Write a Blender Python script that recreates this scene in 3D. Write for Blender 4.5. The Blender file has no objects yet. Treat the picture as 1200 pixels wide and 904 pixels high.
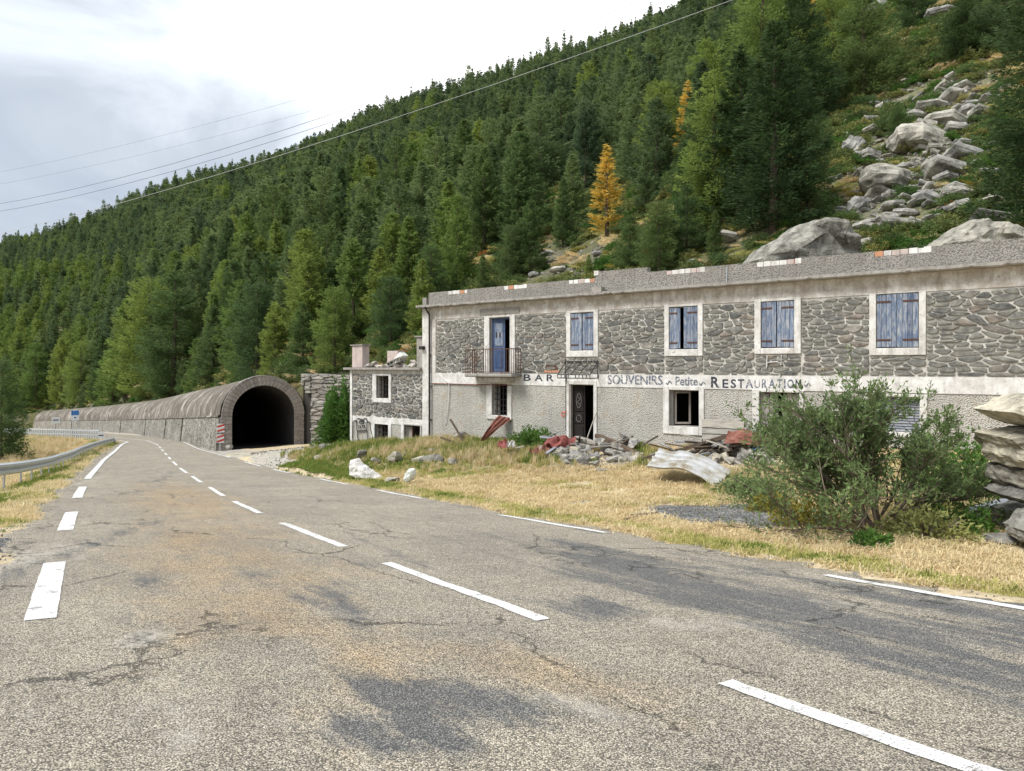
import bpy, bmesh, math, random
import numpy as np
from mathutils import Vector, Matrix, noise as mnoise
R = math.radians
S = bpy.context.scene
COL = S.collection
random.seed(7); rng = np.random.default_rng(7)

# ------------------------------------------------------------------ camera, sky, sun, exposure
EYE = 1.4          # eye height in metres
F, CX, HY = 850.0, 600.0, 430.0      # focal length and horizon measured on the photograph (pixels of 1200)
cd = bpy.data.cameras.new('camera'); cam = bpy.data.objects.new('camera', cd); COL.objects.link(cam)
cam.location = (0, 0, EYE); cam.rotation_euler = (R(90), 0, 0)
cd.sensor_width = 36; cd.lens = 36*F/1200; cd.shift_y = -22/1200.0
cd.clip_start = 0.05; cd.clip_end = 6000
S.camera = cam
W = bpy.data.worlds.new('World'); S.world = W; W.use_nodes = True
SUN_EL, SUN_AZ = R(52), R(-115)      # azimuth measured from +Y clockwise
nt = W.node_tree; nt.nodes.clear()
def N(nt, t, **kw):
    n = nt.nodes.new(t)
    for k, v in kw.items(): setattr(n, k, v)
    return n
sky = N(nt, 'ShaderNodeTexSky', sky_type='NISHITA', sun_disc=False, sun_elevation=SUN_EL, sun_rotation=SUN_AZ, altitude=1800)
tc = N(nt, 'ShaderNodeTexCoord')
mp = N(nt, 'ShaderNodeMapping'); mp.inputs['Scale'].default_value = (1, 1, 2.2); mp.inputs['Location'].default_value = (0.62, .35, .1)
nz = N(nt, 'ShaderNodeTexNoise'); nz.inputs['Scale'].default_value = 1.9; nz.inputs['Detail'].default_value = 8; nz.inputs['Roughness'].default_value = .56; nz.inputs['Distortion'].default_value = .6
rp = N(nt, 'ShaderNodeValToRGB')
rp.color_ramp.elements[0].position = .30; rp.color_ramp.elements[0].color = (.285, .32, .385, 1)
rp.color_ramp.elements[1].position = .78; rp.color_ramp.elements[1].color = (1.0, 1.0, 1.0, 1)
e = rp.color_ramp.elements.new(.46); e.color = (.385, .42, .465, 1); e = rp.color_ramp.elements.new(.60); e.color = (.58, .62, .66, 1)
# the bright side of the overcast, a broad lobe round one sky direction
geo = N(nt, 'ShaderNodeVectorMath', operation='DOT_PRODUCT'); geo.inputs[1].default_value = Vector((0.08, .84, .54)).normalized()
lob = N(nt, 'ShaderNodeMapRange'); lob.inputs[1].default_value = .85; lob.inputs[2].default_value = .985; lob.interpolation_type = 'SMOOTHERSTEP'
lobs = N(nt, 'ShaderNodeMath', operation='MULTIPLY'); lobs.inputs[1].default_value = .42
ad = N(nt, 'ShaderNodeMath', operation='ADD')
low = N(nt, 'ShaderNodeSeparateXYZ')
lm = N(nt, 'ShaderNodeMapRange'); lm.inputs[1].default_value = 0; lm.inputs[2].default_value = .4; lm.inputs[3].default_value = -.14; lm.inputs[4].default_value = 0
ad2 = N(nt, 'ShaderNodeMath', operation='ADD')
bgc = N(nt, 'ShaderNodeBackground'); bgc.inputs['Strength'].default_value = .95
bgs = N(nt, 'ShaderNodeBackground'); bgs.inputs['Strength'].default_value = .1
mx = N(nt, 'ShaderNodeMixShader'); mx.inputs[0].default_value = .93
out = N(nt, 'ShaderNodeOutputWorld')
L = nt.links.new
L(tc.outputs['Generated'], mp.inputs[0]); L(mp.outputs[0], nz.inputs['Vector'])
L(tc.outputs['Generated'], geo.inputs[0]); L(geo.outputs['Value'], lob.inputs[0]); L(lob.outputs[0], lobs.inputs[0])
L(nz.outputs[0], ad.inputs[0]); L(lobs.outputs[0], ad.inputs[1])
L(tc.outputs['Generated'], low.inputs[0]); L(low.outputs['Z'], lm.inputs[0]); L(ad.outputs[0], ad2.inputs[0]); L(lm.outputs[0], ad2.inputs[1])
L(ad2.outputs[0], rp.inputs[0]); L(rp.outputs[0], bgc.inputs['Color']); L(sky.outputs[0], bgs.inputs['Color'])
L(bgs.outputs[0], mx.inputs[1]); L(bgc.outputs[0], mx.inputs[2]); L(mx.outputs[0], out.inputs[0])
sd = bpy.data.lights.new('sun', 'SUN'); sun = bpy.data.objects.new('sun', sd); COL.objects.link(sun)
sd.energy = 2.3; sd.angle = R(24); sd.color = (1, .975, .94)
sdir = Vector((math.sin(SUN_AZ)*math.cos(SUN_EL), math.cos(SUN_AZ)*math.cos(SUN_EL), math.sin(SUN_EL)))
sun.rotation_euler = sdir.to_track_quat('Z', 'Y').to_euler()
vs = S.view_settings; vs.view_transform = 'Standard'; vs.look = 'None'; vs.exposure = 0.90; vs.gamma = 1
S.cycles.use_denoising = True
S.cycles.max_bounces = 6; S.cycles.diffuse_bounces = 3; S.cycles.transparent_max_bounces = 8
try:
    S.cycles.denoiser = 'OPENIMAGEDENOISE'; S.cycles.denoising_input_passes = 'RGB_ALBEDO_NORMAL'; S.cycles.denoising_prefilter = 'ACCURATE'
except Exception: pass

# ------------------------------------------------------------------ materials
MATS = {}
def srgb(r, g, b): return tuple(((c/255.0+.055)/1.055)**2.4 if c > 10 else c/3294.6 for c in (r, g, b)) + (1,)
class Mat:
    """small node helper"""
    def __init__(s, name, rough=.9):
        s.m = bpy.data.materials.new(name); s.m.use_nodes = True
        s.nt = s.m.node_tree; s.b = s.nt.nodes['Principled BSDF']; s.b.inputs['Roughness'].default_value = rough
        s.b.inputs['Specular IOR Level'].default_value = .25
        s.out = s.nt.nodes['Material Output']; s.co = s.nt.nodes.new('ShaderNodeTexCoord'); MATS[name] = s.m
        s.coord = s.co.outputs['Object']; s._bump = None
    def n(s, t, **kw): return N(s.nt, t, **kw)
    def l(s, a, b): s.nt.links.new(a, b)
    def map(s, scale=(1, 1, 1), src=None, rot=(0, 0, 0), loc=(0, 0, 0)):
        m = s.n('ShaderNodeMapping'); m.inputs['Scale'].default_value = scale; m.inputs['Rotation'].default_value = rot; m.inputs['Location'].default_value = loc
        s.l(src or s.coord, m.inputs[0]); return m.outputs[0]
    def noise(s, scale, detail=4, rough=.55, vec=None, dist=0):
        m = s.n('ShaderNodeTexNoise'); m.inputs['Scale'].default_value = scale; m.inputs['Detail'].default_value = detail
        m.inputs['Roughness'].default_value = rough; m.inputs['Distortion'].default_value = dist
        s.l(vec or s.coord, m.inputs['Vector']); return m.outputs['Fac']
    def vor(s, scale, feature='F1', vec=None, outp='Distance', rnd=1):
        m = s.n('ShaderNodeTexVoronoi', feature=feature); m.inputs['Scale'].default_value = scale; m.inputs['Randomness'].default_value = rnd
        s.l(vec or s.coord, m.inputs['Vector']); return m.outputs[outp]
    def ramp(s, fac, stops, interp='LINEAR'):
        m = s.n('ShaderNodeValToRGB'); cr = m.color_ramp; cr.interpolation = interp
        while len(cr.elements) < len(stops): cr.elements.new(.5)
        for e, (p, c) in zip(cr.elements, stops):
            e.position = p; e.color = (c, c, c, 1) if isinstance(c, (int, float)) else (tuple(c)+(1,))[:4]
        s.l(fac, m.inputs[0]); return m.outputs[0]
    def mr(s, v, a, b, c=0., d=1.):
        m = s.n('ShaderNodeMapRange'); s.l(v, m.inputs[0])
        for i, x in enumerate((a, b, c, d)): m.inputs[i+1].default_value = x
        return m.outputs[0]
    def mix(s, fac, a, b, mode='MIX'):
        m = s.n('ShaderNodeMix', data_type='RGBA', blend_type=mode)
        for i, v in ((0, fac), (6, a), (7, b)):
            inp = m.inputs[i]
            if hasattr(v, 'is_linked'): s.l(v, inp)
            elif i == 0: inp.default_value = v
            elif isinstance(v, (int, float)): inp.default_value = (v, v, v, 1)
            else: inp.default_value = (tuple(v)+(1,))[:4]
        return m.outputs[2]
    def math(s, op, a, b=0.):
        m = s.n('ShaderNodeMath', operation=op)
        for i, v in enumerate((a, b)):
            if hasattr(v, 'is_linked'): s.l(v, m.inputs[i])
            else: m.inputs[i].default_value = v
        return m.outputs[0]
    def rand(s): return s.n('ShaderNodeObjectInfo').outputs['Random']
    def color(s, c):
        if hasattr(c, 'is_linked'): s.l(c, s.b.inputs['Base Color'])
        else: s.b.inputs['Base Color'].default_value = (tuple(c)+(1,))[:4]
        return s
    def bump(s, h, strength=.5, dist=.02):
        m = s.n('ShaderNodeBump'); m.inputs['Strength'].default_value = strength; m.inputs['Distance'].default_value = dist
        s.l(h, m.inputs['Height'])
        if s._bump: s.l(s._bump, m.inputs['Normal'])
        s._bump = m.outputs[0]; s.l(s._bump, s.b.inputs['Normal']); return s

def simple(name, c, rough=.8, var=.25, scale=6, metal=0, bump=.3, bd=.01):
    M = Mat(name, rough); f = M.noise(scale, 6, .65)
    M.color(M.mix(f, [x*(1-var) for x in c[:3]], [min(1, x*(1+var)) for x in c[:3]])); M.b.inputs['Metallic'].default_value = metal
    if bump: M.bump(f, bump, bd)
    return M.m

# --- foliage
def foliage(name, stops, trans=.35, vscale=.35):
    M = Mat(name, .75); r = M.rand()
    c = M.ramp(r, stops)
    g = M.noise(vscale, 2, .5)
    c = M.mix(M.mr(g, .3, .7), M.mix(1, c, (.72, .74, .72), 'MULTIPLY'), M.mix(1, c, (1.3, 1.28, 1.15), 'MULTIPLY'))
    M.color(c); M.b.inputs['Specular IOR Level'].default_value = .1
    t = M.n('ShaderNodeBsdfTranslucent'); M.l(c, t.inputs[0]); mx = M.n('ShaderNodeMixShader'); mx.inputs[0].default_value = trans
    M.l(M.b.outputs[0], mx.inputs[1]); M.l(t.outputs[0], mx.inputs[2]); M.l(mx.outputs[0], M.out.inputs[0]); return M.m
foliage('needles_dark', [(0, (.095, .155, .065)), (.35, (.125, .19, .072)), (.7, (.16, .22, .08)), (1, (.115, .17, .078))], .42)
foliage('needles_far', [(0, (.08, .125, .07)), (.3, (.145, .205, .095)), (.7, (.21, .275, .115)), (1, (.10, .15, .085))], .42)  # paler, bluer greens than the near needles: distance haze put into the colour
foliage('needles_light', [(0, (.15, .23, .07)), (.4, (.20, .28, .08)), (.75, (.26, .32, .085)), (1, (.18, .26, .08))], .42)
foliage('needles_deep', [(0, (.06, .10, .042)), (1, (.075, .12, .048))], .35)
foliage('needles_yellow', [(0, (.60, .42, .10)), (1, (.66, .48, .12))])
foliage('leaves_willow', [(0, (.16, .225, .095)), (1, (.20, .26, .115))], .3, 2.5)
foliage('leaves_green', [(0, (.07, .15, .035)), (1, (.12, .22, .05))], .35, 2)
foliage('leaves_juniper', [(0, (.13, .17, .07)), (.5, (.20, .23, .085)), (1, (.30, .29, .11))], .2, 1.2)
foliage('leaves_turning', [(0, (.36, .13, .05)), (.5, (.34, .27, .06)), (1, (.16, .2, .05))], .3, 3)
foliage('grass_dry', [(0, (.66, .52, .32)), (.5, (.76, .62, .41)), (.8, (.58, .48, .28)), (1, (.82, .72, .52))], .3, .6)
foliage('grass_mid', [(0, (.50, .46, .19)), (.5, (.40, .40, .14)), (1, (.56, .48, .22))], .3, .6)
foliage('grass_green', [(0, (.13, .2, .045)), (.6, (.2, .26, .06)), (1, (.3, .31, .09))], .3, .6)
simple('bark', (.11, .085, .065), .95, .4, 8); simple('twig', (.17, .13, .10), .9, .3, 10)
# --- rocks
def rockmat(name, a, b, lichen=(.42, .42, .34), scale=1.6):
    M = Mat(name, .92); r = M.rand()
    v = M.n('ShaderNodeVectorMath', operation='ADD'); M.l(M.coord, v.inputs[0])
    cb = M.n('ShaderNodeCombineXYZ'); M.l(M.math('MULTIPLY', r, 37.), cb.inputs[0]); M.l(cb.outputs[0], v.inputs[1]); vec = v.outputs[0]
    f = M.noise(scale, 8, .62, vec); g = M.noise(scale*9, 5, .7, vec)
    c = M.ramp(f, [(.38, [x*.62 for x in a]), (.46, a), (.54, [(x+y)/2 for x, y in zip(a, b)]), (.62, b)])
    c = M.mix(M.mr(g, .52, .6), c, M.mix(1, c, lichen, 'SCREEN'), 'MIX') if False else M.mix(M.mr(g, .56, .66, 0, .55), c, lichen)
    c = M.mix(M.mr(M.noise(scale*14, 4, .7, vec), .3, .42, .65, 0), c, (.06, .055, .05)); sm = M.noise(1, 6, .7, M.map((scale*1.2, scale*1.2, scale*9), vec)); c = M.mix(M.mr(sm, .36, .45, .6, 0), c, (.07, .065, .058)); c = M.mix(M.mr(M.noise(scale*3.2, 7, .75, vec), .54, .62, 0, .5), c, lichen)
    c = M.mix(1, c, M.ramp(r, [(0, (.8, .8, .82)), (.5, (1, .99, .97)), (1, (1.15, 1.1, 1.02))]), 'MULTIPLY')
    M.color(c); M.bump(f, .7, .12); M.bump(g, .6, .02); return M.m
rockmat('rock', (.19, .18, .16), (.36, .35, .31)); rockmat('rock_pale', (.36, .34, .28), (.52, .49, .40), (.6, .57, .47), 1.2)
rockmat('rock_slab', (.24, .235, .215), (.46, .45, .41), (.56, .55, .48), 1.3); rockmat('rubble', (.26, .25, .23), (.44, .42, .39), (.5, .49, .45), 5)
M = Mat('facade_stone', .9); r = M.rand()
v = M.n('ShaderNodeVectorMath', operation='ADD'); cb = M.n('ShaderNodeCombineXYZ'); M.l(M.math('MULTIPLY', r, 19.), cb.inputs[0]); M.l(M.coord, v.inputs[0]); M.l(cb.outputs[0], v.inputs[1])
f = M.noise(4.5, 7, .66, v.outputs[0]); g = M.noise(30, 5, .7, v.outputs[0])
c = M.ramp(r, [(0, (.14, .143, .138)), (.25, (.22, .218, .20)), (.45, (.10, .105, .105)), (.6, (.26, .25, .228)), (.8, (.17, .162, .15)), (.92, (.235, .205, .175)), (1, (.12, .12, .12))])
c = M.mix(M.mr(f, .35, .68), M.mix(1, c, (.6, .6, .62), 'MULTIPLY'), M.mix(1, c, (1.5, 1.46, 1.36), 'MULTIPLY'))
c = M.mix(M.mr(g, .55, .68, 0, .5), c, (.34, .32, .28)); M.color(c); M.bump(f, .8, .03); M.bump(g, .5, .008)
M = Mat('dry_stone', .92); r = M.rand()
f = M.noise(1.4, 7, .66); g = M.noise(9, 5, .7)
c = M.ramp(r, [(0, (.18, .175, .165)), (.4, (.28, .27, .25)), (.7, (.22, .205, .185)), (1, (.36, .35, .33))])
c = M.mix(M.mr(f, .35, .68), M.mix(1, c, (.6, .6, .62), 'MULTIPLY'), M.mix(1, c, (1.45, 1.4, 1.3), 'MULTIPLY')); M.color(c); M.bump(f, .8, .08); M.bump(g, .5, .02)
M = Mat('voussoir', .9); r = M.rand(); f = M.noise(3, 7, .66)
c = M.ramp(r, [(0, (.25, .225, .205)), (.5, (.34, .31, .285)), (1, (.29, .275, .26))]); c = M.mix(M.mr(f, .35, .7), M.mix(1, c, (.62, .6, .6), 'MULTIPLY'), M.mix(1, c, (1.35, 1.33, 1.3), 'MULTIPLY'))
M.color(c); M.bump(f, .6, .04)
# --- plasters
M = Mat('mortar', .95); f = M.noise(14, 6, .7); g = M.noise(1.1, 4, .6)
c = M.mix(M.mr(f, .3, .7), (.44, .42, .37), (.74, .71, .64)); c = M.mix(M.mr(g, .45, .62, 0, .45), c, (.22, .205, .18)); M.color(c); M.bump(f, .8, .02)
M = Mat('roughcast', .97)
vv = M.vor(31, 'F1'); vs2 = M.vor(80, 'F1'); g = M.noise(.8, 5, .62)
c = M.ramp(vv, [(0, (.70, .68, .615)), (.45, (.62, .60, .535)), (.80, (.38, .36, .32))])
c = M.mix(M.mr(vs2, .2, .8, 0, .45), c, (.34, .32, .28))
xg = M.n('ShaderNodeSeparateXYZ'); M.l(M.coord, xg.inputs[0])
c = M.mix(M.mr(g, .42, .62, 0, .42), c, (.33, .31, .285)); c = M.mix(M.mr(M.noise(1.9, 6, .7), .57, .63, 0, .5), c, (.44, .34, .23))
c = M.mix(M.mr(M.noise(1, 3, .6, M.map((7, 7, .6))), .55, .75, 0, .4), c, (.2, .19, .17))
M.color(c); M.bump(vv, 1, .03)
M = Mat('roughcast_parapet', .97)
vv = M.vor(24, 'F1'); g = M.noise(.9, 5, .62)
c = M.ramp(vv, [(0, (.40, .375, .34)), (.45, (.32, .30, .27)), (.75, (.17, .16, .145))])
c = M.mix(M.mr(g, .42, .6, 0, .5), c, (.21, .195, .175)); c = M.mix(M.mr(M.noise(1, 4, .65, M.map((3.2, 3.2, .5))), .54, .66, 0, .6), c, (.15, .135, .12)); M.color(c); M.bump(vv, 1, .02)
def whitewash(name, base, dirt, amt, streak=True, crack=.5):
    M = Mat(name, .9); g = M.noise(2.6, 8, .72); h = M.noise(12, 6, .7)
    st = M.noise(1, 6, .65, M.map((5, 5, .8)))
    c = M.mix(M.mr(g, .5-amt*.2, .72-amt*.2, 0, .8), base, dirt)
    if streak: c = M.mix(M.mr(st, .5, .66, 0, .55*amt+.1), c, [x*.6 for x in dirt])
    c = M.mix(M.mr(h, .60, .66, 0, crack), c, (.24, .215, .19)); M.color(c); M.bump(h, .5, .01); M.bump(g, .4, .02); return M.m
whitewash('plaster_white', (.76, .75, .72), (.50, .47, .42), .6, crack=.75)
whitewash('plaster_band', (.77, .76, .73), (.50, .47, .43), .5, crack=.7)
whitewash('plaster_stained', (.76, .74, .70), (.38, .33, .27), .75, crack=.9)
whitewash('concrete', (.38, .36, .33), (.25, .23, .2), .7)
whitewash('render_pink', (.56, .46, .42), (.42, .36, .33), .4)
simple('brick_terracotta', (.5, .25, .15), .9, .35, 9)
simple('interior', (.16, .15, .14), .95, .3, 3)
def wood(name, a, b, sc=(30, 30, 2.2), peel=None):
    M = Mat(name, .8); rd = M.rand(); ov = M.n('ShaderNodeVectorMath', operation='ADD'); oc = M.n('ShaderNodeCombineXYZ'); M.l(M.math('MULTIPLY', rd, 53.), oc.inputs[0]); M.l(M.math('MULTIPLY', rd, 29.), oc.inputs[2]); M.l(M.coord, ov.inputs[0]); M.l(oc.outputs[0], ov.inputs[1]); M.coord = ov.outputs[0]; f = M.noise(1, 6, .7, M.map(sc)); g = M.noise(3.5, 5, .65)
    c = M.mix(M.mr(f, .35, .66), a, b)
    if peel: c = M.mix(M.mr(M.noise(1, 7, .75, M.map((22, 22, 3.5))), .44, .58, 0, .85), c, peel)
    c = M.mix(M.mr(g, .5, .75, 0, .4), c, [x*.5 for x in a]); c = M.mix(1, c, M.ramp(rd, [(0, (.72, .74, .78)), (1, (1.25, 1.22, 1.15))]), 'MULTIPLY'); M.color(c); M.bump(f, .5, .006); return M.m
wood('shutter_blue', (.075, .115, .20), (.17, .225, .33), peel=(.36, .375, .40))
wood('door_blue', (.03, .06, .15), (.07, .12, .25), peel=(.10, .12, .17))
wood('door_dark', (.012, .01, .01), (.035, .028, .024))
wood('wood_grey', (.22, .205, .18), (.42, .395, .35), (2, 30, 30)); wood('wood_grey_v', (.26, .23, .2), (.46, .42, .38), (30, 30, 2)); wood('wood_brown', (.06, .045, .035), (.15, .11, .08), (2, 30, 30))
wood('wood_blue_grey', (.17, .18, .2), (.36, .38, .42), (2, 26, 26))
simple('iron', (.035, .032, .03), .6, .3, 20); simple('iron_rust', (.10, .05, .035), .8, .5, 9)
M = Mat('zinc_rail', .42); f = M.noise(2, 4, .6); M.color(M.mix(f, (.46, .50, .53), (.62, .65, .67))); M.b.inputs['Metallic'].default_value = .35
def sheet(name, stops, sc=2.2):
    M = Mat(name, .65); f = M.noise(sc, 8, .7); M.color(M.ramp(f, stops)); M.bump(f, .3, .01); return M.m
sheet('sheet_pale', [(.36, (.24, .18, .11)), (.46, (.34, .32, .27)), (.56, (.43, .43, .42)), (.75, (.53, .54, .55))], 2.2)
sheet('sheet_rust', [(.36, (.09, .035, .025)), (.5, (.22, .085, .06)), (.66, (.32, .17, .13))], 4)
sheet('sheet_red', [(.3, (.1, .03, .028)), (.5, (.22, .06, .05)), (.7, (.3, .11, .09))])
sheet('red_paint', [(.4, (.55, .07, .05)), (.6, (.62, .12, .08))])
simple('sign_white', (.78, .79, .8), .5, .05, 4, bump=0); simple('sign_blue', (.02, .16, .5), .5, .1, 4, bump=0); simple('sign_ink', (.05, .05, .07), .7, .1, 4, bump=0); simple('plastic_blue', (.12, .24, .5), .5, .2, 4)
simple('stone_white', (.68, .70, .64), .85, .2, 5); simple('cable', (.09, .09, .1), .5, .1, 3, bump=0); simple('cable_pale', (.5, .5, .5), .5, .1, 3, bump=0); simple('cable_white', (.7, .69, .66), .6, .1, 3, bump=0)  # mid-grey cable: sunlight on the lowest wire put into its colour
# faded paint: the lettering wears through to the wall
def paint(name, col, a, b, sc=22):
    M = Mat(name, .8); f = M.noise(sc, 7, .72); M.color(col)
    tr = M.n('ShaderNodeBsdfTransparent'); mx = M.n('ShaderNodeMixShader'); M.l(M.mr(f, a, b, 1, 0), mx.inputs[0])
    M.l(tr.outputs[0], mx.inputs[1]); M.l(M.b.outputs[0], mx.inputs[2]); M.l(mx.outputs[0], M.out.inputs[0]); return M.m
paint('letter_dark', (.05, .055, .07), .56, .66, 16); paint('letter_blue', (.11, .13, .18), .48, .60, 16); paint('letter_pale', (.17, .19, .23), .43, .56, 16)
paint('graffiti_black', (.03, .03, .03), .66, .8); paint('graffiti_orange', (.75, .16, .05), .6, .75)
# --- masonry seen from afar (gallery flank)
M = Mat('masonry', .95); uv = M.co.outputs['UV']
vec = M.map((1.5, 3.4, 1), uv); vd = M.vor(1, 'DISTANCE_TO_EDGE', vec); vc = M.vor(1, 'F1', vec, 'Color')
sp = M.n('ShaderNodeSeparateColor'); M.l(vc, sp.inputs[0])
c = M.ramp(sp.outputs[0], [(0, (.10, .09, .075)), (.5, (.19, .172, .145)), (1, (.29, .27, .235))])
c = M.mix(M.mr(vd, .03, .11, 1, 0), c, (.40, .385, .34)); g = M.noise(.35, 5, .6, uv)
c = M.mix(M.mr(g, .42, .62, 0, .5), c, (.12, .115, .09)); M.color(c); M.bump(vd, .7, .12)
M = Mat('vault', .95); uv = M.co.outputs['UV']
st = M.math('ADD', M.math('MULTIPLY', M.noise(1, 7, .7, M.map((.9, .16, 1), uv)), .45), M.math('MULTIPLY', M.noise(.33, 7, .72, uv, 1.2), .55)); big = M.noise(1, 4, .6, M.map((.09, .2, 1), uv)); fn = M.noise(4, 6, .7, uv)
c = M.ramp(st, [(.38, (.075, .064, .052)), (.48, (.145, .125, .10)), (.55, (.28, .25, .215)), (.61, (.60, .56, .49))])
yv = M.n('ShaderNodeSeparateXYZ'); M.l(uv, yv.inputs[0]); c = M.mix(M.mr(M.math('ADD', yv.outputs[1], M.math('MULTIPLY', big, 3.)), 4.6, 6.4, 0, .7), c, (.15, .135, .10)); c = M.mix(M.mr(big, .42, .66, 0, .5), c, (.13, .115, .09)); c = M.mix(M.mr(fn, .5, .7, 0, .4), c, (.12, .11, .09))
M.color(c); M.bump(st, .4, .1); M.bump(fn, .5, .05)
simple('near_black', (.06, .055, .05), .95, .3, 1)  # near-black for the tunnel's inside and the core behind the dry stones
# ------------------------------------------------------------------ object helpers
def tag(o, label=None, cat=None, group=None, kind=None):
    if label: o['label'] = label
    if cat: o['category'] = cat
    if group: o['group'] = group
    if kind: o['kind'] = kind
    return o
def link(name, me, mat=None, parent=None, loc=None, rot=None):
    o = bpy.data.objects.new(name, me); COL.objects.link(o)
    if mat is not None and me is not None and not me.materials: me.materials.append(MATS[mat] if isinstance(mat, str) else mat)
    if parent: o.parent = parent
    if loc is not None: o.location = loc
    if rot is not None: o.rotation_euler = rot
    return o
def empty(name, loc, rz=0, **kw):
    o = link(name, None, None, None, loc, (0, 0, rz)); o.empty_display_size = .3; return tag(o, **kw)
def mesh(name, V, Fc, smooth=False):
    me = bpy.data.meshes.new(name); me.from_pydata([tuple(v) for v in V], [], [tuple(f) for f in Fc]); me.update()
    if smooth: me.polygons.foreach_set('use_smooth', [True]*len(me.polygons))
    return me
class MB:
    """collects boxes, bars, tubes; one mesh at the end"""
    def __init__(s): s.V = []; s.F = []; s.uv = None
    def add(s, V, Fc):
        b = len(s.V); s.V += [tuple(v) for v in V]; s.F += [tuple(i+b for i in f) for f in Fc]; return s
    def box(s, c, d, rot=None, taper=1.0):
        c = Vector(c); hx, hy, hz = d[0]/2, d[1]/2, d[2]/2; V = []
        for z, t in ((-hz, 1), (hz, taper)):
            for x, y in ((-hx, -hy), (hx, -hy), (hx, hy), (-hx, hy)): V.append(Vector((x*t, y*t, z)))
        if rot is not None:
            m = rot if isinstance(rot, Matrix) else (Matrix.Rotation(rot[2], 3, 'Z') @ Matrix.Rotation(rot[1], 3, 'Y') @ Matrix.Rotation(rot[0], 3, 'X'))
            V = [m @ v for v in V]
        return s.add([v+c for v in V], [(0, 3, 2, 1), (4, 5, 6, 7), (0, 1, 5, 4), (1, 2, 6, 5), (2, 3, 7, 6), (3, 0, 4, 7)])
    def bb(s, x0, x1, y0, y1, z0, z1): return s.box(((x0+x1)/2, (y0+y1)/2, (z0+z1)/2), (abs(x1-x0), abs(y1-y0), abs(z1-z0)))
    def tube(s, pts, r, n=6, r1=None, cap=True):
        P = [Vector(p) for p in pts]; V = []; m = len(P); up0 = Vector((0, 0, 1))
        for i, p in enumerate(P):
            d = (P[min(i+1, m-1)]-P[max(i-1, 0)]).normalized()
            a = d.cross(up0 if abs(d.z) < .95 else Vector((1, 0, 0))).normalized(); b = a.cross(d).normalized()
            rr = r if r1 is None else r+(r1-r)*i/max(1, m-1)
            for k in range(n):
                t = 2*math.pi*k/n; V.append(p+a*math.cos(t)*rr+b*math.sin(t)*rr)
        Fc = [(i*n+k, i*n+(k+1) % n, (i+1)*n+(k+1) % n, (i+1)*n+k) for i in range(m-1) for k in range(n)]
        if cap: Fc += [tuple(range(n-1, -1, -1)), tuple((m-1)*n+k for k in range(n))]
        return s.add(V, Fc)
    def build(s, name, mat, parent=None, smooth=False, **kw): return link(name, mesh(name, s.V, s.F, smooth), mat, parent, **kw)
def bevel(o, w=.01, seg=1):
    m = o.modifiers.new('bevel', 'BEVEL'); m.width = w; m.segments = seg; m.limit_method = 'ANGLE'; return o

# ------------------------------------------------------------------ the lie of the land (metres; the eye is at 0,0,EYE)
RY = np.array([-60, -20, 0, 10, 20, 30, 40, 60, 90, 120, 150, 200, 260, 400.]); RDv = np.array([-3.6, -.67, 1.4, 2.435, 3.47, 4.43, 5.28, 6.75, 9.0, 11.3, 13.6, 17.4, 22, 31.])
_fy = np.linspace(-60, 400, 1841); _fd = np.interp(_fy, RY, RDv)
_k = np.ones(25)/25; _fd[12:-12] = np.convolve(_fd, _k, 'valid')
def RD(Y): return np.interp(Y, _fy, _fd)
_ratio = RD(_fy[242:])/_fy[242:]                     # from Y=0.5 on, falling with distance
def Yof(py):                                         # distance at which the road shows at image row py
    q = (py-HY)/F; m = _ratio[:700]; return float(np.interp(-q, -m, _fy[242:942]))
def roadpt(px, py):
    Y = Yof(py); return ((px-CX)/F*Y, Y)
def table(pts, extra_near, extra_far):
    P = [roadpt(*p) for p in pts]; P = extra_near+P+extra_far; P.sort(key=lambda p: p[1])
    return np.array([p[1] for p in P]), np.array([p[0] for p in P])
tR = table([(1210, 716), (967, 675), (710, 625), (585, 604), (495, 585), (390, 565), (330, 553), (290, 543), (263, 535), (233, 527), (213, 517.5), (190, 512.5)], [(11.6, -10), (9.6, -4), (7.2, 1)], [(-56.3, 111), (-61.5, 118), (-72, 131), (-92.5, 158), (-112, 181), (-165, 240)])
tC = table([(1145, 904), (850, 800), (637, 727), (452, 660), (403, 641), (330, 613), (305, 602), (274, 588), (262, 582), (245, 571), (236, 566), (224, 558), (212, 550), (201, 540), (190, 528), (184, 521.5), (172, 517)], [(8.0, -10), (6.1, -5), (4.4, 0)], [(-58, 104), (-76, 123), (-97, 145)])
tL = table([(47, 727), (64, 660), (80, 611), (93, 578), (105, 558), (121, 540), (134, 530), (143, 521.5)], [(5.0, -10), (2.4, -5), (-.3, 0)], [(-41, 77.5), (-46, 84), (-53, 92), (-61, 100), (-75, 113), (-98, 135), (-130, 160), (-200, 215)])
XR = lambda Y: np.interp(Y, *tR); XL = lambda Y: np.interp(Y, *tL); XC = lambda Y: np.interp(Y, *tC)
AR = lambda Y: XR(Y)+.42+.10*np.sin(np.asarray(Y)*1.7)+.07*np.sin(np.asarray(Y)*5.3+1)+.035*np.sin(np.asarray(Y)*13.7)+.02*np.sin(np.asarray(Y)*29.)      # asphalt edges
AL = lambda Y: XL(Y)-.75-.14*np.sin(np.asarray(Y)*1.3)-.08*np.sin(np.asarray(Y)*4.1)
dF = Vector((-.779, .627, 0)).normalized(); nF = Vector((.627, .779, 0)).normalized(); UF = 21.4
ZB_v = np.array([-60, -20, -6, 3.4, 14, 21.9, 27, 36, 55, 75, 400.]); ZB_z = np.array([-1.6, -1.8, -1.95, -2.12, -2.76, -3.25, -3.6, -4.7, -6.55, -7.9, -30.])
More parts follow.
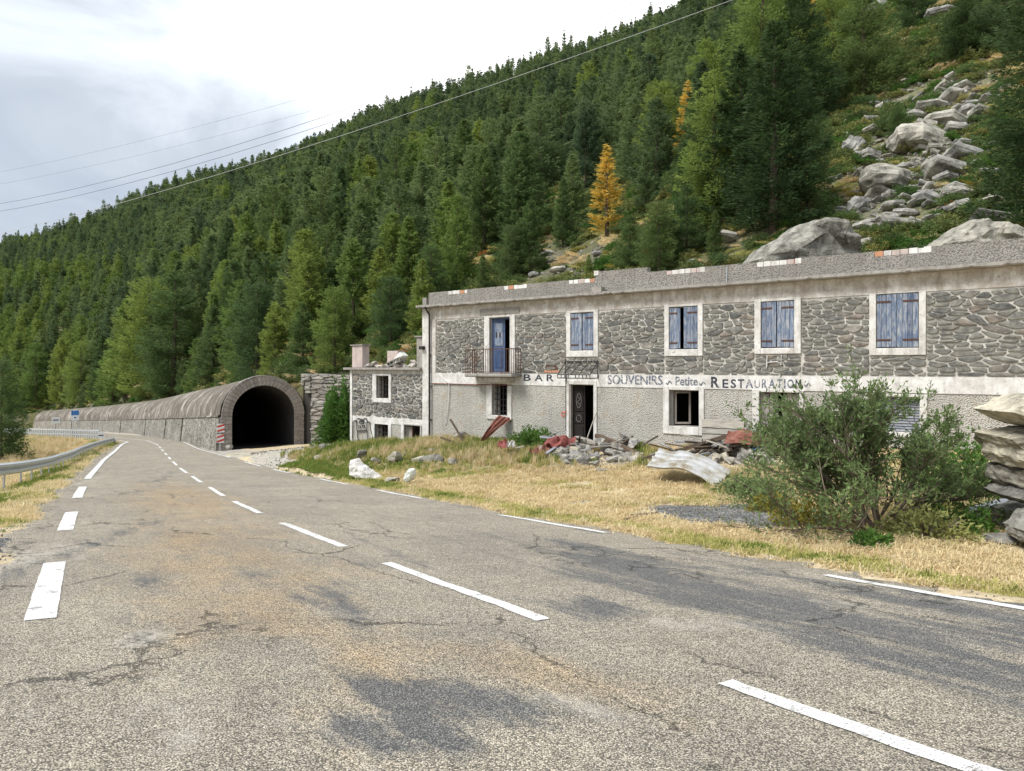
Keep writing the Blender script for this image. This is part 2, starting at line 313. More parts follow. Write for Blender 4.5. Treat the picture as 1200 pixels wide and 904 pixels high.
def sstep(x): x = np.clip(x, 0, 1); return x*x*(3-2*x)
def _n2(X, Y, s, k=0):
    return (np.sin(X*s*1.3+Y*s*.7+k)+np.sin(X*s*.6-Y*s*1.5+2.1*k+1)+np.sin(X*s*2.3+Y*s*1.9+k*3+2)*.5)/2.5
def ground(X, Y):
    """height of verge, yard and the land below the road (numpy)"""
    X = np.asarray(X, float); Y = np.asarray(Y, float)
    zr = -RD(Y); v = X*dF.x+Y*dF.y; u = X*nF.x+Y*nF.y
    d = X-AR(Y); e = np.maximum((UF-u)/nF.x, 0.01)
    far = sstep((v-52)/20)
    w = np.where(d > 0, d/(d+e), 0)
    zb = np.interp(v, ZB_v, ZB_z); zb = zb*(1-far)+(zr+.1)*far
    zy = zr*(1-w)+zb*w
    bank = np.exp(-((v-22)/6.0)**2)*np.exp(-(((u-19.2)/2.2))**2)*.42*(u < UF+.5)    # grassy bank before the small house
    rough = .05*_n2(X, Y, 1.1)+.025*_n2(X, Y, 4.3, 1)
    z = np.where(d > 0, zy+bank+rough*np.clip(d/1.5, 0, 1)*1.0, zr)
    dl = AL(Y)-X
    drop = .05*np.clip(dl, 0, 1.2)+.20*np.clip(dl-.6, 0, 2)+.02*np.clip(dl-2.6, 0, 12)+.30*np.clip(dl-14, 0, 300)
    drop = np.where(Y > 55, drop*np.clip(1-(Y-55)/35, .22, 1), drop)
    drop = np.where(Y < 16, drop*np.clip((Y-4)/12, .25, 1), drop)
    z = np.where(dl > 0, zr-drop+rough*np.clip(dl-.6, 0, 2)/2*1.3, z)
    inside = (d < .02) & (dl < .02)
    z = np.where(inside, zr-.07*np.clip(np.minimum(-d, -dl)/.35, 0, 1)-.012, z)
    return np.maximum(z, -60)+EYE
def gz(x, y): return float(ground(x, y))

# gallery axis: foot of its outer wall
G0 = [((257-CX)/F*60, 60.), ((230-CX)/F*72, 72.), ((200-CX)/F*88, 88.), ((160-CX)/F*125, 125.), ((120-CX)/F*158, 158.), ((96-CX)/F*184, 184.), ((40-CX)/F*250, 250.)]
def catmull(P, n):
    P = [Vector((*p, 0)[:3]) for p in P]; P = [P[0]*2-P[1]]+P+[P[-1]*2-P[-2]]; out = []
    for i in range(1, len(P)-2):
        for k in range(n):
            t = k/n; a, b, c, d = P[i-1:i+3]
            out.append(.5*((2*b)+(c-a)*t+(2*a-5*b+4*c-d)*t*t+(3*b-a-3*c+d)*t**3))
    out.append(P[-2]); return out
GP = catmull(G0, 24)
GN = []
for i in range(len(GP)):
    t = (GP[min(i+1, len(GP)-1)]-GP[max(i-1, 0)]).normalized(); GN.append(Vector((t.y, -t.x, 0)))   # to the uphill side
GL = [0.]
for i in range(1, len(GP)): GL.append(GL[-1]+(GP[i]-GP[i-1]).length)
def gfloor(p): return -float(RD(p.y))-(-6.6+6.75)*0+EYE-.02
HALF = 3.55
ridge_pts = [(p+n*(2*HALF-.2)) for p, n in zip(GP, GN)]

# ------------------------------------------------------------------ the mountainside, by bearing s = X/Y: foot, middle, ridge
def sx(px): return (px-CX)/F
hs, hZ0, hz0 = [], [], []
rr = [(p.x/p.y, p.y, gfloor(p)-EYE+4.9) for p in ridge_pts]; rr.sort()
hs += [sx(-700)]; hZ0 += [330]; hz0 += [-19]
for a in rr[::6]: hs.append(a[0]); hZ0.append(a[1]); hz0.append(a[2])
for px, Z0, z0 in ((357, 64.6, -.95), (385, 63.2, -.95), (410, 62, -.85), (450, 52, -.4), (520, 42, .2), (600, 37.9, .6), (800, 31.5, 1.0), (1000, 27.5, 1.2), (1200, 24.2, 1.5), (1600, 20, 1.8), (2600, 16, 2)):
    hs.append(sx(px)); hZ0.append(Z0); hz0.append(z0)
o_ = np.argsort(hs); hs = np.array(hs)[o_]; hZ0 = np.array(hZ0)[o_]; hz0 = np.array(hz0)[o_]
rt = [(-700, 900, 480), (-400, 800, 420), (-100, 730, 325), (0, 700, 299), (100, 680, 268), (200, 650, 227), (330, 610, 194), (425, 570, 151), (484, 540, 128), (543, 520, 109), (631, 490, 80), (694, 470, 66), (766, 450, 43), (850, 430, 20), (920, 330, -30), (1000, 250, -90), (1200, 220, -260), (1600, 200, -420), (2600, 190, -900)]
mt = [(-700, 600, 455), (0, 400, 360), (200, 330, 290), (400, 280, 215), (600, 240, 205), (700, 190, 165), (800, 140, 105), (900, 95, 70), (1000, 62, 120), (1100, 50, 135), (1200, 46, 120), (2600, 40, 0)]
h1s = np.array([sx(a[0]) for a in rt]); h1Z = np.array([a[1] for a in rt], float); h1z = np.array([(HY-a[2])/F*a[1] for a in rt])
hms = np.array([sx(a[0]) for a in mt]); hmZ = np.array([a[1] for a in mt], float); hmz = np.array([(HY-a[2])/F*a[1] for a in mt])
def hill(X, Y):
    X = np.asarray(X, float); Y = np.maximum(np.asarray(Y, float), .5); s = X/Y
    Z0, z0 = np.interp(s, hs, hZ0), np.interp(s, hs, hz0); Zm, zm = np.interp(s, hms, hmZ), np.interp(s, hms, hmz)
    Z1, z1 = np.interp(s, h1s, h1Z), np.interp(s, h1s, h1z)
    za = z0+(zm-z0)*(Y-Z0)/(Zm-Z0); zb = zm+(z1-zm)*(Y-Zm)/(Z1-Zm); zc = z1-(Y-Z1)*.25
    z = np.where(Y < Zm, za, np.where(Y < Z1, zb, zc))
    k = np.clip((Y-Z0)/25, 0, 1)
    return z+k*(.9*_n2(X, Y, .09)+.35*_n2(X, Y, .35, 2)+.12*_n2(X, Y, 1.1, 4))*np.clip(Y/80, .4, 3)+EYE
def hz(x, y): return float(hill(x, y))
def hillhit(px, py, Zmin=None):
    """point where the line of sight through an image point meets the mountainside"""
    s = sx(px); t = (HY-py)/F; Z0 = float(np.interp(s, hs, hZ0)); Z = np.linspace(Z0+.2, 900, 6000)
    d = hill(s*Z, Z)-EYE-t*Z; k = int(np.argmax(d > 0)); return (float(s*Z[k]), float(Z[k]), float(hill(s*Z[k], Z[k])))
def groundhit(px, py):
    s = sx(px); t = (HY-py)/F; Z = np.linspace(1, 150, 6000); d = ground(s*Z, Z)-EYE-t*Z; k = int(np.argmax(d > 0)); return (float(s*Z[k]), float(Z[k]), float(ground(s*Z[k], Z[k])))

# ------------------------------------------------------------------ sheets
def gridmesh(name, XX, YY, ZZ, attrs=None, smooth=True):
    nr, nc = XX.shape; V = np.stack([XX, YY, ZZ], -1).reshape(-1, 3)
    i = np.arange(nr*nc).reshape(nr, nc); q = np.stack([i[:-1, :-1], i[:-1, 1:], i[1:, 1:], i[1:, :-1]], -1).reshape(-1, 4)
    me = bpy.data.meshes.new(name); me.vertices.add(len(V)); me.vertices.foreach_set('co', V.ravel()); me.loops.add(q.size); me.loops.foreach_set('vertex_index', q.ravel())
    me.polygons.add(len(q)); me.polygons.foreach_set('loop_start', np.arange(0, q.size, 4)); me.update(calc_edges=True)
    me.polygons.foreach_set('use_smooth', np.full(len(q), smooth))
    for k, a in (attrs or {}).items():
        at = me.attributes.new(k, 'FLOAT', 'POINT'); at.data.foreach_set('value', np.asarray(a, np.float32).ravel())
    return me
def ell(X, Y, px, py, a, b, rot, soft=.5, on=None):
    """soft ellipse round the ground point seen at (px, py): half axes a along rot, b across"""
    x0, y0, _ = groundhit(px, py); c, s_ = math.cos(rot), math.sin(rot); dx, dy = X-x0, Y-y0
    r = np.sqrt(((dx*c+dy*s_)/a)**2+((-dx*s_+dy*c)/b)**2); return np.clip(1-(r-1)/soft*.5, 0, 1)*np.clip(1.5-r*.5, 0, 1) if False else np.clip((1+soft-r)/(2*soft), 0, 1)
# terrain: one sheet round the camera reaching the horizon (yard, verges, land below the road, meadow beyond)
th = np.concatenate([np.radians(np.linspace(-180, -50, 60, endpoint=False)), np.radians(np.linspace(-50, 50, 520, endpoint=False)), np.radians(np.linspace(50, 180, 61))])
rad = np.concatenate([[.3], np.geomspace(1.2, 40, 190), np.geomspace(41, 300, 110), np.geomspace(320, 4000, 18)])
TH, RR = np.meshgrid(th, rad); XX = RR*np.sin(TH); YY = RR*np.cos(TH)
ZZ = ground(XX, np.clip(YY, -60, 400)); back = sstep((RR-400)/800); ZZ = ZZ*(1-back)+(-70)*back
under = (XX*nF.x+YY*nF.y > UF+1.2) & (XX > -60); ZZ = np.where(under, np.minimum(ZZ, ZZ-.3), ZZ)
gravel = np.maximum.reduce([ell(XX, YY, 858, 602, 1.35, 1.6, R(0), .3)*1.0, ell(XX, YY, 795, 596, .7, .9, R(0), .5)*.8, ell(XX, YY, 925, 616, .9, .6, R(-5), .5)*.9, ell(XX, YY, 675, 590, .4, .25, 0, .6)*.8, ell(XX, YY, 720, 600, .5, .15, 0, .6)*.7,
                            ell(XX, YY, 12, 640, 1.9, .8, R(70), .5)*1.0, ell(XX, YY, 60, 592, 2.2, .4, R(60), .5)*.8])
strip = np.clip(1-np.abs(XX-AR(YY)-.12)/.3, 0, 1)*(YY < 60); gravel = np.maximum(gravel, strip*.45)
strip = np.clip(1-np.abs(XX-AL(YY)+.2)/.4, 0, 1)*(YY < 80); gravel = np.maximum(gravel, strip*.5)
green = np.maximum.reduce([np.clip(1-np.abs(XX-AR(YY)-.55)/.6, 0, 1)*(.6+.5*_n2(XX, YY, .9)), ell(XX, YY, 480, 512, 5, 2.6, R(-39), .5), ell(XX, YY, 560, 540, 3, 1.6, R(-39), .5)*.7, ell(XX, YY, 60, 570, 10, 1.2, R(60), .6)*.8, ell(XX, YY, 640, 520, 3, .8, R(-39), .5)*.5, ell(XX, YY, 870, 600, 2, .3, 0, .5)*.4])
palegr = np.maximum.reduce([ell(XX, YY, 330, 532, 5.0, 2.6, R(-25), .5), ell(XX, YY, 300, 527, 4, 2.5, 0, .6), ell(XX, YY, 100, 545, 10, .5, R(63), .6)*.8, (np.clip(1-np.abs(XX-AR(YY)-1.6)/2.4, 0, 1)*1.6*(YY > 50)), (np.clip(1-np.abs(XX-AL(YY)+.5)/1.2, 0, 1)*(YY > 50))*.6])
M = Mat('yard_ground', .98)
at = M.n('ShaderNodeAttribute', attribute_name='gravel').outputs['Fac']; ag = M.n('ShaderNodeAttribute', attribute_name='green').outputs['Fac']
f = M.noise(1.3, 7, .7); g = M.noise(9, 6, .75); h = M.noise(45, 3, .7)
c = M.ramp(g, [(.3, (.33, .26, .16)), (.48, (.52, .42, .27)), (.62, (.64, .54, .37)), (.8, (.70, .62, .48))])
c = M.mix(M.mr(f, .5, .66, 0, .45), c, (.33, .27, .17))
c = M.mix(M.mr(M.math('ADD', ag, M.math('MULTIPLY', M.math('SUBTRACT', g, .5), 1.6)), .35, .75, 0, .85), c, (.17, .19, .06))
gv = M.n('ShaderNodeTexVoronoi'); gv.inputs['Scale'].default_value = 42; M.l(M.coord, gv.inputs['Vector'])
sp = M.n('ShaderNodeSeparateColor'); M.l(gv.outputs['Color'], sp.inputs[0])
gc = M.ramp(sp.outputs[0], [(0, (.05, .055, .06)), (.55, (.10, .105, .11)), (.85, (.2, .2, .2)), (1, (.45, .45, .43))])
gc = M.mix(M.mr(M.noise(2.6, 6, .7), .48, .62, 0, .6), gc, (.36, .34, .3))
ap = M.n('ShaderNodeAttribute', attribute_name='palegr').outputs['Fac']
c = M.mix(M.mr(M.math('ADD', ap, M.math('MULTIPLY', M.math('SUBTRACT', M.noise(1.6, 6, .72), .5), 1.7)), .4, .6, 0, .85), c, M.ramp(sp.outputs[0], [(0, (.2, .19, .17)), (.5, (.36, .34, .3)), (1, (.56, .54, .48))]))
mask = M.mr(M.math('ADD', at, M.math('MULTIPLY', M.math('SUBTRACT', M.noise(2.6, 6, .72), .5), 1.9)), .46, .56)
c = M.mix(mask, c, gc); M.color(c); M.bump(g, .7, .05); M.bump(gv.outputs['Distance'], .5, .015)
o = link('ground', gridmesh('ground', XX, YY, ZZ, {'gravel': gravel, 'green': green, 'palegr': palegr}), 'yard_ground'); tag(o, kind='structure')

# mountainside sheet, from the back of gallery, wall and building to beyond the ridge
s_ = np.concatenate([np.linspace(sx(-700), sx(-60), 60, endpoint=False), np.linspace(sx(-60), sx(1250), 520, endpoint=False), np.linspace(sx(1250), sx(2600), 60)])
t_ = np.concatenate([np.linspace(0, 1, 330)**1.7, [1.12, 1.4, 2.2]])
Sg, Tg = np.meshgrid(s_, t_); Z0g = np.interp(Sg, hs, hZ0); Z1g = np.interp(Sg, h1s, h1Z); Yg = Z0g+(Z1g-Z0g)*Tg; Xg = Sg*Yg; Zg = hill(Xg, Yg)
Yk = np.interp(s_, hs, hZ0); skirt = ground(s_*Yk, np.clip(Yk, 0, 400))-4
Xg = np.vstack([s_*(Yk+.02), Xg]); Yg = np.vstack([Yk+.02, Yg]); Zg = np.vstack([np.minimum(skirt, Zg[0]-1), Zg])
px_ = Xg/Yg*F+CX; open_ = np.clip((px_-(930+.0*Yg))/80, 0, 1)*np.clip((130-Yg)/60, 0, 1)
M = Mat('mountain_ground', .98); ao = M.n('ShaderNodeAttribute', attribute_name='open').outputs['Fac']
f = M.noise(.16, 7, .66); g = M.noise(1.1, 7, .72); h = M.noise(5, 6, .75)
c = M.ramp(g, [(.3, (.075, .085, .035)), (.44, (.13, .15, .055)), (.56, (.24, .22, .09)), (.7, (.40, .30, .13))])
c = M.mix(M.mr(f, .48, .6, 0, .7), c, M.ramp(h, [(.35, (.17, .15, .12)), (.6, (.33, .31, .27))]))
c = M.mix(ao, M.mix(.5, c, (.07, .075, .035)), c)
c = M.mix(M.mr(h, .3, .5, .55, 0), c, (.05, .055, .025)); M.color(c); M.bump(g, 1, .35); M.bump(h, .8, .08)
o = link('mountainside', gridmesh('mountainside', Xg, Yg, Zg, {'open': open_}), 'mountain_ground'); tag(o, kind='structure')

# ------------------------------------------------------------------ road
ys = np.concatenate([np.arange(-30, 2, 1.0), np.arange(2, 16, .10), np.arange(16, 40, .25), np.arange(40, 215, 1.0)])
ts = np.linspace(0, 1, 111); YR = np.repeat(ys[:, None], 111, 1); A, B = AL(ys)[:, None], AR(ys)[:, None]
jit = (.05*np.sin(ys*9.1)+.05*np.sin(ys*17.3+1)+.03*np.sin(ys*31))[:, None]
XX = (A+jit)+(B-A+jit*.7)*ts[None, :]
def roadz(X, Y): return -RD(Y)+EYE+.006*_n2(X, Y, 1.9, 3)+.004*_n2(X, Y, 5.1, 5)
ZZ = roadz(XX, YR); edge = np.minimum(ts, 1-ts)[None, :]*(B-A); ZZ = ZZ-.05*np.clip(1-edge/.12, 0, 1)**2
lane = R(121)
def E(*a, **k): return ell(XX, YR, *a, **k)
rd_ = R(121)
tar = np.maximum.reduce([E(690, 652, .9, .30, rd_, soft=.7), E(735, 668, 1.2, .5, rd_, soft=.7), E(830, 700, 3.0, .5, rd_, soft=.8), E(960, 748, 3.0, .40, rd_, soft=.8), E(1120, 800, 2.4, .35, rd_, soft=.8), E(1090, 720, 3.0, .25, rd_, soft=.8), E(1180, 800, 2.4, .3, rd_, soft=.8), E(700, 722, .55, .3, R(140), soft=.7)*.9, E(950, 690, 2.6, .16, R(140), soft=.8)*.9,
    E(520, 842, .55, .33, R(150), soft=.5)*1.05, E(460, 878, .5, .25, R(150), soft=.5), E(395, 712, 1.6, .18, R(121), soft=.9)*.65, E(170, 700, 1.8, .12, R(112), soft=.9)*.6, E(120, 640, 3.0, .22, R(100), soft=.9)*.7, E(185, 565, 5, .45, R(110), soft=.9)*.55, E(550, 600, 5, .3, rd_, soft=.9)*.5, E(300, 690, 1.8, .2, rd_, soft=.9)*.45, E(600, 640, 3, .18, rd_, soft=.9)*.5, E(470, 660, 3, .2, rd_, soft=.9)*.45, E(1180, 760, 2, .4, R(145), soft=.8)*.8])
tan_ = np.maximum.reduce([E(215, 590, 9, 1.3, R(119), soft=.6), E(250, 650, 5.2, 1.1, R(118), soft=.7), E(300, 720, 1.6, .6, R(118), soft=.7), E(560, 790, 1.2, .5, R(150), soft=.7)*.8, E(200, 590, 8, .9, R(118), soft=.6)*.7, E(430, 800, .9, .3, R(130), soft=.7)*.8])
pale = np.maximum.reduce([E(160, 850, 1.6, .7, R(130), soft=.9)*.55, E(165, 763, .28, .18, R(120), soft=.4)*1.2, E(800, 745, .35, .2, R(150), soft=.5), E(690, 850, .4, .15, R(150), soft=.6), E(90, 570, 4, .25, R(110), soft=.8), E(1000, 720, 2.5, .12, R(150), soft=.8)*.8, E(860, 745, .5, .12, R(150), soft=.7), E(30, 660, 2, .5, R(100), soft=.7)*.9])
patch = np.maximum.reduce([E(520, 848, .60, .35, R(150), soft=.3), E(460, 882, .4, .2, R(150), soft=.3)])
M = Mat('asphalt', .92)
A_ = lambda k: M.n('ShaderNodeAttribute', attribute_name=k).outputs['Fac']
RV = M.map((1, .17, 1), M.map(rot=(0, 0, R(-33))))           # road-wise coordinates: x across, y along (squeezed), so wear runs with the traffic
def nz2(sc_): return M.math('ADD', M.math('MULTIPLY', M.noise(sc_, 8, .74), .45), M.math('MULTIPLY', M.noise(sc_*1.3, 8, .74, RV), .55))
def brk(a, sc, amp, lo, hi, top=1.): return M.mr(M.math('ADD', a, M.math('MULTIPLY', M.math('SUBTRACT', nz2(sc), .5), amp)), lo, hi, 0, top)
gv = M.n('ShaderNodeTexVoronoi'); gv.inputs['Scale'].default_value = 105; M.l(M.coord, gv.inputs['Vector'])
sp = M.n('ShaderNodeSeparateColor'); M.l(gv.outputs['Color'], sp.inputs[0])
big = M.noise(.55, 6, .65); mid = nz2(3.2); grit = M.noise(23, 5, .75)
st = M.ramp(sp.outputs[0], [(0, (.17, .16, .14)), (.25, (.41, .38, .32)), (.6, (.57, .53, .455)), (.9, (.70, .655, .57)), (1, (.88, .84, .76))])
c = M.mix(M.mr(gv.outputs['Distance'], .40, .66), st, (.13, .125, .115))
c = M.mix(M.mr(grit, .36, .62, .55, 0), c, M.mix(1, c, (.48, .47, .46), 'MULTIPLY'))
c = M.mix(M.mr(big, .35, .65), M.mix(1, c, (.95, .91, .85), 'MULTIPLY'), M.mix(1, c, (1.22, 1.16, 1.05), 'MULTIPLY'))
c = M.mix(M.mr(mid, .40, .60, .5, 0), c, M.mix(1, c, (.60, .595, .59), 'MULTIPLY'))
c = M.mix(brk(A_('tan'), 1.6, 4.0, .30, 1.3, .8), c, M.mix(1, c, (1.12, .93, .70), 'MULTIPLY'))
c = M.mix(brk(A_('pale'), 2.4, 4.5, .5, 1.4, .5), c, (.52, .49, .43))
tarc = M.mix(M.mr(sp.outputs[1], .25, .95), (.06, .064, .07), M.mix(M.mr(gv.outputs['Distance'], .3, .6), (.33, .33, .31), (.07, .072, .076)))
tn = M.math('ADD', M.math('MULTIPLY', M.noise(2.4, 8, .76, RV), .8), M.math('MULTIPLY', M.noise(9, 6, .75), .2)); c = M.mix(M.mr(M.math('ADD', A_('tar'), M.math('MULTIPLY', M.math('SUBTRACT', tn, .5), 4.6)), .36, .88, 0, .84), c, tarc)
# cracks
wv = M.n('ShaderNodeVectorMath', operation='ADD'); M.l(M.coord, wv.inputs[0]); nn = M.n('ShaderNodeTexNoise'); nn.inputs['Scale'].default_value = 2.2; nn.inputs['Detail'].default_value = 7; nn.inputs['Roughness'].default_value = .7; M.l(M.coord, nn.inputs['Vector'])
sc_ = M.n('ShaderNodeVectorMath', operation='SCALE'); sc_.inputs['Scale'].default_value = .55; M.l(nn.outputs['Color'], sc_.inputs[0]); M.l(sc_.outputs[0], wv.inputs[1])
cv = M.vor(.8, 'DISTANCE_TO_EDGE', M.map((1, .4, 1), M.map(rot=(0, 0, R(-33)), src=wv.outputs[0]))); cr = M.math('MULTIPLY', M.mr(cv, .002, .011, 1, 0), M.mr(M.noise(.7, 5, .65), .50, .58))
cv2 = M.vor(2.1, 'DISTANCE_TO_EDGE', wv.outputs[0]); cr2 = M.math('MULTIPLY', M.mr(cv2, .006, .026, 1, 0), M.mr(M.math('ADD', A_('cracked'), M.math('MULTIPLY', M.math('SUBTRACT', M.noise(1.3, 5, .65), .5), 2.0)), .62, .85))
crk = M.math('MAXIMUM', cr, cr2); c = M.mix(M.math('MULTIPLY', crk, .6), c, (.045, .043, .04))
M.color(c); M.bump(gv.outputs['Distance'], .7, .008); M.bump(M.math('SUBTRACT', 1., crk), .8, .02); M.bump(mid, .35, .02); M.bump(grit, .4, .01)
cracked = np.maximum.reduce([np.clip(1-(XX-A)/2.2, 0, 1)*.9*(YR > 8), E(730, 660, 1.6, .5, R(-50), soft=.5)*.8, E(320, 545, 8, 1.0, R(120), soft=.6)*.8, E(900, 690, 4, .3, R(150), soft=.6)*.8])
me = gridmesh('road', XX, YR, ZZ, {'tar': tar, 'tan': tan_, 'pale': pale, 'cracked': cracked}); o = link('road', me, 'asphalt'); tag(o, kind='structure')
# painted lines, sheets lying on the road
M = Mat('road_paint', .7); f = M.noise(6, 8, .78); f2 = M.noise(75, 3, .75)
M.color(M.mix(M.mr(f, .42, .64, 0, .6), (.74, .74, .72), (.50, .48, .45))); M.bump(f2, .4, .004)
tr = M.n('ShaderNodeBsdfTransparent'); mxs = M.n('ShaderNodeMixShader'); M.l(M.math('MULTIPLY', M.mr(f, .58, .64, 1, .15), M.mr(f2, .56, .62, 1, .12)), mxs.inputs[0]); M.l(tr.outputs[0], mxs.inputs[1]); M.l(M.b.outputs[0], mxs.inputs[2]); M.l(mxs.outputs[0], M.out.inputs[0])
def stripe(P, w, name, sub=.09):
    """strip of paint along plan points P, width w"""
    Q = []
    for a, b in zip(P[:-1], P[1:]):
        n = max(1, int(math.dist(a, b)/sub))
        Q += [(a[0]+(b[0]-a[0])*i/n, a[1]+(b[1]-a[1])*i/n) for i in range(n)]
    Q.append(P[-1]); V = []; Fc = []
    for i, q in enumerate(Q):
        a, b = Q[max(i-1, 0)], Q[min(i+1, len(Q)-1)]; t = Vector((b[0]-a[0], b[1]-a[1], 0)).normalized(); nn_ = Vector((t.y, -t.x, 0))
        for k in (-.5, .5):
            k += (.05 if w < .15 else .022)*mnoise.noise(Vector((q[0]*9, q[1]*9, k*7)))+(.07 if w < .15 else .022)*mnoise.noise(Vector((q[0]*31, q[1]*31, k*7))); x, y = q[0]+nn_.x*w*k, q[1]+nn_.y*w*k; V.append((x, y, float(roadz(x, y))+.007+.0006*max(0, y-10)))
        if i: Fc.append((2*i-2, 2*i-1, 2*i+1, 2*i))
    o = link(name, mesh(name, V, Fc), 'road_paint'); tag(o, kind='structure'); return o
def onC(py, fn, off=0): Y = Yof(py); return (float(fn(Y))+off, Y)
def along(fn, y0, y1, n=24): return [(float(fn(y)), float(y)) for y in np.linspace(y0, y1, n)]
for a, b in ((1000, 800), (727, 660), (641, 613), (602, 588), (582, 571.5), (566, 558.8), (555, 549), (546, 541.5), (539, 536), (534, 531.5), (529.5, 527.5), (526, 524)):
    ya, yb = (Yof(a) if a < 905 else .4), Yof(b); stripe(along(XC, ya, yb, 8), .13, 'centre_line_dash')
stripe(along(XC, 66, 100, 20), .13, 'centre_line')
for a, b in ((727, 660), (622, 600.5), (584, 571)): stripe(along(XL, Yof(a), Yof(b), 4), .22, 'edge_line_dash')
stripe(along(XL, -4, 2.2, 4), .22, 'edge_line_dash'); stripe(along(XL, Yof(562), 100, 40), .22, 'edge_line')
for a, b in ((717, 675), (625, 604), (585, 575), (568.5, 562), (555, 550.5), (547, 542)): stripe(along(XR, Yof(a), Yof(b), 5), .13, 'edge_line_dash')
stripe(along(XR, Yof(537), 128, 40), .14, 'edge_line')
# ------------------------------------------------------------------ stones
def clip_poly(P, a, b, c):
    """keep the part of polygon P where a*x+b*y<=c"""
    out = []; n = len(P)
    for i in range(n):
        p, q = P[i], P[(i+1) % n]; dp, dq = a*p[0]+b*p[1]-c, a*q[0]+b*q[1]-c
        if dp <= 0: out.append(p)
        if (dp < 0 < dq) or (dq < 0 < dp): t = dp/(dp-dq); out.append((p[0]+(q[0]-p[0])*t, p[1]+(q[1]-p[1])*t))
    return out
def area(P): return .5*sum(P[i][0]*P[(i+1) % len(P)][1]-P[(i+1) % len(P)][0]*P[i][1] for i in range(len(P)))
def rubble_cells(x0, x1, z0, z1, w, h, seed, jit=.33, merge=.12):
    """cells of random rubble: Voronoi cells of a jittered brick pattern, in a space stretched so cells are wide"""
    r = random.Random(seed); k = w/h; seeds = []; z = z0-h
    while z < z1+h:
        rh = h*r.uniform(.7, 1.35); x = x0-w*r.random()
        while x < x1+w:
            rw = w*r.choice((.55, .8, .9, 1.1, 1.3, 1.7)); seeds.append(((x+rw/2)/k+r.uniform(-.2, .2)*h, z+rh/2+r.uniform(-jit, jit)*rh)); x += rw
        z += rh
    seeds = [s for s in seeds if r.random() > merge]; cells = []
    S_ = np.array(seeds)
    for i, s in enumerate(seeds):
        if not (x0-w < s[0]*k < x1+w and z0-h < s[1] < z1+h): continue
        d = ((S_-S_[i])**2).sum(1); nb = np.argsort(d)[1:15]; P = [(s[0]-3*h, s[1]-3*h), (s[0]+3*h, s[1]-3*h), (s[0]+3*h, s[1]+3*h), (s[0]-3*h, s[1]+3*h)]
        for j in nb:
            q = seeds[j]; a, b = q[0]-s[0], q[1]-s[1]; P = clip_poly(P, a, b, (q[0]**2+q[1]**2-s[0]**2-s[1]**2)/2)
            if len(P) < 3: break
        if len(P) >= 3: cells.append([(p[0]*k, p[1]) for p in P])
    return cells
def rects_minus(x0, x1, z0, z1, holes):
    """wall zone less its openings, as convex rectangles"""
    xs = sorted({x0, x1, *[min(max(h[i], x0), x1) for h in holes for i in (0, 1)]}); out = []
    for a, b in zip(xs[:-1], xs[1:]):
        if b-a < 1e-4: continue
        m = (a+b)/2; cuts = sorted([(max(h[2], z0), min(h[3], z1)) for h in holes if h[0] < m < h[1] and h[3] > z0 and h[2] < z1]); z = z0
        for c, d in cuts:
            if c-z > .03: out.append((a, b, z, c))
            z = max(z, d)
        if z1-z > .03: out.append((a, b, z, z1))
    return out
def inset(P, g):
    n = len(P); cx = sum(p[0] for p in P)/n; cz = sum(p[1] for p in P)/n; Q = P
    for i in range(n):
        p, q = P[i], P[(i+1) % n]; ex, ez = q[0]-p[0], q[1]-p[1]; l = math.hypot(ex, ez)
        if l < 1e-5: continue
        a, b = ez/l, -ex/l; Q = clip_poly(Q, a, b, a*p[0]+b*p[1]-g)
        if len(Q) < 3: return []
    return Q
def soften(P, r, f=.17):
    """cut the corners of a stone's outline"""
    out = []; n = len(P)
    for i in range(n):
        p, q, t = P[i], P[(i+1) % n], P[(i-1) % n]; fa, fb = f*r.uniform(.5, 1.3), f*r.uniform(.5, 1.3)
        out.append((p[0]+(t[0]-p[0])*fa, p[1]+(t[1]-p[1])*fa)); out.append((p[0]+(q[0]-p[0])*fb, p[1]+(q[1]-p[1])*fb))
    return out
def stone_geo(P, r, proud, depth=.05, ch=.02):
    """one stone: outline P in the wall plane (x, z), front towards -y"""
    P = soften(P, r)
    if len(P) > 14: P = P[::2]
    Q = inset(P, ch); n = len(P)
    cx = sum(p[0] for p in P)/n; cz = sum(p[1] for p in P)/n
    Q = [(cx+(p[0]-cx)*(1-ch*4.5), cz+(p[1]-cz)*(1-ch*4.5)) for p in P]
    V = [(x, depth, z) for x, z in P]+[(x, -proud*.45, z) for x, z in P]+[(x, -proud*r.uniform(.75, 1.2), z) for x, z in Q]+[(cx+r.uniform(-.2, .2)*(P[0][0]-cx), -proud*r.uniform(.9, 1.5), cz)]
    Fc = [(i, (i+1) % n, n+(i+1) % n, n+i) for i in range(n)]+[(n+i, n+(i+1) % n, 2*n+(i+1) % n, 2*n+i) for i in range(n)]+[(2*n+i, 2*n+(i+1) % n, 3*n) for i in range(n)]
    return V, Fc
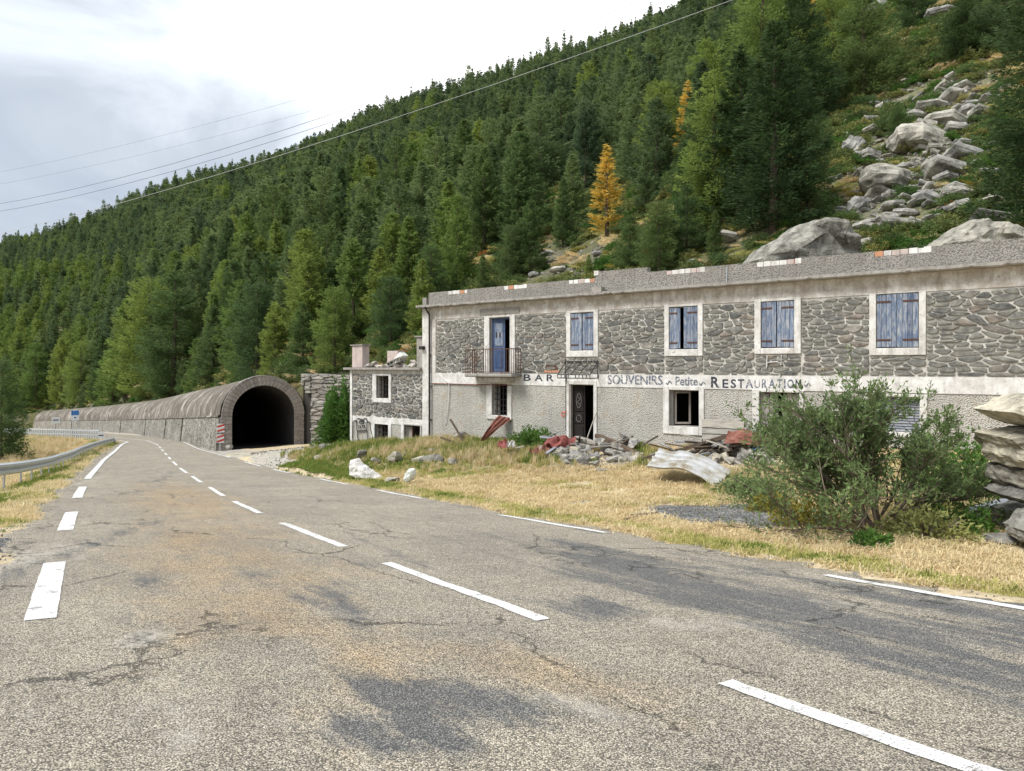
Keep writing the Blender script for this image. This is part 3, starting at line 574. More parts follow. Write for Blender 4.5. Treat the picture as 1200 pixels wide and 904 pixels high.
def stones_on(x0, x1, z0, z1, holes, w, h, seed, parent, mat='facade_stone', gap=.014, proud=.03, limit=300, name='stone', place=None, merge=.12):
    r = random.Random(seed); zones = rects_minus(x0, x1, z0, z1, holes); pieces = []
    for P in rubble_cells(x0, x1, z0, z1, w, h, seed, merge=merge):
        xs = [p[0] for p in P]; zs = [p[1] for p in P]
        for a, b, c, d in zones:
            if max(xs) < a or min(xs) > b or max(zs) < c or min(zs) > d: continue
            Q = clip_poly(clip_poly(clip_poly(clip_poly(P, -1, 0, -a), 1, 0, b), 0, -1, -c), 0, 1, d)
            if len(Q) < 3: continue
            if area(Q) < 0: Q = Q[::-1]
            Q = inset(Q, gap*r.uniform(.7, 1.7))
            if len(Q) >= 3 and abs(area(Q)) > w*h*.06: pieces.append(Q)
    pieces.sort(key=lambda q: -abs(area(q))); rest = MB()
    for i, Q in enumerate(pieces):
        V, Fc = stone_geo(Q, r, proud*r.uniform(.5, 1.5))
        cx = sum(v[0] for v in V)/len(V); cz = sum(v[2] for v in V)/len(V)
        if place: V = [place(*v) for v in V]
        if i < limit:
            if place: c0 = Vector(V[-1])
            else: c0 = Vector((cx, 0, cz))
            link(name, mesh(name, [Vector(v)-c0 for v in V], Fc), mat, parent, c0)
        else: rest.add(V, Fc)
    if rest.V: tag(rest.build('small_stones', mat, parent), kind='stuff')
    return len(pieces)

# ------------------------------------------------------------------ road gallery (avalanche tunnel)
gal = empty('road_gallery', (GP[0].x, GP[0].y, gfloor(GP[0])), label='long stone road gallery with a vaulted streaked roof and dark arched mouth', cat='tunnel')
gi = gal.matrix_world.inverted() if False else Matrix.Translation(-Vector(gal.location))
def gpt(i, off, h):                       # point of the gallery's cross-section at path index i (may be fractional)
    i0 = min(int(i), len(GP)-2); t = i-i0; p = GP[i0].lerp(GP[i0+1], t); n = GN[i0].lerp(GN[i0+1], t)
    return gi @ (p+n*off+Vector((0, 0, gfloor(p)+h)))
SPR, RI = 2.62, 2.56
slots = []
for sp_px in (214, 195, 172, 142, 109, 84, 66):
    k = min(range(len(GP)), key=lambda i: abs(GP[i].x/GP[i].y*F+CX-sp_px)); slots.append(k)
def idx_at(length):
    for i in range(1, len(GL)):
        if GL[i] >= length: return i-1+(length-GL[i-1])/(GL[i]-GL[i-1])
    return len(GL)-1.001
bounds = [0.]; 
for k in slots: bounds += [idx_at(GL[k]-.45), idx_at(GL[k]+.45)]
bounds.append(len(GP)-1.001)
def loft(name, prof, i0, i1, mat, step=1., parent=gal, caps=False, uvlen=True, flip=False, noise_=0):
    n = max(2, int((i1-i0)/step)+1); I = np.linspace(i0, i1, n); V = []; UV = []; m = len(prof)
    arc = [0.]
    for a, b in zip(prof[:-1], prof[1:]): arc.append(arc[-1]+math.dist(a, b))
    for i in I:
        L_ = np.interp(i, range(len(GL)), GL)
        for j, (o, h) in enumerate(prof):
            q = gpt(float(i), o, h)
            if noise_: q = q+Vector((mnoise.noise(Vector((L_*.5, j*.7, 3))), mnoise.noise(Vector((L_*.5, j*.7, 9))), mnoise.noise(Vector((L_*.4, j*.7, 5)))))*noise_
            V.append(q); UV.append((L_, arc[j]))
    Fc = [((a*m+b), (a*m+b+1), ((a+1)*m+b+1), ((a+1)*m+b)) for a in range(n-1) for b in range(m-1)]
    if flip: Fc = [f[::-1] for f in Fc]
    if caps: Fc += [tuple(range(m)), tuple((n-1)*m+b for b in range(m-1, -1, -1))]
    me = mesh(name, V, Fc, True); uvl = me.uv_layers.new(name='UVMap')
    for lp in me.loops: uvl.data[lp.index].uv = UV[lp.vertex_index]
    o = link(name, me, mat, parent)
    m_ = o.modifiers.new('edges', 'EDGE_SPLIT'); m_.split_angle = R(40); return o
OV = [(-.12, SPR), (-.10, SPR+.14)]
for k in range(0, 33):
    a = R(180-k*5); OV.append((HALF+3.55*math.cos(a)*.985, SPR+.14+3.2*math.sin(a)))
loft('vault', OV, 0.02, len(GP)-1.01, 'vault', noise_=.03)
IV = [(HALF+RI*math.cos(R(a)), SPR+RI*math.sin(R(a))) for a in range(180, -1, -9)]
loft('vault_lining', IV, 0.05, len(GP)-1.01, 'near_black', flip=True)
loft('inner_wall', [(HALF+RI, SPR), (HALF+RI, -.4)], .05, len(GP)-1.01, 'near_black', flip=True)
loft('end_wall', [(.9, -.4), (.9, SPR), (HALF, SPR+RI), (HALF*2-.9, SPR), (HALF*2-.9, -.4)], len(GP)-1.1, len(GP)-1.02, 'near_black', step=.04)
for a, b in zip(bounds[::2], bounds[1::2]):
    loft('gallery_wall', [(.98, -.5), (-.34, -.5), (-.02, SPR), (.98, SPR)], a, b, 'masonry', caps=True, flip=True, noise_=.03)
loft('tunnel_floor', [(.9, -.05), (HALF*2-.9, -.05)], .05, len(GP)-1.01, 'near_black')
# portal face: a ring of voussoirs over coursed jambs
t0 = (GP[1]-GP[0]).normalized(); n0 = GN[0]
face = empty('portal', (0, 0, 0)); face.parent = gal; face['kind'] = ''; del face['kind']
face.rotation_euler = (0, 0, math.atan2(n0.y, n0.x))          # local x across the mouth (uphill), y into the tunnel
r = random.Random(4); NV = 27
def ring_block(a0, a1, r0, r1, y0, y1, ch=.012):
    V = []
    for y, g in ((y1, 0), (y0, 0)):
        for a, rr_ in ((a0, r0), (a0, r1), (a1, r1), (a1, r0)):
            am = (a0+a1)/2; rm = (r0+r1)/2; aa = am+(a-am)*.955; rq = rm+(rr_-rm)*.985
            V.append((HALF+rq*math.cos(aa), y, SPR+rq*math.sin(aa)))
    return V, [(0, 1, 2, 3), (7, 6, 5, 4), (0, 4, 5, 1), (1, 5, 6, 2), (2, 6, 7, 3), (3, 7, 4, 0)]
for k in range(NV):
    a0, a1 = math.pi*(1-k/NV), math.pi*(1-(k+1)/NV); V, Fc = ring_block(a0, a1, RI, 3.42+r.uniform(-.02, .02), -.16+r.uniform(-.02, .02), .5)
    c0 = Vector(V[0]); o = link('voussoir', mesh('voussoir', [Vector(v)-c0 for v in V], Fc), 'voussoir', face, c0); bevel(o, .015)
mb = MB()
for k in range(NV*2):
    a0, a1 = math.pi*(1-k/NV/2), math.pi*(1-(k+1)/NV/2); V, Fc = ring_block(a0, a1, RI+.02, 3.36, -.1, .45); mb.add(V, Fc)
mb.bb(.14, HALF-RI-.02, -.1, .45, -.5, SPR); mb.bb(HALF+RI+.02, 6.9, -.1, .45, -.5, SPR); mb.build('mortar_bed', 'mortar', face)
for side in (0, 1):
    xa, xb = ((.1, HALF-RI) if side == 0 else (HALF+RI, 6.95)); z = -.35; row = 0
    while z < SPR-.05:
        h = min(r.choice((.3, .36, .42)), SPR-z); sp_ = xa+(xb-xa)*(r.uniform(.35, .65)); cuts = [xa-(.14*(1-z/SPR) if side == 0 else 0), sp_, xb] if row % 2 or side == 1 else [xa-(.14*(1-z/SPR) if side == 0 else 0), xb]
        for p, q in zip(cuts[:-1], cuts[1:]):
            mb = MB().bb(p+.012, q-.012, -.15+r.uniform(-.02, .02), .5, z+.012, z+h-.012); c0 = Vector(mb.V[0]); mb.V = [Vector(v)-c0 for v in mb.V]
            o = mb.build('jamb_block', 'voussoir', face, loc=c0); bevel(o, .02)
        z += h; row += 1
# red and white chevron boards on the portal's left corner
hm = empty('hazard_board', tuple(Vector(gal.location)+Matrix.Rotation(face.rotation_euler.z, 3, 'Z') @ Vector((.0, -.42, 0))), face.rotation_euler.z, label='red and white striped hazard boards at the left jamb of the gallery mouth', cat='road marker')
for q, (zz, xo) in enumerate(((1.72, .05), (.86, .02))):
    b = MB().bb(-.28+xo, .28+xo, -.02, .02, zz-.35, zz+.35).build('board', 'sign_white', hm)
    for k in range(2):
        z1 = zz-.33+k*.36; MB().add([(-.28+xo, -.026, z1), (.28+xo, -.026, z1+.15), (.28+xo, -.026, z1+.33), (-.28+xo, -.026, z1+.16)], [(0, 1, 2, 3)]).build('stripe', 'red_paint', b)
MB().bb(-.03, .03, .02, .06, -.3, 2.1).build('post', 'zinc_rail', hm)

# ------------------------------------------------------------------ dry stone wall between the mouth and the small house
WA = Vector((sx(353)*63.6, 63.6, 0)); WB = Vector((sx(425)*60.5, 60.5, 0)); wl = (WB-WA).length
rw = empty('dry_stone_wall', (WA.x, WA.y, -6.9+EYE), math.atan2(WB.y-WA.y, WB.x-WA.x), label='tall dry stone retaining wall between the gallery mouth and the small house', cat='retaining wall')
mb = MB().bb(0, wl, .22, 1.5, 0, 6.0); mb.build('wall_core', 'near_black', rw)
stones_on(0, wl, .2, 6.15, [(-1, 1.2, -1, 4.6), (-1, .5, 4.5, 5.3)], 1.0, .27, 11, rw, 'dry_stone', gap=.012, proud=.15, limit=300)
xx = 0; r = random.Random(5)
while xx < wl:
    w_ = r.uniform(.6, 1.2); mb = MB().box((xx+w_/2, .5, 6.1+r.uniform(0, .12)), (w_*.96, 1.2, .16), (0, R(r.uniform(-3, 3)), R(r.uniform(-4, 4)))); o = mb.build('coping_stone', 'dry_stone', rw); bevel(o, .03); xx += w_
# ------------------------------------------------------------------ the abandoned inn
def FZ(px): return UF/(nF.x*sx(px)+nF.y)
def FV(px): s = sx(px); return FZ(px)*(s*dF.x+dF.y)
V0 = FV(503.)
def fx(px): return V0-FV(px)                                  # local x on the facade, to the right
def fz(px, py, out=0): return (HY-py)/F*FZ(px)+EYE            # world height on the facade plane
HR = math.atan2(-dF.y, -dF.x)
org = Vector((nF.x*UF+dF.x*V0, nF.y*UF+dF.y*V0, 0))
inn = empty('abandoned_inn', org, HR, label='long derelict two-storey stone inn with a painted sign band and blue shutters', cat='building')
ann = empty('abandoned_annex', org, HR, label='small roofless stone outbuilding with barred windows left of the inn', cat='building')
XE = fx(1200)+3.2                                             # right end, out of frame
zB0, zB1, zC, zP = EYE-.69, EYE-.26, EYE+1.95, EYE+2.42       # band bottom, band top, stone top, cornice
zBot = -4.6
def hole(x0, x1, y0, y1, xc=None):                            # from photo pixels
    xc = xc or (x0+x1)/2; return (fx(x0), fx(x1), fz(xc, y1), fz(xc, y0))
H = dict(balc=hole(574, 598, 372, 437), w1=hole(669, 696, 366.5, 411), w2=hole(784.5, 818, 359.5, 409.5), w3=hole(892, 931, 353, 408), w4=hole(1027, 1077, 344, 408),
         l1=hole(577, 595, 450, 487), door=hole(667.5, 696, 451, 521), l2=hole(784.5, 819.5, 457.5, 500), l3=hole(890, 937, 460, 506), l4=hole(1018, 1078, 465, 506))
OUT = dict(balc=hole(568, 604, 370, 437.5), w1=hole(664, 701.5, 364, 418.5), w2=hole(779, 824, 357, 417.5), w3=hole(884.5, 939, 350, 415), w4=hole(1019, 1085.5, 343, 416.5))
def wall_panel(name, x0, x1, z0, z1, holes, mat, parent, y0=0, th=.42):
    xs = sorted({x0, x1, *[min(max(h[i], x0), x1) for h in holes for i in (0, 1)]}); zs = sorted({z0, z1, *[min(max(h[i], z0), z1) for h in holes for i in (2, 3)]})
    def solid(i, j):
        if not (0 <= i < len(xs)-1 and 0 <= j < len(zs)-1): return False
        x, z = (xs[i]+xs[i+1])/2, (zs[j]+zs[j+1])/2; return not any(h[0] < x < h[1] and h[2] < z < h[3] for h in holes)
    mb = MB()
    for i in range(len(xs)-1):
        for j in range(len(zs)-1):
            if not solid(i, j): continue
            a, b, c, d = xs[i], xs[i+1], zs[j], zs[j+1]; y1 = y0+th
            mb.add([(a, y0, c), (b, y0, c), (b, y0, d), (a, y0, d)], [(0, 1, 2, 3)]); mb.add([(a, y1, c), (b, y1, c), (b, y1, d), (a, y1, d)], [(3, 2, 1, 0)])
            if not solid(i-1, j): mb.add([(a, y0, c), (a, y1, c), (a, y1, d), (a, y0, d)], [(3, 2, 1, 0)])
            if not solid(i+1, j): mb.add([(b, y0, c), (b, y1, c), (b, y1, d), (b, y0, d)], [(0, 1, 2, 3)])
            if not solid(i, j-1): mb.add([(a, y0, c), (b, y0, c), (b, y1, c), (a, y1, c)], [(3, 2, 1, 0)])
            if not solid(i, j+1): mb.add([(a, y0, d), (b, y0, d), (b, y1, d), (a, y1, d)], [(0, 1, 2, 3)])
    return mb.build(name, mat, parent)
HL = list(H.values())
wall_panel('roughcast_wall', 0, XE, zBot, zB0, HL, 'roughcast', inn, .0)
wall_panel('upper_wall', 0, XE, zB1, zC, HL, 'mortar', inn, .012)
wall_panel('frieze', 0, XE, zC+.002, zP+.1, HL, 'plaster_stained', inn, -.008)
band = wall_panel('sign_band', 0, XE, zB0+.001, zB1-.001, [h for h in HL], 'plaster_band', inn, -.022)
stones_on(.42, XE, zB1+.015, zC-.02, [OUT[k] for k in OUT], .33, .122, 21, inn, 'facade_stone', gap=.0165, proud=.026, merge=.30)
# side and back walls, roof slab, floor slab, partition: the rooms behind the openings
DP = 7.0
MB().bb(0, .42, .43, DP, zBot, zP+.1).build('side_wall', 'roughcast', inn); MB().bb(XE-.42, XE, .43, DP, zBot, zP+.1).build('side_wall', 'roughcast', inn)
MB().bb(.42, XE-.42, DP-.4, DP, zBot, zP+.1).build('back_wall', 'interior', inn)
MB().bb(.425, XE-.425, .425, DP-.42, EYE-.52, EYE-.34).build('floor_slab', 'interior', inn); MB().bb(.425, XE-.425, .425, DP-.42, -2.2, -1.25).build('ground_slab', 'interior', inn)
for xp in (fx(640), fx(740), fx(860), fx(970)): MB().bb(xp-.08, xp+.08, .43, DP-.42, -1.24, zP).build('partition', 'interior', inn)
# cornice slab and parapet
mb = MB(); n = 90; r = random.Random(8)
for i in range(n):
    pass
prof = []; n = 260
for i in range(n+1):
    x = -.45+(XE+.45)*i/n; o_ = -.35-.03*mnoise.noise(Vector((x*3, 1, 1)))-(.05 if r.random() < .1 else 0)*r.random(); zl = zP+.02+.018*mnoise.noise(Vector((x*2, 5, 1)))+(.03 if r.random() < .1 else 0)
    prof += [(x, .02, zl), (x, o_+.02, zl), (x, o_, zl+.03), (x, o_+r.uniform(0, .01), zP+.13), (x, DP+.2, zP+.135), (x, DP+.2, zl)]
mb.add(prof, [(6*i+k, 6*i+6+k, 6*i+6+(k+1) % 6, 6*i+(k+1) % 6) for i in range(n) for k in range(6)]+[tuple(range(6)), tuple(6*n+k for k in range(5, -1, -1))])
cor = mb.build('cornice', 'concrete', inn)
PT = EYE+3.08
notches = [(525, 548, 'w'), (591, 618, 'w'), (667, 697, 'b'), (781, 822, 'b'), (887, 934, 'b'), (1025, 1085, 'b')]
def ptop(x): return PT+(.2 if fx(699) < x < fx(759) else 0)+(.03 if x > fx(759) else 0)
edges = [0.0]+[v for a, b, _ in notches for v in (fx(a), fx(b))]+[XE]; edges += [fx(699), fx(759)]; edges = sorted(edges)
def in_notch(x): return next((n_ for n_ in notches if fx(n_[0]) < x < fx(n_[1])), None)
for a, b in zip(edges[:-1], edges[1:]):
    m = (a+b)/2; t = ptop(m); nn_ = in_notch(m)
    if nn_:
        MB().bb(a, b, -.03, .2, zP+.136, t-.15).build('parapet', 'roughcast_parapet', inn)
        x = a; k = 0; r = random.Random(int(a*10))
        while x < b-.05:
            w_ = min(r.choice((.2, .22, .25)), b-x); c_ = r.random(); hh = .14+r.uniform(-.012, .012)
            br = MB().bb(x+.006, x+w_-.006, -.025+r.uniform(-.008, .01), .19, t-.149, t-.149+hh).build('brick', 'plaster_white' if (c_ < (.95 if nn_[2] == 'w' else .35)) else ('render_pink' if c_ < .75 else 'brick_terracotta'), inn); bevel(br, .008); x += w_
        continue
    MB().bb(a, b, -.035, .2, zP+.136, t).build('parapet', 'roughcast_parapet', inn)
for px in (698, 822, 934, 1085): x = fx(px); MB().bb(x-.04, x+.13, -.042, .21, PT-.12+(.2 if px == 698 else 0), PT+.035+(.2 if px == 698 else 0)).build('plaster_patch', 'plaster_white', inn)
MB().bb(-.3, -.08, -.1, .12, zP+.14, zP+.46).build('corner_block', 'concrete', inn)
MB().bb(fx(700), fx(711), -.36, -.1, zP+.1, zP+.3).build('spout_block', 'concrete', inn)
MB().bb(fx(563), fx(609), -.05, -.009, zC+.08, zC+.30).build('lintel', 'concrete', inn)
# quoin strip at the left corner and plastered pilaster beside the outbuilding
mb = MB()
z = zBot
MB().bb(.0, .40, -.028, .01, zB1, zC+.005).build('quoin_strip', 'plaster_stained', inn)
MB().bb(-.36, .0, -.05, .42, zBot, EYE+2.42).build('pilaster', 'plaster_white', inn)
# window and door surrounds
def surround(key, o, parent=inn, sill=.06, mat='plaster_white'):
    h = H[key] if isinstance(key, str) else key; mb = MB(); y0 = -.045; y1 = .1
    x0, x1, z0, z1 = o; g = .0
    mb.bb(x0, h[0], y0, y1, z0, z1); mb.bb(h[1], x1, y0, y1, z0, z1)
    if z1-h[3] > .01: mb.bb(h[0], h[1], y0+.001, y1, h[3], z1)
    if h[2]-z0 > .01: mb.bb(h[0], h[1], y0-.004, y1, z0, h[2])
    ob = mb.build('surround', mat, parent); bevel(ob, .012)
    # plastered reveals
    rv = MB(); rv.bb(h[0], h[0]+.018, y1, .40, h[2], h[3]); rv.bb(h[1]-.018, h[1], y1, .40, h[2], h[3]); rv.bb(h[0]+.018, h[1]-.018, y1, .40, h[3]-.018, h[3]); rv.build('reveal', 'plaster_stained', ob)
    return ob
SO = {k: surround(k, OUT[k]) for k in OUT}
SO['l1'] = surround('l1', hole(570.5, 600, 447.5, 492)); SO['door'] = surround('door', hole(664.5, 700, 446, 521)); SO['l2'] = surround('l2', hole(777.5, 825.5, 453, 509.5))
SO['l3'] = surround('l3', hole(882, 942, 457, 512)); SO['l4'] = surround('l4', hole(1009, 1087, 462, 512))
# shutters: ledged boards with iron straps
def shutter(x0, x1, z0, z1, ang, hinge_left, parent=inn, y=.0):
    w = x1-x0; s = empty('shutter', (x0 if hinge_left else x1, y, z0)); s.parent = parent; s.rotation_euler = (0, 0, ang)
    sg = 1 if hinge_left else -1; n = max(3, round(w/.13)); bw = w/n
    for k in range(n):
        b = MB().bb(.003, bw-.003, -.012, .014, random.uniform(0, .012), z1-z0-random.uniform(0, .01)).build('board', 'shutter_blue', s, loc=((k*bw) if sg > 0 else -(k+1)*bw, random.uniform(-.003, .003), 0)); bevel(b, .004)
    for zz in (.14*(z1-z0), .86*(z1-z0)):
        a, c = (0, w*.72) if sg > 0 else (-w*.72, 0)
        MB().bb(a, c, -.026, -.013, zz-.022, zz+.022).build('strap_hinge', 'iron_rust', s)
    return s
def pair(key, split0, split1, a1=0., a2=0., px=None):
    h = H[key]; z0, z1 = h[2]+.02, h[3]-.012
    shutter(h[0]+.015, fx(split0), z0, z1, a1, True); shutter(fx(split1), h[1]-.015, z0, z1, a2, False)
pair('w1', 681.6, 682.2, R(2), R(-3)); pair('w2', 797, 801.5, R(4), R(2)); pair('w3', 910, 910.8, R(-3), R(2)); pair('w4', 1050.5, 1051.3, R(-2), R(3))
# slightly proud centre post on the fourth pair
MB().bb(fx(1046.5), fx(1051), -.05, -.028, H['w4'][2]+.03, H['w4'][3]-.02).build('cover_strip', 'shutter_blue', inn)
# balcony door: faded blue panelled leaf half open, dark blue frame
h = H['balc']; fr = MB(); 
fr.bb(h[0]+.02, h[0]+.08, .1, .16, h[2], h[3]-.02); fr.bb(h[1]-.05, h[1]-.02, .1, .16, h[2], h[3]-.02); fr.bb(h[0]+.08, h[1]-.05, .1, .16, h[3]-.08, h[3]-.02); fr.build('door_frame', 'door_blue', inn)
d = empty('balcony_door', (h[0]+.08, .12, h[2]+.02)); d.parent = inn; d.rotation_euler = (0, 0, R(7)); wd = (h[1]-h[0])*.52; hd = h[3]-h[2]-.1
MB().bb(0, wd, 0, .04, 0, hd).build('leaf', 'door_blue', d)
for zz0, zz1 in ((.08, .42), (.5, .93)): o = MB().bb(.08, wd-.08, -.02, .0, hd*zz0, hd*zz1).build('panel', 'door_blue' if zz0 < .3 else 'shutter_blue', d); bevel(o, .01)
for xq in (.3, .6): MB().bb(wd*xq-.03, wd*xq+.03, -.03, -.021, hd*.66, hd*.76).build('slot', 'iron', d)
# balcony
bx0, bx1 = fx(558), fx(611); zf = fz(588, 438); bal = empty('balcony', ((bx0+bx1)/2, 0, zf)); bal.parent = inn; hw = (bx1-bx0)/2+.02; PJ = .62
o = MB().bb(-hw-.03, hw+.03, -PJ-.03, -.03, -.13, .0).build('balcony_slab', 'concrete', bal); bevel(o, .03)
o = MB().bb(-hw*.72, hw*.72, -PJ*.55, -.03, -.34, -.131).build('corbel', 'plaster_stained', bal); bevel(o, .03)
RH = .93; tr_ = MB().bb(-hw, hw, -PJ-.0, -PJ+.03, RH-.02, RH+.012); tr_.bb(-hw, hw, -PJ, -PJ+.025, .06, .08)
for s_i in (-hw, hw-.025): tr_.bb(s_i, s_i+.025, -PJ+.03, -.03, RH-.02, RH+.01); tr_.bb(s_i, s_i+.025, -PJ+.03, -.03, .06, .08)
tr_.build('handrail', 'iron_rust', bal)
for k in range(21):
    x = -hw+.02+(2*hw-.04)*k/20
    if k in (6, 7, 13, 14, 15, 17): continue
    MB().bb(x-.009, x+.009, -PJ+.004, -PJ+.02, 0.0, RH-.02).build('baluster', 'iron_rust', bal)
for s_i in (-hw+.012, hw-.012):
    for k in range(4): y = -PJ+.14+k*.14; MB().bb(s_i-.008, s_i+.008, y-.008, y+.008, 0, RH-.02).build('baluster', 'iron_rust', bal)
# barred ground-floor window
def grille(hh, parent, nv=4, nh=4, y=.12, t=.016):
    g = empty('window_grille', (hh[0], y, hh[2])); g.parent = parent; w, hgt = hh[1]-hh[0], hh[3]-hh[2]
    for k in range(nv): x = w*(k+1)/(nv+1); MB().bb(x-t, x+t, -t, t, 0, hgt).build('bar', 'iron', g)
    for k in range(nh): z = hgt*(k+.7)/(nh+.4); MB().bb(0, w, t, t*2.4, z-t*.9, z+t*.9).build('bar', 'iron', g)
    return g
grille(H['l1'], inn, 4, 5)
h = H['l1']; MB().bb(h[0]+.02, h[0]+.2, .2, .24, h[2]+.02, h[3]-.05).build('inner_shutter', 'wood_grey_v', inn)
# front door: black carved leaf standing open inside
h = H['door']; d = empty('front_door', (h[0]+.05, .14, h[2]+.02)); d.parent = inn; d.rotation_euler = (0, 0, R(14)); wd = (h[1]-h[0])*.45; hd = h[3]-h[2]-.06
MB().bb(0, wd, 0, .05, 0, hd).build('leaf', 'door_dark', d)
for zz0, zz1 in ((.06, .30), (.34, .52), (.55, .94)): o = MB().bb(.05, wd-.05, -.02, .0, hd*zz0, hd*zz1).build('panel', 'door_dark', d); bevel(o, .012)
for zc_, hh_ in ((.74, .13), (.43, .06)):
    pts = [(wd*.5+.09*math.cos(t), -.03, hd*zc_+hd*hh_*math.sin(t)) for t in np.linspace(0, 2*math.pi, 17)]; MB().tube(pts, .008, 5, cap=False).build('door_ornament', 'concrete', d)
pts = [(wd*.5+.05*math.sin(t*2), -.03, hd*(.74+.1*t/3.14)) for t in np.linspace(-3.1, 3.1, 21)]; MB().tube(pts, .007, 5).build('door_ornament', 'concrete', d)
MB().bb(h[0]-.0, h[0]+.05, -.01, .12, h[2], h[3]).build('door_frame', 'wood_grey_v', inn)
MB().bb(h[1]-.03, h[1]+.0, .0, .12, h[2], h[3]).build('door_frame', 'door_dark', inn)
for k in range(2): MB().bb(h[0]-.25, h[1]+.3, -.9+k*.35, -.06 if k else -.545, h[2]-.5, h[2]-.17+k*.16).build('step', 'concrete', inn)
# open casement in the window right of the door
h = H['l2']; c = empty('casement', (h[0]+.09, .2, h[2]+.05)); c.parent = inn; c.rotation_euler = (0, 0, R(35)); w, hh = (h[1]-h[0])*.5, h[3]-h[2]-.1
mb = MB().bb(0, .06, 0, .04, 0, hh); mb.bb(w-.06, w, 0, .04, 0, hh); mb.bb(.06, w-.06, 0, .04, 0, .06); mb.bb(.06, w-.06, 0, .04, hh-.06, hh); mb.build('sash', 'wood_grey_v', c)
MB().bb(h[0]+.02, h[0]+.07, .12, .2, h[2], h[3]-.02).build('window_frame', 'wood_grey_v', inn); MB().bb(h[1]-.06, h[1]-.02, .12, .2, h[2], h[3]-.02).build('window_frame', 'wood_grey_v', inn)
# boarded window
h = H['l3']; n = 9; bw = (h[1]-h[0]-.04)/n; r = random.Random(3)
for k in range(n):
    if k == 4: continue
    o = MB().bb(-bw/2+.006, bw/2-.006, 0, .025, 0, h[3]-h[2]-.03-r.uniform(0, .05)).build('board', 'wood_grey_v', inn, loc=(h[0]+.02+bw*(k+.5), .1+r.uniform(-.008, .01), h[2]+.01), rot=(0, R(r.uniform(-1.2, 1.2)), 0))
# rolled blind with dark slats
h = H['l4']; bl = empty('slatted_blind', (h[0], .15, h[2])); bl.parent = inn; hh = h[3]-h[2]; nS = 13
for k in range(nS): MB().box(((h[1]-h[0])/2, 0, hh*(k+.5)/nS), (h[1]-h[0]-.05, .014, hh/nS*.86), (R(-22), 0, 0)).build('slat', 'wood_blue_grey', bl)
# downpipe, bracket, hanging cable
MB().tube([(.12, -.36, zP+.05), (.12, -.3, zP-.05), (.12, -.12, zP-.25), (.12, -.10, zP-.4), (.12, -.10, -3.4)], .036, 8).build('downpipe', 'iron', inn)
for zz in (1.9, .6, -.8, -2): MB().bb(.07, .17, -.12, .0, zz-.015, zz+.015).build('pipe_bracket', 'iron_rust', inn)
pts = [(fx(515), -.03, zB1-.05)]+[(fx(a), -.05, fz(a, b)) for a, b in ((522, 445.5), (527, 449), (527.2, 460), (526.5, 472), (525.2, 484), (523, 496), (521.8, 497))]; MB().tube(pts, .017, 5).build('loose_cable', 'cable_white', inn)
MB().tube([(fx(508), -.045, fz(508, 449.5)), (fx(560), -.045, zB0-.01), (fx(600), -.045, zB0-.01)], .018, 5).build('red_conduit', 'sheet_rust', inn)
MB().tube([(fx(663.5), -.03, fz(663.5, 443)), (fx(663.7), -.04, fz(663.7, 505))], .012, 5).build('thin_pipe', 'cable', inn)
MB().tube([(fx(852.5), -.06, PT-.55), (fx(853), -.06, PT-.05)], .015, 5).build('rod', 'zinc_rail', inn)
pts = [(fx(a), -.06, fz(a, b)) for a, b in ((900, 417), (899, 431), (900.5, 425), (912, 424), (916, 428), (916.5, 416))]; MB().tube(pts, .014, 5).build('bent_wire', 'cable_white', inn)
# iron awning frame over the door
aw = empty('awning_frame', (fx(664), 0, fz(664, 424))); aw.parent = inn; w = fx(701.5)-fx(664); zt, zl = 0, fz(668, 443)-fz(664, 424); PJ2 = .55
mb = MB(); B_ = .019
mb.tube([(0, -.05, 0), (w, -.05, 0)], B_); mb.tube([(w, -.05, 0), (w, -.05, zl)], B_); mb.tube([(0, -.05, .1), (0, -.05, zl-.2)], B_)
mb.tube([(0, -.05, 0), (-.0, -PJ2, zl+.12)], B_); mb.tube([(w, -.05, 0), (w, -PJ2, zl+.12)], B_); mb.build('frame_bar', 'iron', aw)
for k in range(1, 4): MB().tube([(w*k/4, -.05, 0), (w*k/4-.12, -PJ2, zl+.12)], B_*.8).build('rafter', 'iron', aw)
mb = MB()
for zz in (zl+.12, zl): mb.tube([(0, -PJ2, zz), (w, -PJ2, zz)], B_)
for s_i in (0, w): mb.tube([(s_i, -.05, zl), (s_i, -PJ2, zl)], B_)
mb.build('valance_rail', 'iron', aw)
for k in range(10):
    if k in (4,): continue
    x = w*k/9; MB().bb(x-.012, x+.012, -PJ2-.008, -PJ2+.008, zl, zl+.12).build('valance_bar', 'iron', aw)
# dark broken brickwork left of the awning
for k in range(4): MB().bb(fx(638)+k*.17, fx(638)+k*.17+.155, -.03, .03, zB1+.05, zB1+.13).build('brick', 'brick_terracotta', inn); MB().bb(fx(640)+k*.13, fx(640)+k*.13+.12, -.026, .03, zB1+.15, zB1+.33).build('brick', 'iron_rust', inn)
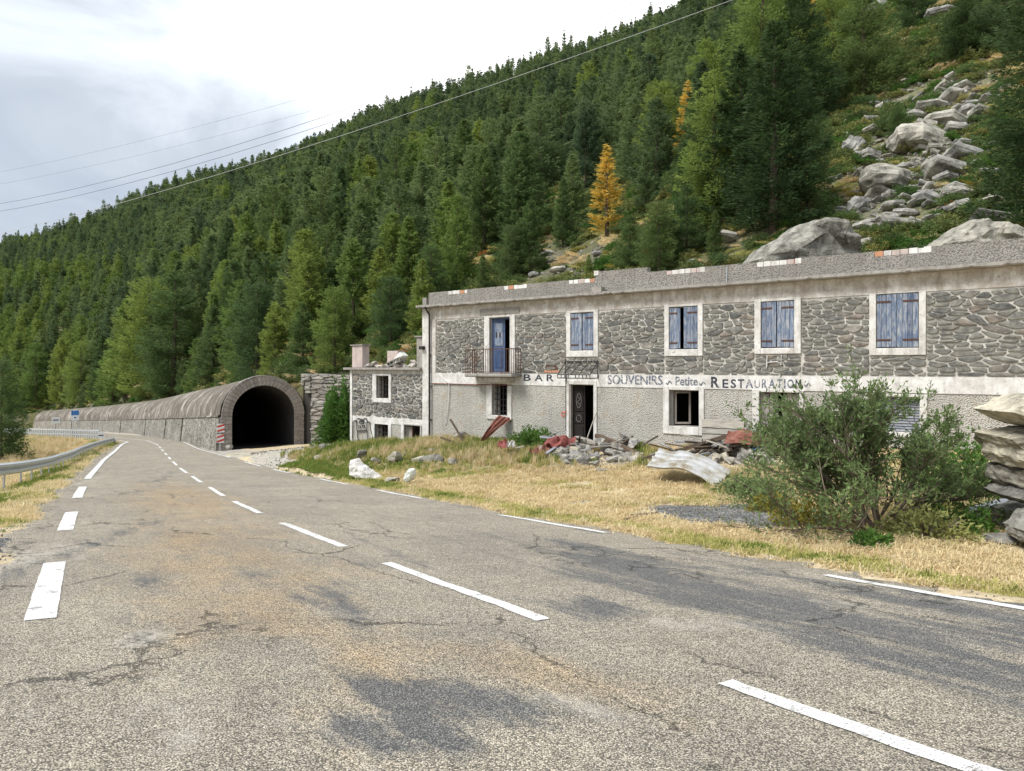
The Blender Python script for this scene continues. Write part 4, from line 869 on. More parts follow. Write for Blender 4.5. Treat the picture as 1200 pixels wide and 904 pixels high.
# ----- lettering on the band
def text(s, x0, x1, z0, z1, mat, bold=.0, name='lettering', y=-.026, shear=0, spacing=1.0, parent=inn):
    cu = bpy.data.curves.new('t', 'FONT'); cu.body = s; cu.size = 1; cu.offset = bold; cu.shear = shear; cu.space_character = spacing; cu.resolution_u = 3
    ob = bpy.data.objects.new('t', cu); COL.objects.link(ob); dg = bpy.context.evaluated_depsgraph_get(); me = bpy.data.meshes.new_from_object(ob.evaluated_get(dg)); bpy.data.objects.remove(ob)
    co = np.zeros(len(me.vertices)*3); me.vertices.foreach_get('co', co); co = co.reshape(-1, 3); mn, mxx = co.min(0), co.max(0)
    X = x0+(co[:, 0]-mn[0])/(mxx[0]-mn[0])*(x1-x0); Z = z0+(co[:, 1]-mn[1])/(mxx[1]-mn[1])*(z1-z0)
    me.vertices.foreach_set('co', np.stack([X, np.full(len(X), y), Z], -1).ravel()); me.materials.clear(); me.update(); return link(name, me, mat, parent)
def band_text(s, p0, p1, y0, y1, mat, **k): return text(s, fx(p0), fx(p1), fz((p0+p1)/2, y1), fz((p0+p1)/2, y0), mat, **k)
band_text('B', 614, 622.5, 438.8, 446.6, 'letter_dark', bold=.02); band_text('A', 627, 636.5, 438.8, 446.8, 'letter_dark', bold=.02); band_text('R', 641, 649.5, 438.9, 447, 'letter_dark', bold=.02)
band_text('SOUVENIRS', 712.5, 776.5, 439.8, 450.8, 'letter_blue', bold=-.001)
band_text('SOUVENIRS', 713.6, 777.4, 440.2, 451.1, 'letter_pale', bold=-.012, y=-.0245)
band_text('Petite', 792, 818, 441.6, 452.2, 'letter_blue', bold=.015)
band_text('R', 833.5, 843.5, 441.6, 454.4, 'letter_dark', bold=.03)
for ch, a, b, m_ in (('E', 847, 854, 'letter_dark'), ('S', 856.5, 863, 'letter_dark'), ('T', 865, 872.5, 'letter_dark'), ('A', 874, 883, 'letter_blue'), ('U', 884.5, 891, 'letter_pale'), ('R', 893, 899.5, 'letter_blue'), ('A', 901, 909, 'letter_blue'), ('T', 911, 917, 'letter_blue'), ('I', 919, 920.8, 'letter_blue'), ('O', 923, 930.5, 'letter_blue'), ('N', 932.5, 939, 'letter_dark')):
    band_text(ch, a, b, 444.6, 454.9+(a-847)*.006, m_, bold=.02)
def squiggle(p0, p1, yc, mat='letter_blue'):
    pts = [(fx(p0+(p1-p0)*t), -.03, fz(p0, yc+2.2*math.sin(t*7)*(1-t*.4))) for t in np.linspace(0, 1, 14)]; MB().tube(pts, .016, 4).build('scroll', mat, inn)
squiggle(781, 787.5, 448.5); squiggle(820, 827, 449.5); squiggle(943, 950, 451)
# orange scrawl left of the door
for (cx_, cy_, rx_, ry_, ph) in ((660.5, 485.5, 2.2, 2.6, 0), (664.5, 482.5, 1.6, 2.2, 1)):
    pts = [(fx(cx_+rx_*math.cos(t)), -.03-.0*t, fz(cx_, cy_+ry_*math.sin(t))) for t in np.linspace(ph, ph+5.6, 12)]; MB().tube(pts, .013, 4).build('graffiti', 'graffiti_orange', inn)

# ------------------------------------------------------------------ the outbuilding, flush with the inn
ax0, ax1 = fx(411), -.362; zt = fz(450, 434)
A1 = hole(441.5, 456, 440.5, 467); A2 = hole(439.5, 455.5, 497.5, 516.5); A3 = hole(474, 493, 498.5, 517.5); AO1 = hole(437, 459, 438.5, 472)
zb1, zb0 = fz(450, 489.5), fz(450, 496.5)
wall_panel('rubble_wall', ax0, ax1, zb1, zt-.16, [A1], 'mortar', ann, .012); wall_panel('plaster_belt', ax0, ax1, zb0+.001, zb1-.001, [], 'plaster_white', ann, -.02)
wall_panel('roughcast_base', ax0, ax1, zBot, zb0, [A2, A3], 'roughcast', ann, 0.0); wall_panel('head_band', ax0, ax1, zt-.159, zt, [A1], 'plaster_stained', ann, -.02)
stones_on(ax0+.16, ax1-.01, zb1+.01, zt-.17, [AO1], 0.33, .15, 33, ann, 'facade_stone', gap=.021, proud=.03)
MB().bb(ax0-.0, ax0+.15, -.045, .0, zBot, zt-.001).build('quoin_strip', 'plaster_white', ann)
surround(A1, AO1, ann); surround(A2, hole(435.5, 459, 496.4, 520), ann); surround(A3, hole(470.5, 494, 496.4, 521), ann)
grille(A1, ann, 4, 4); grille(A2, ann, 4, 3); gg = A3; MB().bb(gg[0]+.35, gg[0]+.4, .1, .16, gg[2], gg[3]).build('mullion', 'iron_rust', ann); MB().bb(gg[0]+.02, gg[0]+.3, .18, .2, gg[2], gg[3]-.1).build('inner_shutter', 'wood_grey_v', ann)
MB().bb(ax0, ax0+.4, .435, 5, zBot, zt).build('side_wall', 'roughcast', ann); MB().bb(ax0+.4, -.37, 4.6, 5, zBot, zt).build('back_wall', 'interior', ann); MB().bb(ax0+.41, -.37, .44, 4.59, -3.2, -3).build('floor_slab', 'interior', ann); 
r = random.Random(2); o = MB().bb(ax0-.32, -.365, -.2, 5.1, zt+.001, zt+.11).build('roof_slab', 'concrete', ann); bevel(o, .02)
def pier(x0, x1, y, h, mat, cap=True):
    p = MB().bb(x0, x1, y, y+.42, zt+.112, zt+h).build('pier', mat, ann); bevel(p, .015)
    if cap: q = MB().bb(x0-.07, x1+.07, y-.06, y+.48, zt+h+.001, zt+h+.05).build('pier_cap', 'concrete', p)
pier(fx(410.5), fx(422.5), .1, 1.12, 'render_pink'); pier(fx(443.5), fx(456), .5, .86, 'render_pink', False); pier(fx(482), -.37, .3, 1.42, 'concrete')
MB().bb(-.42, -.2, -.2, -.05, EYE+.72, EYE+.86).build('lamp_bracket', 'iron', inn)
# graffiti creature: black line drawing
def stroke(P, rad=.018): MB().tube([(fx(a), -.052, fz(a, b)) for a, b in P], rad, 5).build('graffiti', 'graffiti_black', ann)
stroke([(419, 497), (418.6, 493.5), (420, 490.6), (422, 490.4), (423, 491.5), (427, 491.6), (428.4, 490.2), (430.5, 490.8), (431, 494), (430.8, 504.5)])
stroke([(419, 497), (419, 504.5), (431, 504.5)]); stroke([(418.5, 492.5), (416, 493), (414.8, 497), (414.6, 506), (413.8, 513)]); stroke([(431, 493), (434, 495), (435, 501), (436.5, 508), (437.8, 513)])
stroke([(422.3, 493.2), (427.5, 493.2), (427.3, 496.6), (422.5, 496.6), (422.3, 493.2)]); stroke([(420, 505), (420, 512), (421.5, 518), (424, 521)]); stroke([(431, 505), (431.5, 512), (431, 517), (429.5, 521)])
for ex in (422.2, 427): stroke([(ex+1.4*math.cos(t), 500.3+1.5*math.sin(t)) for t in np.linspace(0, 6.28, 10)], .016)
stroke([(420, 504.5), (421.5, 507), (423, 504.5), (424.5, 507.2), (426, 504.5), (427.5, 507), (429, 504.5), (430, 506.5)], .012); stroke([(423, 493.5), (424.8, 495), (427, 493.5)], .011)
# ------------------------------------------------------------------ scattering: one 'stuff' object that places loose pieces at its points
PROTO = bpy.data.collections.new('loose_pieces')       # never linked to the scene: only sources for the scatters
def proto_set(name, meshes):
    c = bpy.data.collections.new(name)
    for i, me in enumerate(meshes): c.objects.link(bpy.data.objects.new('%s_%02d' % (name, i), me))
    return c
_ng = {}
def scatter(name, pts, rots, scl, idx, coll, **kw):
    if coll.name not in _ng:
        g = bpy.data.node_groups.new('scatter_'+coll.name, 'GeometryNodeTree'); g.interface.new_socket('Geometry', in_out='INPUT', socket_type='NodeSocketGeometry'); g.interface.new_socket('Geometry', in_out='OUTPUT', socket_type='NodeSocketGeometry')
        gi_, go = g.nodes.new('NodeGroupInput'), g.nodes.new('NodeGroupOutput'); ip = g.nodes.new('GeometryNodeInstanceOnPoints'); ci = g.nodes.new('GeometryNodeCollectionInfo')
        ci.inputs['Collection'].default_value = coll; ci.inputs['Separate Children'].default_value = True; ci.inputs['Reset Children'].default_value = True; ip.inputs['Pick Instance'].default_value = True
        def na(n_, t):
            a = g.nodes.new('GeometryNodeInputNamedAttribute'); a.data_type = t; a.inputs['Name'].default_value = n_; return a.outputs[0]
        l = g.links.new; l(gi_.outputs[0], ip.inputs['Points']); l(ci.outputs[0], ip.inputs['Instance']); l(na('idx', 'INT'), ip.inputs['Instance Index'])
        e2r = g.nodes.new('FunctionNodeEulerToRotation'); l(na('rot', 'FLOAT_VECTOR'), e2r.inputs[0]); l(e2r.outputs[0], ip.inputs['Rotation']); l(na('scl', 'FLOAT_VECTOR'), ip.inputs['Scale']); l(ip.outputs[0], go.inputs[0]); _ng[coll.name] = g
    me = bpy.data.meshes.new(name); n = len(pts); me.vertices.add(n); me.vertices.foreach_set('co', np.asarray(pts, np.float32).ravel())
    for k, t, d, f in (('rot', 'FLOAT_VECTOR', rots, 'vector'), ('scl', 'FLOAT_VECTOR', scl, 'vector'), ('idx', 'INT', idx, 'value')):
        a = me.attributes.new(k, t, 'POINT'); a.data.foreach_set(f, np.asarray(d, np.int32 if t == 'INT' else np.float32).ravel())
    o = link(name, me); m = o.modifiers.new('scatter', 'NODES'); m.node_group = _ng[coll.name]; return tag(o, kind='stuff', **kw)

# ------------------------------------------------------------------ conifers
def tri_mesh(name, T, mat):
    """mesh of loose triangles, T: n x 3 x 3"""
    T = np.asarray(T, np.float32); n = len(T); me = bpy.data.meshes.new(name); me.vertices.add(n*3); me.vertices.foreach_set('co', T.ravel()); me.loops.add(n*3); me.loops.foreach_set('vertex_index', np.arange(n*3)); me.polygons.add(n); me.polygons.foreach_set('loop_start', np.arange(0, n*3, 3)); me.update(calc_edges=True); me.materials.append(MATS[mat]); return me
def conifer(seed, h=12., rad=2.6, nb=110, per=60, leaf=.26, mat='needles_dark', low=.1, power=.75, droop=.12, up=.10, ragged=.3, lean=0, wid=.4, flat=False):
    """trunk mesh and crown mesh; crown of needle sprays along drooping limbs, whorl by whorl"""
    r = np.random.default_rng(seed); T = []; mb = MB(); k = 5; top = Vector((lean*h, 0, h))
    tp = [Vector((lean*h*t*t+.06*math.sin(t*7+seed), .06*math.cos(t*5+seed), h*t)) for t in (0, .2, .45, .7, .9, 1)]
    tp[0].z = -.8; mb.tube(tp, .018*h+.02, 6, .012)
    wh = np.sort(low+(1-low)*r.random(nb)**.92)
    for i, t in enumerate(wh):
        a = i*2.399+r.uniform(-.5, .5); tq = (t-low)/(1-low); prof = (1-tq)**power*(.55+.45*min(1, (tq+.12)*3.2))
        ln = rad*prof*r.uniform(1-ragged, 1+ragged*.5)+.12; base = np.array([lean*h*t*t, 0, h*t]); dirv = np.array([math.cos(a), math.sin(a), 0.])
        n = max(4, int(per*ln/rad)); s = r.random(n)**.62; q = -droop*ln*np.sin(s*2.6)+up*ln*s**2*1.4
        c = base+dirv*(s*ln)[:, None]; c[:, 2] += q+tq*ln*.35*s
        side = np.array([-math.sin(a), math.cos(a), 0.]); sw = wid*ln*(1-s*.75)*r.uniform(-1, 1, n); c += side*sw[:, None]; c[:, 2] += r.normal(0, .05*ln+.03, n)-.05*np.abs(sw)
        L_ = leaf*r.uniform(.6, 1.35, n); d = dirv*(.75+.25*r.random(n))[:, None]+side*(np.sign(sw)*r.uniform(.15, .9, n))[:, None]+np.array([0, 0, 1])*r.normal(.12, .35, n)[:, None]; d /= np.linalg.norm(d, axis=1)[:, None]
        w = np.cross(d, r.normal(0, 1, (n, 3))); w /= np.linalg.norm(w, axis=1)[:, None]+1e-6
        wd = (L_*.24)[:, None]; T.append(np.stack([c-d*(L_*.35)[:, None]-w*wd, c-d*(L_*.35)[:, None]+w*wd, c+d*L_[:, None]], 1))
        if i % 2 == 0 and not flat: e = base+dirv*ln*.85; e[2] += -droop*ln*.5+tq*ln*.3; mb.tube([tuple(base), tuple((base+e)/2+np.array([0, 0, -droop*ln*.4])), tuple(e)], .011*ln+.008, 3, .004, cap=False)
    # leader
    n = 26; z = h*(1-.1*r.random(n)); c = np.stack([lean*h+r.normal(0, .05, n), r.normal(0, .05, n), z], 1); d = r.normal(0, .5, (n, 3)); d[:, 2] = np.abs(d[:, 2])+.6; d /= np.linalg.norm(d, axis=1)[:, None]; w = np.cross(d, r.normal(0, 1, (n, 3))); w /= np.linalg.norm(w, axis=1)[:, None]
    T.append(np.stack([c-w*leaf*.16, c+w*leaf*.16, c+d*leaf*.8], 1))
    return mesh('trunk', mb.V, mb.F, True), tri_mesh('crown', np.concatenate(T), mat)
def recol(me, mat): m = me.copy(); m.materials.clear(); m.materials.append(MATS[mat]); return m
def merged(tr, cr):
    """trunk and crown in one mesh for the small far trees"""
    bm = bmesh.new(); bm.from_mesh(cr); n = len(bm.faces); bm.from_mesh(tr); me = bpy.data.meshes.new('far_tree'); bm.to_mesh(me); bm.free()
    me.materials.append(cr.materials[0]); me.materials.append(MATS['bark'])
    mi = np.zeros(len(me.polygons), np.int32); mi[n:] = 1; me.polygons.foreach_set('material_index', mi); return me
FAR = []; 
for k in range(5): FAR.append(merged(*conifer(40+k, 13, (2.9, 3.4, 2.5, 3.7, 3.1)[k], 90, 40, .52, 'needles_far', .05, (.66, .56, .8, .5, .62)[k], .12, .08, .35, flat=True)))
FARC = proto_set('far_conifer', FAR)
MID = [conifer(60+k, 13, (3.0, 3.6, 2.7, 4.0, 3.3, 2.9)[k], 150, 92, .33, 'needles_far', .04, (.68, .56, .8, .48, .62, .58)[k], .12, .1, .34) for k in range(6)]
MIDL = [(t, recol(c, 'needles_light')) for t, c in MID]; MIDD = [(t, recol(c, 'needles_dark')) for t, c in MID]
for t, c in MID: t.materials.append(MATS['bark'])
NEAR = [conifer(80+k, 12, (2.6, 3.0, 2.3, 3.3)[k], 180, 150, .19, 'needles_dark', .03, (.66, .52, .75, .42)[k], .12, .12, .34, wid=.5) for k in range(4)]
for t, c in NEAR: t.materials.append(MATS['bark'])
NEARL = [(t, recol(c, 'needles_light')) for t, c in NEAR]; NEARD_ = [(t, recol(c, 'needles_deep')) for t, c in NEAR]
YEL = conifer(95, 13, 2.0, 120, 40, .34, 'needles_yellow', .12, .85, .08, .12, .35); YEL[0].materials.append(MATS['bark'])
def put_tree(kind, x, y, z, s, var, name='conifer', rz=None, sxy=1., lean=0, **kw):
    tr_, cr_ = var; e = empty(name, (x, y, z), random.uniform(0, 6.28) if rz is None else rz, **kw); e.scale = (s*sxy, s*sxy, s)
    t = bpy.data.objects.new('trunk', tr_); c = bpy.data.objects.new('crown', cr_)
    for q in (t, c): COL.objects.link(q); q.parent = e
    return e
# hand-placed trees: px of trunk, distance, height in m, look
HAND = [  # px of the trunk, image row of foot and top, look, width factor
 (1214, 268, -60, 'D', 1, .90, 'huge dark larch filling the right edge above the boulders'),
 (908, 272, 22, 'D', 0, 1.25, 'tallest dark larch on the slope just above the big grey boulder'), (868, 262, 52, 'D', 2, 1.35, 'dark larch left of the tallest larch above the boulder'),
 (948, 262, 122, 'N', 3, .95, 'broad green larch right beside the tallest larch and above the boulder'), (838, 268, 82, 'L', 1, 1.15, 'broad yellowish green larch on the spur edge left of the tallest larches'),
 (812, 262, 112, 'N', 2, 1.1, 'green larch on the spur near a golden topped one'), (893, 160, -20, 'L', 3, 1.2, 'larch with its pale top near the upper picture edge'),
 (772, 322, 234, 'N', 3, 1.3, 'bushy dark green larch just above the parapet step'), (738, 322, 250, 'N', 1, 1.2, 'round green larch above the parapet left of the bushy one'), (805, 300, 215, 'N', 1, 1.2, 'green larch right of the bushy one above the parapet'),
 (935, 150, -10, 'D', 1, 1.3, 'dark larch high behind the tallest larch'), (1012, 118, -12, 'N', 1, 1.5, 'wide larch at the top of the clearing beside the yellowish grass'), (975, 112, -25, 'L', 3, 1.2, 'yellow green larch left of the wide larch at the top'),
 (1132, 72, 0, 'D', 3, 1.8, 'small dark pine at the top of the boulder field'), (1052, 165, 122, 'N', 3, 1.3, 'tiny green larch among the boulders of the clearing'), (1180, 60, -60, 'N', 1, 1.4, 'larch at the upper right corner'),
 (838, 300, 245, 'N', 2, 1.2, 'young larch in front of the slope above the parapet centre'), (690, 332, 296, 'L', 0, 1.1, 'young larch above the parapet near the door'), (535, 345, 300, 'L', 0, 1.1, 'light green larch above the left end of the parapet'), (566, 350, 296, 'N', 2, 1.2, 'green larch above the balcony door'),
 (622, 322, 232, 'N', 0, 1.3, 'tall green larch above the barred window'), (600, 330, 262, 'N', 3, 1.3, 'broad green larch above the parapet between balcony and door'), (660, 290, 205, 'N', 2, 1.0, 'green larch left of the golden larch'),
 (505, 362, 286, 'N', 3, 1.2, 'dark green larch at the left corner of the inn roof'), (458, 410, 322, 'N', 3, 1.3, 'green larch rising behind the ruined outbuilding'), (430, 400, 345, 'N', 1, 1.2, 'darker larch behind the left pier of the outbuilding'), (392, 436, 335, 'L', 3, 1.15, 'yellow green larch behind the stone wall beside the outbuilding'), (322, 444, 352, 'L', 0, 1.2, 'feathery light larch above the gallery mouth'),
 (355, 440, 352, 'N', 0, 1.3, 'dark larch between two light ones above the gallery mouth'), (283, 452, 375, 'L', 1, 1.2, 'light larch above the gallery roof left of the mouth'), (250, 456, 356, 'N', 2, 1.3, 'dark larch above the gallery roof near the mouth'), (215, 462, 426, 'N', 3, 1.1, 'small dark larch close behind the gallery roof'), (302, 448, 330, 'N', 3, 1.2, 'tall dark larch above the gallery mouth'),
 (176, 466, 326, 'L', 3, 1.25, 'tall light green larch behind the middle of the gallery'), (205, 464, 318, 'N', 1, 1.25, 'tall dark larch beside the tall light one behind the gallery'), (148, 468, 350, 'L', 2, 1.3, 'yellowish larch behind the gallery above the far railing'),
 (95, 474, 400, 'L', 3, 1.2, 'light larch behind the far end of the gallery'), (72, 475, 396, 'L', 0, 1.1, 'light larch behind the two road signs'), (42, 476, 402, 'L', 1, 1.2, 'light larch at far left behind the road'), (120, 472, 390, 'N', 2, 1.2, 'dark larch behind the blue topped sign'),
 (1072, 40, -60, 'N', 0, 1.2, 'larch at the very top of the clearing'), (742, 215, 118, 'N', 0, 1.2, 'larch beside the golden one on the spur'), (775, 205, 95, 'L', 3, 1.2, 'broad yellow green larch at the spur crest'), (828, 170, 45, 'L', 1, 1.2, 'light green larch on the spur crest under the top picture edge'), (860, 130, 10, 'N', 3, 1.2, 'dark larch on the spur crest')]
hand_xy = []
def from_base(px, yb, yt): x, y, z = hillhit(px, yb); return x, y, z, (yb-yt)/F*y
for px, yb, yt, kd, v, sxy, lab in HAND:
    x, y, z, h = from_base(px, yb, yt); var = (NEARL if kd == 'L' else NEARD_ if kd == 'D' else NEAR)[v]
    put_tree(kd, x, y, z-.15, h/12., var, 'larch_tree', sxy=sxy, label=lab, cat='tree', group='larches on the near slope'); hand_xy.append((x, y, 1.7*sxy*h/12+.5))
for px, yb, yt, sxy, lab in ((711, 282, 166, 1.35, 'golden yellow autumn larch standing out on the green slope'), (806, 190, 92, 1.3, 'larch with golden yellow top on the spur edge'), (960, 75, -30, 1.2, 'golden larch at the top edge behind dark larches')):
    x, y, z, h = from_base(px, yb, yt); put_tree('Y', x, y, z-.2, h/13., YEL, 'larch_tree', sxy=sxy, label=lab, cat='tree', group='yellow larches'); hand_xy.append((x, y, 2.6))
# dark tree below the road at the left edge
Z = 46.; x = sx(2)*Z; put_tree('N', x, Z, gz(x, Z)-1.2, 7.9/12, NEAR[3], 'larch_tree', sxy=.8, label='dark spreading larch below the road at the left edge behind the guardrail', cat='tree', group='larches below the road'); Z = 52.; x = sx(-30)*Z; put_tree('N', x, Z, gz(x, Z)-1, 9.5/12, NEAR[1], 'larch_tree', sxy=1.3, label='second dark larch below the road cut by the left picture edge', cat='tree', group='larches below the road')
# the forest
rngf = np.random.default_rng(11); cell = 5.6; gx = np.arange(-700, 420, cell); gy = np.arange(25, 780, cell); GX, GY = np.meshgrid(gx, gy); fxx = (GX+rngf.uniform(-.48, .48, GX.shape)*cell).ravel(); fyy = (GY+rngf.uniform(-.48, .48, GY.shape)*cell).ravel()
s = fxx/fyy; keep = (s > sx(-160)) & (s < sx(1330)); fxx, fyy, s = fxx[keep], fyy[keep], s[keep]
Z0_ = np.interp(s, hs, hZ0); Z1_ = np.interp(s, h1s, h1Z); zz = hill(fxx, fyy); px = s*F+CX; pyb = HY-(zz-EYE)/fyy*F
keep = (fyy > Z0_+1.6) & (fyy < Z1_+14); dens = np.ones(len(s))
dens *= np.where(px > 560, np.clip((fyy-50)/12, 0, .95), 1); dens *= np.where((px > 950), np.clip((fyy-(95+.0*px))/25, 0, .6), 1)
dens = np.where((px > 740) & (px < 960) & (fyy > 55), np.maximum(dens, .75), dens); dens = np.where(px < 520, 1.0, dens); dens *= np.where(fyy > 300, .8, .95)
dens = np.where((px > 630) & (px < 735) & (fyy < 105), dens*.35, dens); dens = np.where((px > 520) & (px < 560) & (fyy < 62), 0, dens)
keep &= rngf.random(len(s)) < dens
for hx, hy, rr_ in hand_xy: keep &= (fxx-hx)**2+(fyy-hy)**2 > rr_**2*.8
keep &= ~((np.abs(px-711) < 22) & (pyb > 270)) & ~((np.abs(px-806) < 16) & (pyb > 180))
fxx, fyy, s, zz, px, pyb = [a[keep] for a in (fxx, fyy, s, zz, px, pyb)]
hgt = rngf.uniform(8.0, 17, len(s))*np.clip(.62+(fyy-55)/240, .45, 1.02)*(1+.10*_n2(fxx, fyy, .03)); hgt = np.where(fyy > Z1_.mean()*0+np.interp(s, h1s, h1Z)-25, hgt*rngf.uniform(.7, 1.15, len(s)), hgt); app = hgt/fyy
inview = (px > -12) & (px < 1212) & (pyb < 560) & (pyb-hgt/fyy*F > -60)
near_order = np.argsort(-np.where(inview, app, -1)); ind = near_order[:252]; indset = np.zeros(len(s), bool); indset[ind] = True
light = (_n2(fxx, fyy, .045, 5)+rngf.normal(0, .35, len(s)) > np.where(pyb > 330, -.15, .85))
LM = [(60, 'at the far left behind the road bend'), (130, 'behind the road signs'), (180, 'behind the far half of the gallery'), (230, 'behind the middle of the gallery'), (280, 'behind the near end of the gallery'), (345, 'above the gallery mouth'), (410, 'above the dry stone wall'), (500, 'behind the outbuilding'), (560, 'above the left end of the inn'), (610, 'above the balcony'), (660, 'above the barred window'), (700, 'near the golden larch'), (760, 'right of the golden larch'), (820, 'above the parapet step'), (880, 'left of the tallest larches'), (960, 'behind the tallest larches'), (2000, 'at the top of the clearing')]
ORD = ['first', 'second', 'third', 'fourth', 'fifth', 'sixth', 'seventh', 'eighth', 'ninth', 'tenth', 'eleventh', 'twelfth', 'thirteenth', 'fourteenth', 'fifteenth', 'sixteenth', 'seventeenth', 'eighteenth']
NUM = ['', 'one', 'two', 'three', 'four', 'five', 'six', 'seven', 'eight', 'nine', 'ten', 'eleven', 'twelve', 'thirteen', 'fourteen', 'fifteen', 'sixteen', 'seventeen', 'eighteen']
def distinguish(items, many):
    """items: (object, label, order key); look-alikes get their place counted from the left"""
    d = {}
    for o, l_, k in items: d.setdefault(l_, []).append((k, o))
    for l_, v in d.items():
        v.sort(key=lambda q: q[0]); n = len(v)
        for i, (k, o) in enumerate(v):
            t = l_
            if n > 1: t = (ORD[i]+' from left of the '+NUM[n] if n < 19 else 'one of the many')+' '+l_.replace(many[0], many[1])
            if len(t.split()) > 16: t = t.replace(' from left of the ', ' of ')
            if len(t.split()) > 16: t = t.replace(' half of the gallery', ' gallery half').replace(' end of the gallery', ' gallery end')
            o['label'] = ' '.join(t.split()[:16])
items = []
for i in ind:
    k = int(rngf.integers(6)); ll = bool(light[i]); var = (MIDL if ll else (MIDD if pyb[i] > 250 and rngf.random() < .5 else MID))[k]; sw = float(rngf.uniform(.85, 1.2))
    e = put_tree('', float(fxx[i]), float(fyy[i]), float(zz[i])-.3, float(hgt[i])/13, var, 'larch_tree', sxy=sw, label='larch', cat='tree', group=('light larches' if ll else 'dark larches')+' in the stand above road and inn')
    d_ = fyy[i]-np.interp(s[i], hs, hZ0); row = 'front-row' if d_ < 16 else ('mid-slope' if d_ < 45 else 'upslope'); tall = 'tall' if hgt[i] > 13 else ('medium' if hgt[i] > 9.5 else 'small')
    items.append((e, '%s %s %s larch %s' % (tall, 'light green' if ll else 'dark green', row, next(t for q, t in LM if px[i] < q)), float(px[i])))
distinguish(items, (' larch ', ' larches '))
R_ = ~indset; n = R_.sum()
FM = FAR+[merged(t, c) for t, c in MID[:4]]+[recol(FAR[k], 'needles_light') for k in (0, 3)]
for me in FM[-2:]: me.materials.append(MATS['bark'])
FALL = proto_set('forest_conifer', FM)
near_ = fyy[R_] < 230; ix = np.where(near_, 5+rngf.integers(0, 4, n), rngf.integers(0, 5, n)); ix = np.where(light[R_] & (rngf.random(n) < .7), 9+rngf.integers(0, 2, n), ix)
crest = fyy[R_] > np.interp(s[R_], h1s, h1Z)-22; wide_ = rngf.uniform(.8, 1.25, n)*np.where(crest, .82, 1); sc3 = (hgt[R_]/13)[:, None]*np.stack([wide_, wide_, np.where(crest, rngf.uniform(.75, 1.25, n), 1)], 1)
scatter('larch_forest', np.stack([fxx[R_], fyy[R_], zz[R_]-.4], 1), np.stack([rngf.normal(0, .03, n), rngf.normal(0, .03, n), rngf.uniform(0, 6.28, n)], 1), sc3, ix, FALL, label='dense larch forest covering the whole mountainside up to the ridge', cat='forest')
print('forest', len(s), 'rest', n)
# ------------------------------------------------------------------ rocks
def rock(seed, d, n=16, sub=1, rough=.06, flat=.0, big=False):
    """angular boulder: hull of random points in a box d, faces broken up by noise"""
    r = random.Random(seed); bm = bmesh.new()
    for i in range(n):
        v = Vector((r.uniform(-1, 1), r.uniform(-1, 1), r.uniform(-1, 1)))
        m = max(abs(v.x), abs(v.y), abs(v.z)); v = v/m*r.uniform(.82, 1) if r.random() < .55 else v.normalized()*r.uniform(.9, 1.15)
        bm.verts.new((v.x*d[0]/2, v.y*d[1]/2, v.z*d[2]/2))
    bmesh.ops.convex_hull(bm, input=bm.verts); loose = [v for v in bm.verts if not v.link_faces]; bmesh.ops.delete(bm, geom=loose, context='VERTS')
    if sub:
        bmesh.ops.subdivide_edges(bm, edges=bm.edges, cuts=sub, use_grid_fill=True); s = max(d); o = Vector((seed*3.1 % 50, seed*7.7 % 50, 0)); bm.normal_update()
        for v in bm.verts: v.co += v.normal*(mnoise.noise(v.co/s*4+o)*rough*s+mnoise.noise(v.co/s*11+o)*rough*s*.5+mnoise.noise(Vector((v.co.x/s*3, v.co.y/s*3, v.co.z/s*14))+o)*rough*s*.45)
    me = bpy.data.meshes.new('rock'); bm.to_mesh(me); bm.free(); return me
def put_rock(name, x, y, z, d, seed, mat='rock', rot=(0, 0, 0), n=16, sub=2, sink=.25, rough=.035, **kw):
    o = link(name, rock(seed, d, n, sub, rough), mat, None, (x, y, z+d[2]*(.5-sink)), rot); return tag(o, **kw)
# big boulder behind the parapet: split block with a sawn-looking right flank
def outline_rock(name, P, mat, depth, loc, rz, seed, rough=.05, cuts=5, **kw):
    """boulder from an uneven silhouette (x, z in metres), swollen in depth, broken by noise"""
    bm = bmesh.new(); r = random.Random(seed); n = len(P); cx = sum(p[0] for p in P)/n; cz = sum(p[1] for p in P)/n; rings = []
    for k, (yy, s) in enumerate(((-.5, .55), (-.42, .86), (-.1, 1.0), (.3, .95), (.5, .6))): rings.append([bm.verts.new((cx+(x-cx)*s*r.uniform(.96, 1.03), yy*depth*r.uniform(.85, 1.15), cz+(z-cz)*s*r.uniform(.97, 1.02)-(0 if s > .8 else .05*depth))) for x, z in P])
    for a, b in zip(rings[:-1], rings[1:]):
        for i in range(n): bm.faces.new((a[i], a[(i+1) % n], b[(i+1) % n], b[i]))
    bm.faces.new(rings[0][::-1]); bm.faces.new(rings[-1]); bmesh.ops.triangulate(bm, faces=bm.faces); bmesh.ops.subdivide_edges(bm, edges=bm.edges, cuts=cuts-1, use_grid_fill=True); bmesh.ops.recalc_face_normals(bm, faces=bm.faces); bm.normal_update(); s = max(p[0] for p in P)-min(p[0] for p in P); o = Vector((seed*5.3 % 40, 0, seed))
    for v in bm.verts: v.co += v.normal*(mnoise.noise(v.co/s*3.5+o)+.55*mnoise.noise(v.co/s*9+o)+.35*mnoise.noise(v.co/s*24+o)-.9*max(0, .16-abs(mnoise.noise(v.co/s*5+o*2)))*2+.3*(round(v.co.z/s*13+mnoise.noise(v.co/s*3))%2)+.5*mnoise.noise(Vector((v.co.x/s*3, v.co.y/s*3, v.co.z/s*22))+o))*rough*s*.8
    me = bpy.data.meshes.new(name); bm.to_mesh(me); bm.free(); return tag(link(name, me, mat, None, loc, (0, 0, rz)), **kw)
